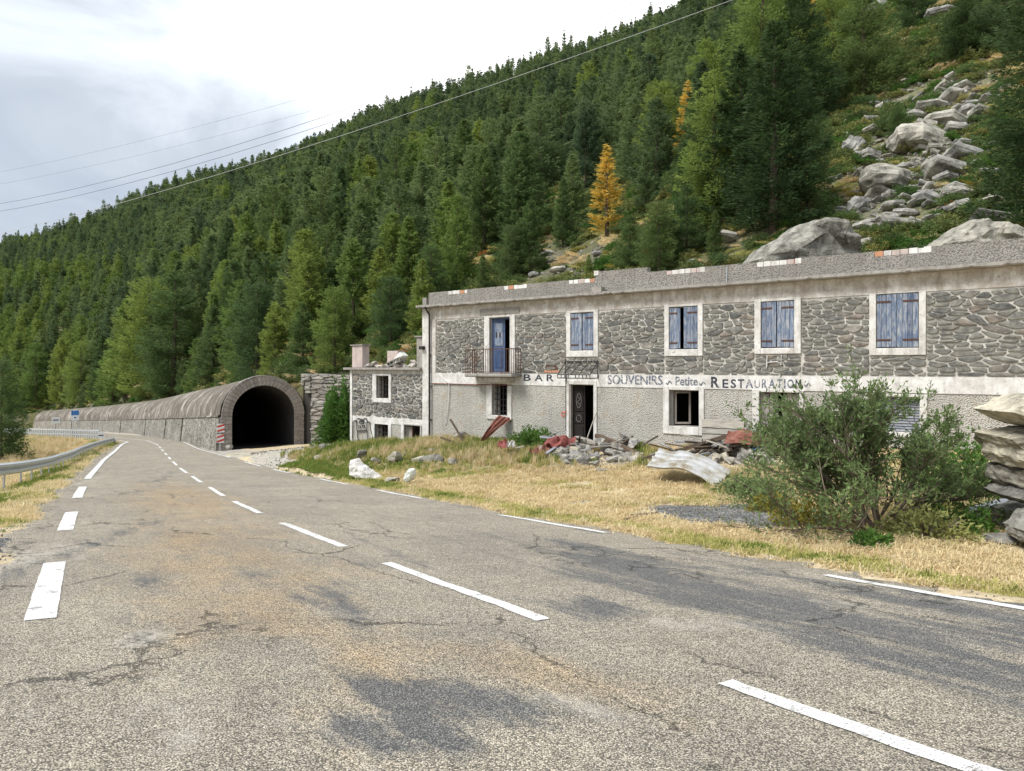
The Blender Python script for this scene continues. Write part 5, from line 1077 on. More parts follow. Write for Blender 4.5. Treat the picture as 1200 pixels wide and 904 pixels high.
def from_px(P, Z, pad=0):
    x0 = sum(p[0] for p in P)/len(P); X0 = sx(x0)*Z; z0 = EYE+(HY-max(p[1] for p in P))/F*Z; return [((p[0]-x0)/F*Z, (max(q[1] for q in P)-p[1])/F*Z) for p in P], (X0, Z, z0)
P, l_ = from_px([(866, 312), (884, 298), (906, 284), (930, 269), (950, 263), (975, 264), (984, 268), (992, 283), (1003, 297), (1006, 318), (940, 324), (880, 322)], 32)
outline_rock('boulder', P, 'rock', 3.2, l_, R(8), 3, .035, label='very large pale grey boulder with a flat broken top behind the inn parapet', cat='boulder')
P, l_ = from_px([(1080, 296), (1092, 288), (1110, 276), (1126, 264), (1142, 262), (1160, 267), (1176, 272), (1198, 282), (1215, 296), (1205, 308), (1120, 312)], 27)
outline_rock('boulder', P, 'rock_pale', 2.4, l_, R(-5), 5, .05, label='large whitish folded boulder above the parapet at the right', cat='boulder')
RK = [ # px, py of the foot, width px, height px, tilt, look
 (1032, 228, 64, 46, -8, 'largest flat grey boulder in the middle of the clearing'), (1076, 178, 62, 42, -10, 'broad pale slab at the upper middle of the boulder field'), (1018, 192, 30, 20, -15, 'rounded pale boulder at the left of the boulder field'), (1108, 208, 52, 22, -22, 'long tilted slab resting above the grey boulders'), (1130, 190, 42, 22, -22, 'second tilted slab beside the huge larch'),
 (1108, 150, 46, 20, -28, 'long leaning slab in the upper boulder field'), (1090, 135, 40, 16, -12, 'flat stone at the top of the boulder field'), (1118, 122, 34, 16, -20, 'stacked slab near the top of the boulder field'), (1130, 108, 32, 12, -15, 'topmost flat slab of the boulder field'), (1072, 142, 26, 14, -10, 'small pale block left of the stacked slabs'),
 (1085, 158, 34, 16, -20, 'thin slab under the stacked slabs'), (1122, 160, 34, 18, -25, 'block beside the leaning slab'), (1090, 200, 24, 14, 0, 'small boulder below the yellow grass patch'), (1108, 214, 28, 14, -10, 'pale wedge rock below the tilted slabs'), (1120, 236, 34, 22, -15, 'dark layered rock left of the huge larch'),
 (1046, 246, 28, 12, -5, 'flat pale stone among the junipers'), (1004, 250, 26, 26, 50, 'upright dark slab at the left of the clearing'), (1002, 182, 24, 34, 60, 'dark upright rock at the upper left of the clearing'), (1034, 130, 20, 12, 25, 'small pale block on the upper slope'), (1018, 146, 24, 10, 10, 'low pale stone on the upper slope'),
 (1042, 262, 30, 10, -15, 'long thin slab just above the bright bush'), (1016, 290, 20, 12, 0, 'pale stone next to the big boulder'), (1165, 270, 60, 14, -28, 'long leaning slab under the huge larch'), (1120, 252, 30, 16, -12, 'layered rock under the dark layered one'), (1140, 300, 40, 20, 0, 'grey rock just behind the parapet'),
 (846, 268, 22, 14, 25, 'pale rock under the dark larches above the parapet'), (856, 284, 34, 12, -25, 'mossy ledge rock above the parapet'), (812, 312, 12, 12, 0, 'small pale stone left of the mossy ledge'), (880, 262, 16, 10, 20, 'pale stone under the tallest larch'), (1028, 20, 34, 26, 10, 'grey crag at the top edge of the picture'), (1100, 24, 40, 14, -15, 'reddish grey outcrop near the top edge'), (640, 300, 16, 8, 0, 'flat grey stone on the bare patch'), (655, 320, 22, 8, 0, 'grey slab on the bare patch'), (700, 300, 14, 7, -8, 'small stone on the bare patch'), (625, 325, 14, 8, 0, 'low stone above the parapet left part'),
 (1150, 140, 30, 16, -20, 'slab at the right of the boulder field'), (1062, 100, 16, 8, 0, 'small stone above the junipers'), (1098, 180, 26, 12, -18, 'flat stone between two slabs'), (1136, 136, 26, 14, -20, 'slab half hidden by the huge larch'), (1058, 198, 18, 8, 10, 'small stone at the foot of the broad slab')]
def slab(seed, d, chip=.08):
    """angular split slab: uneven polygon plate with broken edges"""
    r = random.Random(seed); n = r.choice((5, 6, 6, 7)); a0 = r.uniform(0, 6.28); bm = bmesh.new(); P = []
    for i in range(n): a = a0+6.283*i/n+r.uniform(-.32, .32); q = 1/max(abs(math.cos(a)), abs(math.sin(a)))**.7*r.uniform(.82, 1.05)*.5; P.append((math.cos(a)*q*d[0], math.sin(a)*q*d[1]))
    lay = [(-.5, r.uniform(.7, .85), 0), (-.2, 1.0, .02), (.18, .97, -.02), (.5, r.uniform(.68, .86), .0)]; tx, ty = r.uniform(-.12, .12), r.uniform(-.12, .12); R_s = []
    for z, s, o in lay: R_s.append([bm.verts.new((x*s*r.uniform(.95, 1.04), y*s*r.uniform(.95, 1.04), d[2]*(z+tx*x/d[0]*2+ty*y/d[1]*2))) for x, y in P])
    for a, b in zip(R_s[:-1], R_s[1:]):
        for i in range(n): bm.faces.new((a[i], a[(i+1) % n], b[(i+1) % n], b[i]))
    bm.faces.new(R_s[0][::-1]); bm.faces.new(R_s[-1]); bmesh.ops.triangulate(bm, faces=bm.faces); bmesh.ops.subdivide_edges(bm, edges=bm.edges, cuts=2, use_grid_fill=True); bm.normal_update(); s = max(d); o = Vector((seed*2.3 % 31, seed*.7 % 17, 1))
    for v in bm.verts: v.co += v.normal*(mnoise.noise(v.co/s*5+o)+.6*mnoise.noise(v.co/s*14+o)+.5*mnoise.noise(Vector((v.co.x/s*3, v.co.y/s*3, v.co.z/s*26))+o))*chip*d[2]*1.2
    me = bpy.data.meshes.new('slab'); bm.to_mesh(me); bm.free(); return me
for i, (px, py, w, h, tilt, lab) in enumerate(RK):
    x, y, z = hillhit(px, py); k = y/F; hh = h*k*.68; o = link('boulder', slab(100+i, (w*k*1.0, w*k*.85, hh*.88)), 'rock_slab', None, (x, y, z+hh*.45), (R(-28+random.uniform(-6, 6)), R(tilt*-1*.9), R(random.uniform(-12, 12)))); tag(o, lab, 'boulder', 'boulders on the slope behind the inn')
# the spill of broken slabs between them, each its own
r = random.Random(77); SPI = []
for i in range(210):
    t = i/210.; px = 1040+r.gauss(0, .40)*(130-40*abs(t-.45))*1.25+75*(1-t)**1.2; py = 92+185*t+r.uniform(-8, 8)
    if t > .78: px = r.uniform(985, 1180)
    x, y, z = hillhit(px, py); k = y/F; w = r.choice((9, 12, 15, 18, 24, 32))*r.uniform(.8, 1.2)*(.75+.4*t); hh = w*r.uniform(.12, .30)*k
    o = link('rock_fragment', slab(300+i, (w*k, w*k*.8, hh)), 'rock_slab', None, (x, y, z+hh*.2), (R(r.gauss(-26, 10)), R(r.gauss(17, 9)), R(r.uniform(-50, 50)))); tag(o, None, 'boulder', 'broken slabs of the boulder field'); SPI.append((o, '%s %s slab %s of the boulder field' % ('large' if w > 26 else 'middling' if w > 17 else 'small', 'thick' if hh > w*k*.21 else 'thin', 'at the top' if t < .25 else 'in the upper part' if t < .5 else 'in the lower part' if t < .78 else 'at the foot'), px))
distinguish(SPI, (' slab ', ' slabs '))
# scree between them, loose uncountable stones
r = np.random.default_rng(3); SC = proto_set('scree_stone', [rock(200+k, (1, .7, .4+.1*(k % 3)), 12, 1, .04) for k in range(6)])
for o in SC.objects: o.data.materials.append(MATS['rock'])
pts, rot, scl, ix = [], [], [], []
for k in range(1500):
    zone = r.random()
    if zone < .6: px, py = r.normal(1105, 34), r.normal(160, 40); px += (180-py)*.2
    elif zone < .8: px, py = r.normal(1015, 30), r.normal(200, 45)
    else: px, py = r.normal(660, 45), r.normal(300, 22)
    if py > 330 or py < 5: continue
    x, y, z = hillhit(px, py); pts.append((x, y, z)); s_ = r.uniform(.18, .75)*(.6 if zone > .8 else 1)*min(1.4, y/45); scl.append((s_, s_, s_)); rot.append((r.normal(-.2, .25), r.normal(.25, .25), r.uniform(-.6, .6))); ix.append(r.integers(6))
scatter('scree', pts, rot, scl, ix, SC, label='loose grey scree stones between the boulders on the slope', cat='scree')
# ------------------------------------------------------------------ low shrubs on the slope (leaf clumps)
def bush_mesh(name, seed, rx, rz_, n, leaf, mat, stems=12, aspect=.45):
    r = np.random.default_rng(seed); T = []; th_ = r.uniform(0, 6.283, n); ph = np.arccos(r.uniform(-.15, 1, n)); rad_ = r.random(n)**.33; lump = 1+.28*np.sin(th_*3+seed)*np.sin(ph*4+seed*2)+.18*np.sin(th_*7+seed)
    c = np.stack([rx*rad_*lump*np.sin(ph)*np.cos(th_), rx*rad_*lump*np.sin(ph)*np.sin(th_), rz_*rad_*lump*np.cos(ph)], 1)
    d = c/np.linalg.norm(c, axis=1)[:, None]+r.normal(0, .6, (n, 3)); d /= np.linalg.norm(d, axis=1)[:, None]; w = np.cross(d, r.normal(0, 1, (n, 3))); w /= np.linalg.norm(w, axis=1)[:, None]; L_ = (leaf*r.uniform(.6, 1.4, n))[:, None]
    return tri_mesh(name, np.stack([c-w*L_*aspect, c+w*L_*aspect, c+d*L_*1.5], 1), mat)
SH = proto_set('slope_shrub', [bush_mesh('shrub', k, 1, .5+.1*k, 2600, .085, ('leaves_juniper', 'leaves_juniper', 'leaves_green', 'leaves_juniper', 'needles_dark')[k]) for k in range(5)]+[bush_mesh('straw', 9, 1, .28, 1500, .11, 'grass_mid', aspect=.16), bush_mesh('straw', 10, 1, .3, 1500, .11, 'grass_dry', aspect=.16), bush_mesh('rust', 12, 1, .4, 1500, .09, 'leaves_turning', aspect=.3)])
r = np.random.default_rng(8); n = 26000; px = r.uniform(-20, 1330, n); s = sx(px); u_ = r.random(n)**.9; Z0_ = np.interp(s, hs, hZ0); y = Z0_+.5+u_*95; x = s*y; pyk = HY-(hill(x, y)-EYE)/y*F
ok = (r.random(n) < np.where(px > 900, 1, np.where(px < 430, .8, .55))) & (pyk > -40) & ~((np.abs(px+.35*(pyk-180)-1075) < 62) & (np.abs(pyk-180) < 85) & (r.random(n) < .72)) & ~((np.abs(px-660) < 50) & (pyk > 280) & (r.random(n) < .75)); x, y = x[ok], y[ok]; n = len(x); nn_ = _n2(x, y, .22, 3)+r.normal(0, .35, n)
ix = np.where(nn_ > .35, r.integers(5, 7, n), r.integers(0, 5, n)); ix = np.where(r.random(n) < .05, 7, ix); s_ = r.uniform(.35, 1.15, n)*np.where(ix > 4, .8, 1)*np.clip(y/55, .7, 1.6)
scatter('slope_shrubs', np.stack([x, y, hill(x, y)-.05], 1), np.stack([r.normal(-.15, .15, n), r.normal(.2, .15, n), r.uniform(0, 6.28, n)], 1), np.stack([s_, s_, s_*.8], 1), ix, SH, label='low juniper, heath and tufted grass covering the slope behind the inn', cat='undergrowth')
def lone_bush(px, Z, rx, rz_, mat, lab, seed, hillside=True, n=7000, leaf=.07, zoff=0, cat='bush'):
    x = sx(px)*Z; z = (hz if hillside else gz)(x, Z)+zoff; e = empty('bush', (x, Z, z), label=lab, cat=cat); link('foliage', bush_mesh('foliage', seed, rx, rz_, n, leaf, mat), None, e); mb = MB(); rr_ = random.Random(seed)
    for k in range(9): a = rr_.uniform(0, 6.28); mb.tube([(0, 0, -.2), (rx*.4*math.cos(a), rx*.4*math.sin(a), rz_*.4), (rx*.75*math.cos(a), rx*.75*math.sin(a), rz_*.7)], .03, 4, .008)
    mb.build('stem', 'twig', e); return e
lone_bush(1062, 27.6, 1.9, 1.9, 'leaves_green', 'bright green bush just above the parapet between the two big boulders', 31, zoff=.2)
lone_bush(1072, 46, 1.4, 1.0, 'leaves_juniper', 'yellowish green bush between the flat boulder and the broad slab', 32)
lone_bush(1048, 50, 1.6, 1.5, 'needles_dark', 'dark green young pine bush left of the broad slab', 33)
lone_bush(1010, 31, 1.8, .9, 'leaves_turning', 'rusty orange shrub low in the clearing above the big boulder', 34, n=3000)
lone_bush(400, 50, 1.5, 3.6, 'leaves_green', 'tall green bush between the stone wall and the small outbuilding', 35, False, 12000, .13)
lone_bush(625, FZ(627)-.75, .75, .55, 'leaves_green', 'bright green leafy bush at the foot of the wall left of the door', 36, False, 3500, .055, .1)
lone_bush(1130, 13.2, 1.0, 1.1, 'leaves_green', 'green leafy bush against the boulder stack at the right', 37, False, 4000, .06)
# ------------------------------------------------------------------ the big willow bush in front of the inn
def willow(px, py, lab, Hh=2.5, seed=5):
    x0, y0, z0 = groundhit(px, py); e = empty('willow_bush', (x0, y0, z0), label=lab, cat='bush'); r = random.Random(seed); mb = MB(); LP = []; LD = []
    def grow(p, d, ln, rad_, lev):
        pts = [Vector(p)]; q = Vector(p); d = Vector(d); n = 6 if lev < 2 else 4
        for i in range(n): d = (d+Vector((r.gauss(0, .16), r.gauss(0, .16), r.gauss(.03 if lev else -.02, .12)))).normalized(); q = q+d*(ln/n); pts.append(q.copy())
        if min(pt.z for pt in pts) < .02: pts = [Vector((pt.x, pt.y, max(pt.z, .03))) for pt in pts]
        mb.tube(pts, rad_, 5 if lev < 2 else 3, rad_*.35, cap=False)
        if lev < 3:
            for k in range((6, 6, 4)[lev]):
                t = r.uniform(.25, 1); i = min(n-1, int(t*n)); b = pts[i].lerp(pts[i+1], t*n-i); dd = ((pts[i+1]-pts[i]).normalized()+Vector((r.gauss(0, .55), r.gauss(0, .55), r.gauss(.18, .4)))).normalized(); grow(b, dd, ln*r.uniform(.38, .62), rad_*.5, lev+1)
        if lev >= 2:
            for k in range(9 if lev == 3 else 7):
                t = r.uniform(.15, 1.05); i = min(n-1, int(min(t, .999)*n)); b = pts[i].lerp(pts[i+1], min(t, .999)*n-i)+Vector((r.gauss(0, .025), r.gauss(0, .025), r.gauss(0, .02)))
                if b.z < .8 and r.random() < .95-b.z: continue
                LP.append(b); LD.append(((pts[i+1]-pts[i]).normalized()+Vector((r.gauss(0, .7), r.gauss(0, .7), r.gauss(.2, .5)))).normalized())
    sd_ = [(-.95, .1, .42), (-.85, -.25, .28), (-.7, .2, .75), (-.5, -.2, .9), (-.4, .1, 1.25), (-.3, -.1, 1.4), (-.22, .3, 1.3), (.0, -.2, 1.05), (.45, .1, .5), (.7, -.15, .5), (.6, .1, .32), (-.75, .4, .55), (.5, .5, .38), (-.35, .5, 1.0), (-.1, -.4, .8), (-1, -.1, .2), (-.55, .2, .7), (-.15, .2, .9), (.3, .3, .42)]
    for i, d in enumerate(sd_): ln = Hh*(.62 if d[2] > .8 else .66)*r.uniform(.85, 1.1)*(1.05 if d[0] < -.6 else 1); grow(Vector((r.gauss(0, .09)+.1, r.gauss(0, .07), 0)), Vector(d).normalized(), ln, .024, 0)
    mb.build('branches', 'twig', e, True); V = []; Fc = []
    for k, (p, d) in enumerate(zip(LP, LD)):
        w = d.cross(Vector((r.gauss(0, 1), r.gauss(0, 1), r.gauss(0, 1)))).normalized(); L_ = r.uniform(.05, .095); ww = L_*.18; m = p+d*L_*.5; nrm = d.cross(w)*L_*.07; b = len(V); V += [p, m+w*ww+nrm, p+d*L_, m-w*ww+nrm]; Fc.append((b, b+1, b+2, b+3))
    link('leaves', mesh('leaves', V, Fc), 'leaves_willow', e); print('willow leaves', len(V)//4); return e
willow(1018, 628, 'large silvery green willow bush with bare lower branches in front of the inn', 2.35)
r_ = random.Random(4)
for px, Zq, rx, mat, lab in ((1020, 9.2, .22, 'leaves_green', 'low green shrub at the foot of the willow bush'), (1085, 9.9, .62, 'leaves_juniper', 'yellow green leafy plant right of the willow bush'), (1120, 10.4, .55, 'leaves_green', 'dark green leafy plant next to the grey planks'), (1098, 10.8, .5, 'leaves_turning', 'reddish leafy plant behind the yellow green one'), (905, 13.2, .4, 'leaves_turning', 'rusty orange weeds left of the willow bush near the rubble'), (948, 11.5, .6, 'leaves_turning', 'reddish weeds behind the willow bush'), (900, 14.4, .9, 'leaves_willow', 'greyish shrub against the wall below the boarded window'), (870, 15.6, .5, 'leaves_willow', 'small greyish shrub beside the rusty beam')):
    lone_bush(px, Zq, rx, rx*.75, mat, lab, int(px), False, 1800, .045)
# ------------------------------------------------------------------ boulder stack at the right edge
def stack(P, Z, mat, seed, lab, dep=.9, rough=.05): P, l_ = from_px([(p[0]+11, p[1]+1) for p in P], Z); return outline_rock('boulder', P, mat, dep, l_, R(-8), seed, rough, label=lab, cat='boulder', group='boulders stacked at the right edge')
stack([(1146, 480), (1156, 476), (1172, 466), (1190, 461), (1215, 459), (1250, 460), (1252, 500), (1215, 502), (1186, 498), (1166, 490)], 9.6, 'rock_pale', 41, 'topmost pale overhanging slab of the boulder stack', 1.2, .03)
stack([(1148, 508), (1165, 504), (1182, 500), (1215, 499), (1250, 502), (1252, 552), (1215, 553), (1185, 546), (1165, 545), (1158, 534), (1159, 520)], 9.7, 'rock_pale', 42, 'second pale boulder of the stack with a sharp left nose', 1.3, .035)
stack([(1160, 546), (1176, 541), (1200, 552), (1240, 556), (1240, 572), (1200, 567), (1172, 570), (1160, 562)], 9.9, 'rock', 43, 'grey block under the two pale boulders', 1.1)
stack([(1156, 576), (1172, 568), (1196, 570), (1240, 572), (1240, 592), (1200, 586), (1170, 584)], 9.8, 'rock', 44, 'thin grey slab low in the boulder stack', 1.1)
stack([(1165, 598), (1190, 592), (1240, 590), (1245, 622), (1170, 620)], 10.4, 'rock', 45, 'dark rock at the back of the stack foot', 1.2)
stack([(1180, 618), (1192, 600), (1206, 596), (1240, 600), (1245, 640), (1200, 640), (1182, 632)], 9.1, 'rock', 46, 'rounded grey rock at the lower right edge', .8)
put_rock('boulder', *groundhit(1172, 636), (.5, .35, .16), 47, 'rock', label='small grey stone on the straw below the boulder stack', cat='boulder')
# ------------------------------------------------------------------ timber and sheets lying about
def plank(name, a, b, w, t, mat, lab, cat, za=0, zb=0, roll=0, group=None):
    A_ = Vector(a)+Vector((0, 0, za)); B_ = Vector(b)+Vector((0, 0, zb)); d = B_-A_; rz_ = math.atan2(d.y, d.x); ry_ = -math.atan2(d.z, math.hypot(d.x, d.y)); mb = MB(); L_ = d.length; n = 5; V = []
    for i in range(n+1):
        x = L_*i/n; k = .015*L_*math.sin(3.1*i/n)
        for yy, zz in ((-w/2, -t/2), (w/2, -t/2), (w/2, t/2), (-w/2, t/2)): V.append((x, yy*(1-.06*(i % 2)), zz+k))
    Fc = [(4*i+q, 4*i+4+q, 4*i+4+(q+1) % 4, 4*i+(q+1) % 4) for i in range(n) for q in range(4)]+[(3, 2, 1, 0), tuple(4*n+q for q in range(4))]
    o = link(name, mesh(name, V, [f[::-1] for f in Fc]), mat, None, A_, None); o.rotation_euler = (Matrix.Rotation(rz_, 3, 'Z') @ Matrix.Rotation(ry_, 3, 'Y') @ Matrix.Rotation(roll, 3, 'X')).to_euler(); bevel(o, .006); return tag(o, lab, cat, group)
def onF(px, py, out=.1):                       # a point just in front of the facade
    Z = (UF-out)/(nF.x*sx(px)+nF.y); return Vector((sx(px)*Z, Z, EYE+(HY-py)/F*Z))
plank('plank', groundhit(1080, 632), groundhit(1184, 606), .22, .04, 'wood_blue_grey', 'lower weathered blue grey board lying right of the willow bush', 'plank', .05, .16, .1, 'weathered boards by the boulder stack')
plank('plank', groundhit(1092, 626), groundhit(1188, 602), .20, .04, 'wood_blue_grey', 'upper weathered blue grey board lying right of the willow bush', 'plank', .1, .22, .15, 'weathered boards by the boulder stack')
plank('plank', onF(700, 511, .35), onF(744, 532, 1.3), .2, .13, 'wood_brown', 'dark beam sloping down from the door to the rubble', 'beam')
plank('plank', onF(722, 526, .6), onF(738, 533, 1.1), .12, .05, 'wood_grey', 'short grey board under the dark beam', 'plank')
plank('stick', onF(684, 527, .7), onF(699, 484, .12), .035, .035, 'wood_grey', 'thin pole leaning on the right door jamb', 'pole')
plank('timber', onF(786, 532, 1.1), onF(852, 512, .8), .16, .11, 'wood_brown', 'dark beam propping the collapsed lean-to', 'beam')
plank('timber', onF(852, 512, .85), onF(900, 514, .8), .16, .12, 'sheet_rust', 'rusty red beam of the collapsed lean-to', 'beam')
plank('timber', onF(836, 533, 1.2), onF(872, 519, .7), .2, .16, 'wood_grey', 'thick pale broken beam under the lean-to', 'beam')
plank('plank', onF(874, 530, 1.3), onF(890, 524, 1.1), .26, .04, 'plastic_blue', 'blue board fragment in the debris', 'board')
plank('wooden_stake', onF(818, 540, 1.0), onF(819, 524, 1.0), .12, .1, 'wood_brown', 'short dark post under the leaning beam', 'post'); plank('wooden_stake', onF(858, 536, 1.0), onF(857, 519, 1.0), .14, .1, 'wood_brown', 'second short dark post under the rusty beam', 'post')
for k in range(4):
    plank('siding_board', onF(823, 496+k*7.4, .07+.02*k), onF(872+(k % 2)*3, 499+k*7.0, .05+.02*k), .26, .03, 'wood_grey', ('top', 'second', 'third', 'lowest')[k]+' grey horizontal board leaning on the wall right of the open window', 'board', roll=R(74), group='horizontal boards against the wall')
plank('plank', onF(528, 492, .5), onF(545, 522, .9), .07, .06, 'wood_brown', 'dark stake leaning near the barred window', 'stake'); plank('plank', onF(517, 513, 1.1), onF(546, 525, 1.3), .07, .06, 'wood_brown', 'dark stake lying in the grass near the barred window', 'stake')
plank('stick', groundhit(732, 612), groundhit(770, 604), .045, .045, 'wood_brown', 'dark crooked stick on the straw beside the gravel', 'stick', .03, .04); plank('stick', groundhit(736, 606), groundhit(758, 606), .03, .03, 'wood_brown', 'thin twig next to the crooked stick', 'stick', .03, .05)
def sheet_mesh(name, C4, nu, nv, ribs, amp, bend, mat, lab, cat, crumple=0, seed=1, edge=0):
    """corrugated sheet over four corners, ribs along u"""
    V = []; Fc = []
    for i in range(nu+1):
        for j in range(nv+1):
            u, v = i/nu, j/nv; p = C4[0].lerp(C4[1], u).lerp(C4[3].lerp(C4[2], u), v); n_ = ((C4[1]-C4[0]).cross(C4[3]-C4[0])).normalized(); rib = (v*ribs) % 1.0
            h = amp*(1 if rib < .14 else 0)+bend(u, v)+crumple*mnoise.noise(Vector((u*4, v*3, seed)))+edge*mnoise.noise(Vector((u*9, v*9, seed+5))); V.append(p+n_*h)
    Fc = [(i*(nv+1)+j, (i+1)*(nv+1)+j, (i+1)*(nv+1)+j+1, i*(nv+1)+j+1) for i in range(nu) for j in range(nv)]; c0 = sum((Vector(c) for c in C4), Vector())/4
    o = link(name, mesh(name, [v-c0 for v in V], Fc), mat, None, c0); m = o.modifiers.new('thick', 'SOLIDIFY'); m.thickness = .006; return tag(o, lab, cat)
G = lambda px, py, up=0: Vector(groundhit(px, py))+Vector((0, 0, up))
def atZ(px, py, Z): return Vector((sx(px)*Z, Z, EYE+(HY-py)/F*Z))
Zl = FZ(875)-.9
sheet_mesh('roofing_sheet', [atZ(848, 521, Zl-.5), atZ(912, 524, Zl-.7), atZ(908, 508, Zl+.5), atZ(853, 506, Zl+.55)], 20, 20, 5, .03, lambda u, v: .05*math.sin(u*6), 'sheet_rust', 'rusty roof sheet of the collapsed lean-to below the boarded window', 'metal sheet', .08, 14, .02)
rr3 = random.Random(31)
DEB = []
for i in range(40):
    near_door = i < 16; px_a = rr3.uniform(640, 762) if near_door else rr3.uniform(790, 900); oa = rr3.uniform(.4, 1.5); ang = rr3.uniform(0, 6.28); ln = rr3.uniform(.5, 1.5); A3_ = onF(px_a, 526, oa); B3_ = A3_+Vector((math.cos(ang)*ln, math.sin(ang)*ln*.6, 0)); A3_.z = gz(A3_.x, A3_.y)+rr3.uniform(.08, .35); B3_.z = gz(B3_.x, B3_.y)+rr3.uniform(.12, .55)
    m_ = rr3.choice(('wood_grey', 'wood_grey', 'wood_brown', 'wood_blue_grey')); o_ = plank('debris_board', A3_, B3_, rr3.uniform(.06, .2), rr3.uniform(.025, .05), m_, 'x', 'plank', roll=rr3.uniform(-.6, .6), group='broken boards in the debris'); DEB.append((o_, '%s %s broken board in the debris %s' % ('long' if ln > 1 else 'short', {'wood_grey': 'grey', 'wood_brown': 'dark brown', 'wood_blue_grey': 'bluish grey'}[m_], 'around the rubble heap' if near_door else 'under the lean-to'), px_a))
distinguish(DEB, (' board ', ' boards '))
Zs = groundhit(845, 571)[1]
sheet_mesh('roofing_sheet', [atZ(757, 549, Zs+1.9), atZ(836, 571, Zs-.1), atZ(856, 552, Zs+.7), atZ(772, 527, Zs+2.9)], 44, 40, 4, .06, lambda u, v: .18*math.sin(u*3.14)*(1-.4*v)-.05*math.sin(u*7), 'sheet_pale', 'pale bent corrugated roofing sheet lying in front of the debris', 'metal sheet', .06, 3, .015)
Zr = FZ(580)-.55
sheet_mesh('roofing_sheet', [atZ(563, 517, Zr-.3), atZ(569, 516, Zr-.32), atZ(601, 491, Zr), atZ(584, 487, Zr+.15)], 20, 36, 1, .0, lambda u, v: .03*math.sin(u*19)+.10*math.sin(v*3.1), 'sheet_rust', 'rusty red brown corrugated sheet propped under the barred window', 'metal sheet', .05, 4)
Zq = FZ(660)-1.3
sheet_mesh('roofing_sheet', [atZ(636, 524, Zq-.3), atZ(668, 529, Zq-.5), atZ(676, 510, Zq), atZ(640, 519, Zq+.3)], 26, 24, 4, .03, lambda u, v: .12*math.sin(u*5), 'sheet_red', 'crumpled dark red sheet on the rubble left of the door', 'metal sheet', .22, 6, .05)
sheet_mesh('roofing_sheet', [atZ(620, 534, Zq-.6), atZ(640, 538, Zq-.7), atZ(648, 523, Zq-.2), atZ(622, 525, Zq)], 20, 20, 4, .03, lambda u, v: .1*math.sin(v*4), 'sheet_rust', 'rusty folded sheet lying beside the dark red one', 'metal sheet', .25, 8, .06)
sheet_mesh('roofing_sheet', [atZ(594, 523, Zq-.2), atZ(604, 524, Zq-.2), atZ(602, 515, Zq+.1), atZ(595, 517, Zq+.1)], 10, 10, 1, 0, lambda u, v: .05*math.sin(v*4), 'sheet_pale', 'small white crumpled sheet in the debris', 'metal sheet', .12, 9)
sheet_mesh('roofing_sheet', [atZ(583, 524, Zq-.1), atZ(596, 526, Zq-.2), atZ(596, 514, Zq+.3), atZ(584, 517, Zq+.3)], 10, 10, 3, .02, lambda u, v: .05*math.sin(v*4), 'sheet_red', 'dark red scrap sheet among the weeds below the barred window', 'metal sheet', .16, 10)
plank('timber', onF(742, 541, 1.9), onF(800, 527, 1.0), .16, .1, 'wood_brown', 'long dark beam lying between the rubble heap and the roofing sheet', 'beam')
plank('plank', onF(706, 524, .9), onF(756, 545, 2.2), .14, .05, 'wood_grey', 'long weathered plank sliding off the rubble heap', 'plank')
plank('plank', onF(676, 512, .5), onF(700, 520, .9), .2, .04, 'wood_grey', 'pale plank across the door step', 'plank')
plank('timber', onF(802, 545, 1.6), onF(868, 528, 1.0), .14, .1, 'wood_brown', 'dark beam lying low under the collapsed lean-to', 'beam')
plank('timber', onF(824, 520, .6), onF(878, 508, .25), .12, .1, 'wood_brown', 'dark rafter leaning against the wall above the debris', 'beam')
# ------------------------------------------------------------------ rubble in front of the door and at the lean-to
RUB = []
def shape_word(w, h): return ('large' if w > 15 else 'middling' if w > 10.5 else 'small')+(' flat' if h < w*.55 else ' tall' if h > w*.95 else ' square')
def rubble_heap(spots, lab, group, seed0, mats=('rubble', 'rubble', 'rock_pale', 'rock')):
    for i, (px, py, w, h) in enumerate(spots):
        x, y, z = groundhit(px, py); k = y/F; m_ = mats[i % len(mats)]; RUB.append((put_rock('rubble_stone', x, y, z, (w*k, w*k*.8, h*k), seed0+i, mats[i % len(mats)], (R(random.uniform(-20, 20)), R(random.uniform(-22, 22)), R(random.uniform(0, 180))), n=11, sub=0, sink=.22, label='stone', cat='stone', group=group), '%s %s stone in the %s row of the %s' % (shape_word(w, h), {'rubble': 'grey', 'rock_pale': 'pale', 'rock': 'dark'}[m_], 'front' if py > lab[1] else 'back', lab[0]), px))
r = random.Random(12); sp1 = []
for i in range(64):
    px = r.uniform(632, 752); t = (px-632)/120; yb = 527+6*t; py = yb+abs(r.gauss(0, .5))*16*math.sin(math.pi*min(1, max(.05, t)))+r.uniform(0, 7)
    sp1.append((px, min(py, 553), r.uniform(7, 20), r.uniform(6, 14)))
sp1.sort(key=lambda s: s[1]); rubble_heap(sp1, ('rubble heap before the door', 540), 'rubble in front of the door', 500)
sp2 = [(r.uniform(798, 905), r.uniform(531, 552), r.uniform(8, 20), r.uniform(6, 14)) for i in range(40)]; rubble_heap(sp2, ('debris under the lean-to', 542), 'rubble under the lean-to', 620)
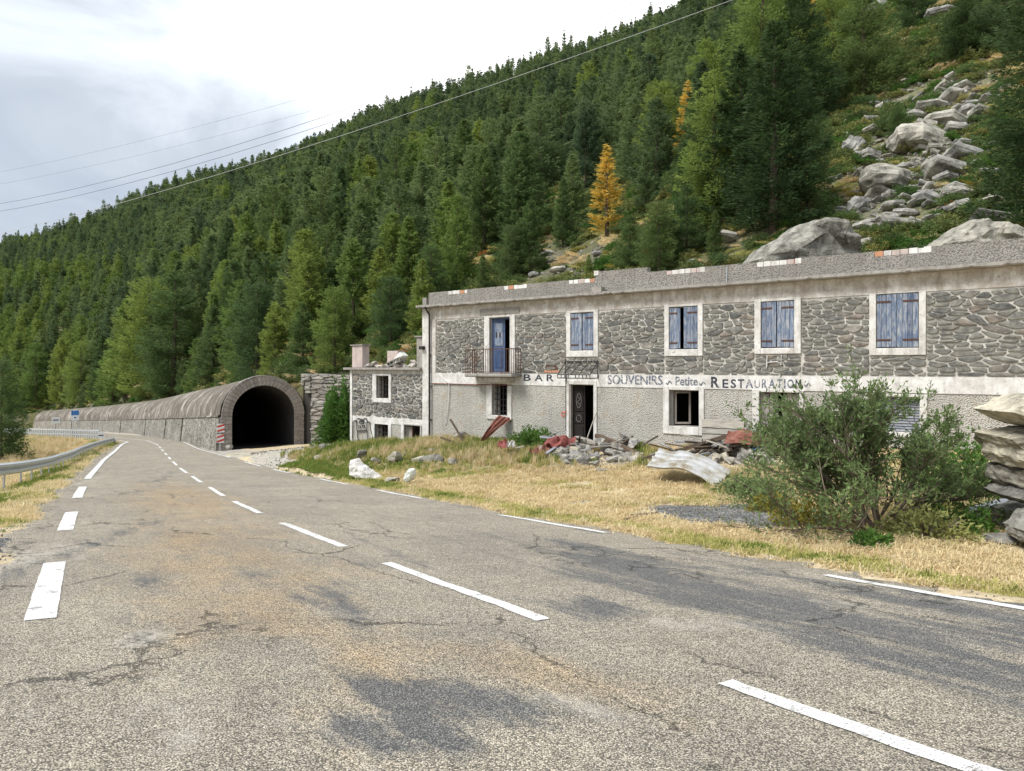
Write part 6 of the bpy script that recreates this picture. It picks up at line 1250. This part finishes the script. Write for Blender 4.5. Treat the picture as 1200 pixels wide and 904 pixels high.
# higher layers of the heap lean on the wall
for i in range(34):
    px = r.uniform(640, 742); out_ = r.uniform(.35, 1.5); p = onF(px, 526, out_); g = gz(p.x, p.y); w = r.uniform(.2, .5); ob_ = put_rock('rubble_stone', p.x, p.y, g+max(0, .42-.22*out_)*r.uniform(.6, 1.1), (w, w*.8, w*.6), 700+i, ('rubble', 'rubble', 'rock')[i % 3], (r.uniform(-.4, .4), r.uniform(-.4, .4), r.uniform(0, 3)), n=11, sub=0, label='broken stone piled against the wall beside the door', cat='stone', group='rubble against the wall by the door'); RUB.append((ob_, '%s broken stone piled against the wall beside the door' % ('large' if w > .38 else 'middling' if w > .28 else 'small'), px))
for i in range(22):
    px = r.uniform(800, 905); out_ = r.uniform(.3, 1.5); p = onF(px, 526, out_); g = gz(p.x, p.y); w = r.uniform(.2, .5); ob_ = put_rock('rubble_stone', p.x, p.y, g+max(0, .4-.2*out_)*r.uniform(.6, 1.2), (w, w*.8, w*.6), 760+i, ('rubble', 'rubble', 'rock')[i % 3], (r.uniform(-.4, .4), r.uniform(-.4, .4), r.uniform(0, 3)), n=11, sub=0, label='broken stone piled against the wall behind the lean-to', cat='stone', group='rubble against the wall at the lean-to'); RUB.append((ob_, '%s broken stone piled against the wall behind the lean-to' % ('large' if w > .38 else 'middling' if w > .28 else 'small'), px))
distinguish(RUB, (' stone ', ' stones '))
plank('concrete_block', onF(634, 541, 1.9), onF(636, 524, 1.6), .2, .2, 'concrete', 'upright broken concrete block left of the rubble heap', 'concrete block')
plank('concrete_block', onF(654, 529, 1.2), onF(668, 524, 1.0), .3, .16, 'rubble', 'flat pale slab on the rubble heap near the door', 'concrete slab')
# stones and broken parapets on the bank before the small house
P, l_ = from_px([(408, 557), (409, 541), (415, 538), (421, 542), (430, 548), (440, 554), (452, 560), (455, 565), (446, 566), (432, 562), (416, 559)], 24.6)
outline_rock('broken_wall_cap', P, 'plaster_white', .5, l_, R(-20), 61, .03, label='broken white rendered wall fragment on the bank near the road', cat='wall fragment')
P, l_ = from_px([(473, 563), (475, 556), (481, 549), (486, 550), (487, 556), (484, 562), (478, 566)], 21.6)
outline_rock('standing_stone', P, 'stone_white', .3, l_, R(-20), 62, .06, label='whitish upright stone at the roadside below the small house', cat='stone')
for i, (px, py, w, h, lab) in enumerate(((463, 543, 20, 13, 'pale pinkish boulder on the grassy bank'), (425, 538, 16, 10, 'dark stone behind the white wall fragment'), (440, 544, 14, 7, 'flat grey stone on the bank'), (497, 543, 30, 9, 'long low stone kerb on the bank'), (515, 542, 16, 9, 'grey stone right of the stone kerb'), (505, 534, 10, 8, 'small stone behind the stone kerb'), (460, 566, 22, 6, 'low stone behind the upright white stone'), (530, 546, 12, 8, 'brownish stone in the grass right of the kerb'), (378, 529, 14, 9, 'pink grey stone by the tall bush'), (372, 540, 12, 5, 'flat pale stone on the verge before the wall'), (385, 541, 9, 5, 'small flat pale stone on the verge'), (268, 526, 10, 4, 'pale stone at the foot of the tunnel jamb'), (606, 532, 18, 8, 'brownish stone left of the concrete block'), (540, 518, 20, 12, 'weathered stone behind the stakes'))):
    x, y, z = groundhit(px, py); k = y/F; put_rock('bank_stone', x, y, z+.04, (w*k, w*k*.7, h*k*1.1), 820+i, ('rock_pale', 'rock', 'rubble')[i % 3], (0, R(-5), R(-30)), sink=.12, label=lab, cat='stone', group='stones on the bank and verge')
# broken masonry on the outbuilding roof: hollow blocks and lumps
RF = zt+.112; MT = Matrix.Translation(org) @ Matrix.Rotation(HR, 4, 'Z')
for i, (px, w, h, yy) in enumerate(((427, .5, .2, .2), (433, .45, .32, .3), (439, .4, .16, .1), (459, .45, .3, .3), (463, .5, .22, .1), (478, .5, .36, .4), (480, .4, .2, .1), (430, .3, .14, 0.02), (449, .6, .16, .08), (471, .5, .2, .2))):
    p = MT @ Vector((fx(px), yy, RF)); RR2 = put_rock('roof_rubble', p.x, p.y, p.z, (w, w*.7, h), 860+i, 'rubble' if i % 2 else 'plaster_stained', (0, R(random.uniform(-15, 15)), HR), n=10, sub=0, sink=.08, label='%s broken masonry lump on the outbuilding roof, %s' % ('whitish' if i % 2 == 0 else 'grey', ('just right of the left pier', 'tallest of those near the left pier', 'between the two pink piers', 'right of the middle pier', 'under the hollow block', 'against the right pier', 'lying before the right pier', 'at the roof edge by the left pier', 'low in front of the middle pier', 'beside the hollow block')[i]), cat='rubble', group='masonry lumps on the outbuilding roof')
hb = MB(); L_, Hb, Db = .85, .20, .4
hb.bb(0, L_, 0, Db, 0, .035); hb.bb(0, L_, 0, Db, Hb-.035, Hb)
for k in range(5): hb.bb(L_/4*k-.018+(.018 if k == 0 else 0)-(.018 if k == 4 else 0), L_/4*k+.018+(.018 if k == 0 else 0)-(.018 if k == 4 else 0), 0, Db, .0355, Hb-.0355)
o = hb.build('hollow_block', 'rubble', None); o.matrix_world = MT @ Matrix.Translation((fx(456), -.1, RF+.02)) @ Matrix.Rotation(R(-18), 4, 'Y'); tag(o, 'tilted hollow clay block with square holes on the outbuilding roof', 'hollow block')
o = MB().box((0, 0, 0), (.62, .4, .26), (0, R(-38), 0), .8).build('broken_block', 'stone_white', None, loc=MT @ Vector((fx(466), .15, RF+.42))); o.rotation_euler = (0, 0, HR); bevel(o, .02); tag(o, 'pale greenish broken block on top of the hollow block', 'broken block')
# ------------------------------------------------------------------ crash barriers
def path_at(P, n_per=6): return catmull([Vector((*p, 0)) for p in P], n_per)
rail_px = [(-60, 22.5), (-15, 24.2), (18, 26.5), (40, 29.5), (57, 32.5), (68, 36), (82, 41), (93, 47), (108, 56), (120, 64), (131, 72), (134.5, 75)]
RPth = path_at([(sx(a)*b, b) for a, b in rail_px], 8)
def zr_(p): return -float(RD(p.y))+EYE-.27
bar = empty('crash_barrier', (RPth[0].x, RPth[0].y, zr_(RPth[0])), label='galvanised steel crash barrier with a corrugated beam along the left verge', cat='guardrail')
o0 = Vector(bar.location); prof = [(.0, .155), (.035, .13), (.075, .115), (.075, .055), (.01, .03), (.0, 0), (.01, -.03), (.075, -.055), (.075, -.115), (.035, -.13), (.0, -.155)]
V, Fc = [], []; m = len(prof); cum = [0]
for i, p in enumerate(RPth):
    t = (RPth[min(i+1, len(RPth)-1)]-RPth[max(0, i-1)]).normalized(); nrm = Vector((t.y, -t.x, 0)); dz = .68-(.42*max(0, (i-(len(RPth)-9))/8))
    for (a, b) in prof: V.append(p+nrm*(a*1.4+.05)+Vector((0, 0, zr_(p)+dz+b*1.35))-o0)
    if i: cum.append(cum[-1]+(p-RPth[i-1]).length); Fc += [((i-1)*m+k, i*m+k, i*m+k+1, (i-1)*m+k+1) for k in range(m-1)]
o = link('beam', mesh('beam', V, Fc, False), 'zinc_rail', bar); mm = o.modifiers.new('t', 'SOLIDIFY'); mm.thickness = .006
d = 1.0; pm = MB().bb(-.055, .0, -.04, .04, -.5, .78).bb(-.0551, -.0, -.045, -.035, -.5, .78)
pme = None
while d < cum[-1]-3.5:
    k = max(1, next(i for i in range(len(cum)) if cum[i] >= d)); t = (d-cum[k-1])/(cum[k]-cum[k-1]); p = RPth[k-1].lerp(RPth[k], t); tt = (RPth[k]-RPth[k-1]).normalized()
    if pme is None: pme = mesh('post', pm.V, pm.F); pme.materials.append(MATS['zinc_rail'])
    link('post', pme, None, bar, Vector((p.x, p.y, zr_(p)))-o0, (0, 0, math.atan2(tt.y, tt.x)-math.pi/2)); d += 2.0
far_px = [(116, 90), (100, 93), (82, 97), (62, 101), (40, 105), (18, 110), (0, 114), (-20, 119)]
FP = path_at([(sx(a)*b, b) for a, b in far_px], 6); zq = lambda p: -float(RD(p.y))+EYE-.1
fr = empty('roadside_railing', (FP[0].x, FP[0].y, zq(FP[0])), label='pale metal railing with many posts round the inside of the far bend', cat='railing'); o0 = Vector(fr.location)
for zz, rr_ in ((1.16, .075), (.62, .05)): MB().tube([p+Vector((0, 0, zq(p)+zz))-o0 for p in FP], rr_, 6).build('rail', 'zinc_rail', fr)
pm = MB().bb(-.07, .07, -.07, .07, -.4, 1.32); pme = mesh('post', pm.V, pm.F); pme.materials.append(MATS['zinc_rail']); cum = [0]
for i in range(1, len(FP)): cum.append(cum[-1]+(FP[i]-FP[i-1]).length)
d = 0
while d < cum[-1]: k = max(1, next(i for i in range(len(cum)) if cum[i] >= d)); t = (d-cum[k-1])/(cum[k]-cum[k-1]); p = FP[k-1].lerp(FP[k], t); link('post', pme, None, fr, Vector((p.x, p.y, zq(p)))-o0); d += .82
# ------------------------------------------------------------------ road signs at the bend
def sign(px, Z, y_top, y_bot, wpx, lab, kind):
    x = sx(px)*Z; g = -float(RD(Z))+EYE+.05; k = Z/F; zt_, zb_ = EYE+(HY-y_top)*k, EYE+(HY-y_bot)*k; e = empty('road_sign', (x, Z, g), math.atan2(-x, Z)*-1*0+R(30), label=lab, cat='road sign'); w = wpx*k/1.0; h0, h1 = zb_-g, zt_-g
    if kind != 'low':
        for s_ in (-.3, .3): MB().tube([(s_*w, .08, -.3), (s_*w, .08, h1-.1)], .05, 6).build('pole', 'zinc_rail', e)
    else: MB().tube([(0, .08, -.3), (0, .08, h1-.1)], .05, 6).build('pole', 'zinc_rail', e)
    b = MB().bb(-w/2, w/2, -.02, .02, h0, h1).build('panel', 'sign_white', e)
    if kind == 'blue':
        MB().bb(-w/2+.03, w/2-.03, -.028, -.021, h0+(h1-h0)*.52, h1-.04).build('blue_field', 'sign_blue', b); mb = MB(); z_ = h0+(h1-h0)*.75
        for a in range(12): t0_, t1_ = a*math.pi/6, a*math.pi/6+.35; mb.add([(w*.0+.2*math.cos(t0_), -.032, z_+.2*math.sin(t0_)), (.2*math.cos(t1_), -.032, z_+.2*math.sin(t1_)), (.26*math.cos((t0_+t1_)/2), -.032, z_+.26*math.sin((t0_+t1_)/2))], [(0, 1, 2)])
        mb.build('star_ring', 'sign_white', b); MB().bb(-w*.12, w*.12, -.03, -.021, h0+(h1-h0)*.22, h0+(h1-h0)*.36).build('legend', 'sign_blue', b)
    else: MB().bb(-w*.36, w*.36, -.03, -.021, h0+(h1-h0)*.45, h0+(h1-h0)*.62).build('legend', 'sign_ink', b)
sign(65.5, 104, 489, 496.5, 8, 'white rectangular sign on two posts behind the far railing', 'white'); sign(88, 102, 481, 493, 8.2, 'blue and white sign on two posts behind the far railing', 'blue'); sign(118.3, 89.5, 507, 514.5, 7, 'small low white sign at the end of the far railing', 'low')
# ------------------------------------------------------------------ overhead lines
def wire(P, Zs_, lab, rad_=.03, mat_='cable'):
    pts = []; n = len(P)
    for k in range(60):
        t = k/59*(n-1); i = min(n-2, int(t)); f_ = t-i; a, b = P[i], P[i+1]; px, py = a[0]+(b[0]-a[0])*f_, a[1]+(b[1]-a[1])*f_; q = (px-P[0][0])/(P[-1][0]-P[0][0]); iz = (1-q)/Zs_[0]+q/Zs_[1]; pts.append(atZ(px, py, 1/iz))
    c0 = pts[0]; o = MB().tube([p-c0 for p in pts], rad_, 5).build('power_line', mat_, None, True, loc=c0); tag(o, lab, 'power line', 'overhead wires')
def curve3(p0, p1, p2, n=14): return [((1-t)**2*p0[0]+2*t*(1-t)*p1[0]+t*t*p2[0], (1-t)**2*p0[1]+2*t*(1-t)*p1[1]+t*t*p2[1]) for t in np.linspace(0, 1, n)]
def through(a, m, b): return curve3(a, (2*m[0]-(a[0]+b[0])/2, 2*m[1]-(a[1]+b[1])/2), b)
wire(through((-60, 285), (294, 193), (870, -4)), (150, 90), 'lowest overhead wire crossing in front of the forest', .034, 'cable_pale')
wire(through((-60, 256), (300, 172), (860, -30)), (150, 90), 'second overhead wire from below, partly before the forest', .034); wire(through((-60, 247), (300, 163), (850, -38)), (150, 90), 'third overhead wire from below against the white sky', .034)
wire(through((-60, 226), (180, 178), (470, 100)), (170, 120), 'faint overhead wire above the third one', .016); wire(through((-60, 212), (150, 169), (450, 88)), (170, 120), 'faintest and topmost overhead wire', .016)
# ------------------------------------------------------------------ grass: tufts of blades scattered over yard, bank and verges
def tuft(seed, n, h, spread, mat, wid=.006, droop=.5, flatness=0):
    r = np.random.default_rng(seed); T = []
    for i in range(n):
        a = r.uniform(0, 6.28); b = np.array([r.normal(0, spread), r.normal(0, spread), -.01]); L_ = h*r.uniform(.5, 1.25); o = np.array([math.cos(a), math.sin(a), 0]); sd_ = np.array([-o[1], o[0], 0])*wid*r.uniform(.7, 1.5)
        k = r.uniform(.15, .9)*droop+flatness; m = b+o*L_*k*.35+np.array([0, 0, L_*.6*(1-k*.35)]); t = b+o*L_*k+np.array([0, 0, L_*(1-k*.75)]); T += [[b-sd_, b+sd_, m+sd_*.7], [b-sd_, m+sd_*.7, m-sd_*.7], [m-sd_*.7, m+sd_*.7, t]]
    return tri_mesh('tuft', T, mat)
TU = proto_set('grass_tuft', [tuft(1, 26, .09, .06, 'grass_dry', .005, .9, .3), tuft(2, 26, .12, .07, 'grass_dry', .005, .8, .2), tuft(3, 26, .08, .06, 'grass_mid', .005, .8, .1), tuft(4, 26, .09, .05, 'grass_green', .006, .6), tuft(5, 34, .42, .07, 'grass_dry', .008, .45), tuft(6, 34, .38, .07, 'grass_mid', .009, .45), tuft(7, 34, .34, .08, 'grass_green', .011, .5), tuft(8, 30, .11, .10, 'grass_dry', .006, .9, .5)])
r = np.random.default_rng(21); PT_, IX_, SC_ = [], [], []
def sow(x, y, kind, s):
    z = ground(x, y)+.005; PT_.append(np.stack([x, y, z], 1)); IX_.append(kind); SC_.append(s)
# yard: equal density over the ground, thinner farther away
n = 120000; u_ = r.uniform(8.0, UF-.05, n); v_ = r.uniform(-8, 46, n); x = u_*nF.x+v_*dF.x; y = u_*nF.y+v_*dF.y; dd = x-AR(y)
P = lambda *a, **k: ell(x, y, *a, **k)
gr = np.maximum.reduce([P(858, 602, 1.35, 1.6, R(0), .3), P(795, 596, .7, .9, R(0), .5)*.9, P(925, 616, .9, .6, R(-5), .5), P(675, 590, .4, .25, 0, .6), P(720, 600, .5, .15, 0, .6), P(330, 532, 5.0, 2.6, R(-25), .5), P(690, 538, 2.3, 1.2, HR, .5), P(850, 545, 2.3, 1.2, HR, .5)])
bare = _n2(x, y, 2.1, 7)+.6*_n2(x, y, .7, 3)+r.normal(0, .25, n) > .62
ok = (dd > .06-r.random(n)**2*.30) & (y > 3) & (gr+r.normal(0, .16, n) < .45) & ~bare & (r.random(n) < np.clip(14/np.maximum(y, 5), .25, 1)) & (np.abs(x/y) < .85); x, y, dd, u_, v_ = [a[ok] for a in (x, y, dd, u_, v_)]; n = len(x)
nn_ = _n2(x, y, .8, 2)+.5*_n2(x, y, 3.1, 4)+r.normal(0, .3, n); edge_g = np.exp(-((dd-.45)/.45)**2)*1.1
g1 = np.exp(-((v_-22.5)/6.2)**2)*np.exp(-((u_-18.6)/2.6)**2)*2.2; score = nn_*.5+edge_g+g1*.9; kind = np.where(score > 1.0, 3, np.where(score > .42, 2, r.choice([0, 0, 1, 7], n)))
sow(x, y, kind, r.uniform(.6, 1.25, n)*np.clip(1+(y-12)/30, 1, 2.0))
# tall growth on the bank, at the wall's foot and round the debris
n = 5200; v_ = r.normal(19.0, 6.0, n); u_ = UF-.25-np.abs(r.normal(0, 1.0, n))*np.where(r.random(n) < .65, 2.3, .6); v_ = np.clip(v_, -6, 52); x = u_*nF.x+v_*dF.x; y = u_*nF.y+v_*dF.y; px = x/y*F+CX
ok = (x-AR(y) > .9) & ~((px > 655) & (px < 740) & (u_ > UF-2.4)) & ~((px > 770) & (r.random(n) < .93)) & ~((px > 640) & (r.random(n) < .7)); x, y, u_, v_ = x[ok], y[ok], u_[ok], v_[ok]; n = len(x)
c_ = _n2(x, y, .9, 9)+r.normal(0, .35, n)+(UF-u_-1.0)*-.28; sow(x, y, np.where(c_ > .05, 6, np.where(c_ > -.5, 5, 4)), r.uniform(.45, 1.0, n)*np.where(px[ok] if False else (UF-u_ > 3.2), .6, 1))
n = 1500; x = r.normal(0, 1, n); t = r.random(n); cx_ = np.array([groundhit(905, 572)[:2], groundhit(880, 560)[:2], groundhit(1085, 600)[:2]]); k_ = r.integers(0, 3, n); x = cx_[k_, 0]+r.normal(0, .55, n); y = cx_[k_, 1]+r.normal(0, .35, n); sow(x, y, np.where(r.random(n) < .7, 4, 5), r.uniform(.35, .8, n))
# left verge and the slope beyond it
n = 60000; y = r.uniform(11, 110, n)**1.0; x = AL(y)-r.random(n)**1.2*np.where(y > 40, 30, 14); dd = AL(y)-x
x0, y0, _ = groundhit(20, 632); ok = (dd > .12-r.random(n)**2*.4) & (np.abs(x/y) < .86) & (r.random(n) < np.clip(26/y, .3, 1)) & ~(((x-x0)**2/3+(y-y0)**2/3 < 1) & (r.random(n) < .8)) & ~((dd < 1.0) & (y > 24) & (r.random(n) < .7)); x, y, dd = x[ok], y[ok], dd[ok]; n = len(x)
nn_ = _n2(x, y, .45, 2)+.5*_n2(x, y, 2.1, 4)+r.normal(0, .3, n)+np.exp(-((dd-1.6)/1.2)**2)*.9; tall = (dd > 4) & (r.random(n) < .5)
kind = np.where(nn_ > .9, np.where(tall, 6, 3), np.where(nn_ > .4, np.where(tall, 5, 2), np.where(tall, 4, r.choice([0, 1, 7], n)))); sow(x, y, kind, r.uniform(.7, 1.3, n)*np.clip(1+(y-15)/25, 1, 2.2)*np.where(tall, .62, 1))
PT_ = np.concatenate(PT_); IX_ = np.concatenate(IX_); SC_ = np.concatenate(SC_); n = len(PT_)
scatter('grass', PT_, np.stack([r.normal(0, .12, n), r.normal(0, .12, n), r.uniform(0, 6.28, n)], 1), np.stack([SC_, SC_, SC_*r.uniform(.7, 1.2, n)], 1), IX_, TU, label='dry straw coloured grass with green tufts over yard, bank and verges', cat='grass'); print('tufts', n)
# small stones and crumbs: gravel patch, road edge, before the tunnel
GV = proto_set('gravel_stone', [rock(900+k, (1, .8, .6), 9, 0) for k in range(5)]); 
for i, o in enumerate(GV.objects): o.data.materials.append(MATS[('rubble', 'rock', 'rubble', 'rock_pale', 'rock')[i]])
PT_, SC_ = [], []
def strew(px, py, a, b, rot, n, s0, s1):
    x0, y0, _ = groundhit(px, py); t = r.uniform(0, 6.28, n); q = np.sqrt(r.random(n)); dx, dy = a*q*np.cos(t), b*q*np.sin(t); x = x0+dx*math.cos(rot)-dy*math.sin(rot); y = y0+dx*math.sin(rot)+dy*math.cos(rot); PT_.append(np.stack([x, y, ground(x, y)], 1)); SC_.append(r.uniform(s0, s1, n)**1.0)
strew(858, 602, 1.5, 1.7, 0, 3600, .01, .045); strew(795, 596, .9, 1.0, 0, 600, .01, .04); strew(690, 545, 2.3, 1.5, HR, 1400, .03, .14); strew(850, 548, 2.3, 1.3, HR, 900, .03, .12); strew(330, 532, 6, 3, R(-25), 1500, .04, .14); strew(12, 640, 2.4, 1.2, R(70), 900, .015, .06); strew(845, 580, .7, .15, 0, 160, .02, .07); strew(690, 592, 1.5, .5, 0, 150, .02, .06); strew(600, 560, 3, 1.5, R(-39), 250, .02, .08)
yy = r.uniform(3, 45, 2600); xx_ = AR(yy)+r.normal(.1, .14, 2600); PT_.append(np.stack([xx_, yy, np.maximum(ground(xx_, yy), 0*yy-99)], 1)); SC_.append(r.uniform(.008, .03, 2600)); yy = r.uniform(8, 60, 1800); xx_ = AL(yy)-r.normal(.25, .3, 1800); PT_.append(np.stack([xx_, yy, ground(xx_, yy)], 1)); SC_.append(r.uniform(.01, .045, 1800))
PT_ = np.concatenate(PT_); SC_ = np.concatenate(SC_); n = len(PT_); scatter('gravel', PT_, r.uniform(0, 6.28, (n, 3)), np.stack([SC_]*3, 1), r.integers(0, 5, n), GV, label='loose gravel and crumbs on the yard, road edges and before the tunnel', cat='gravel')
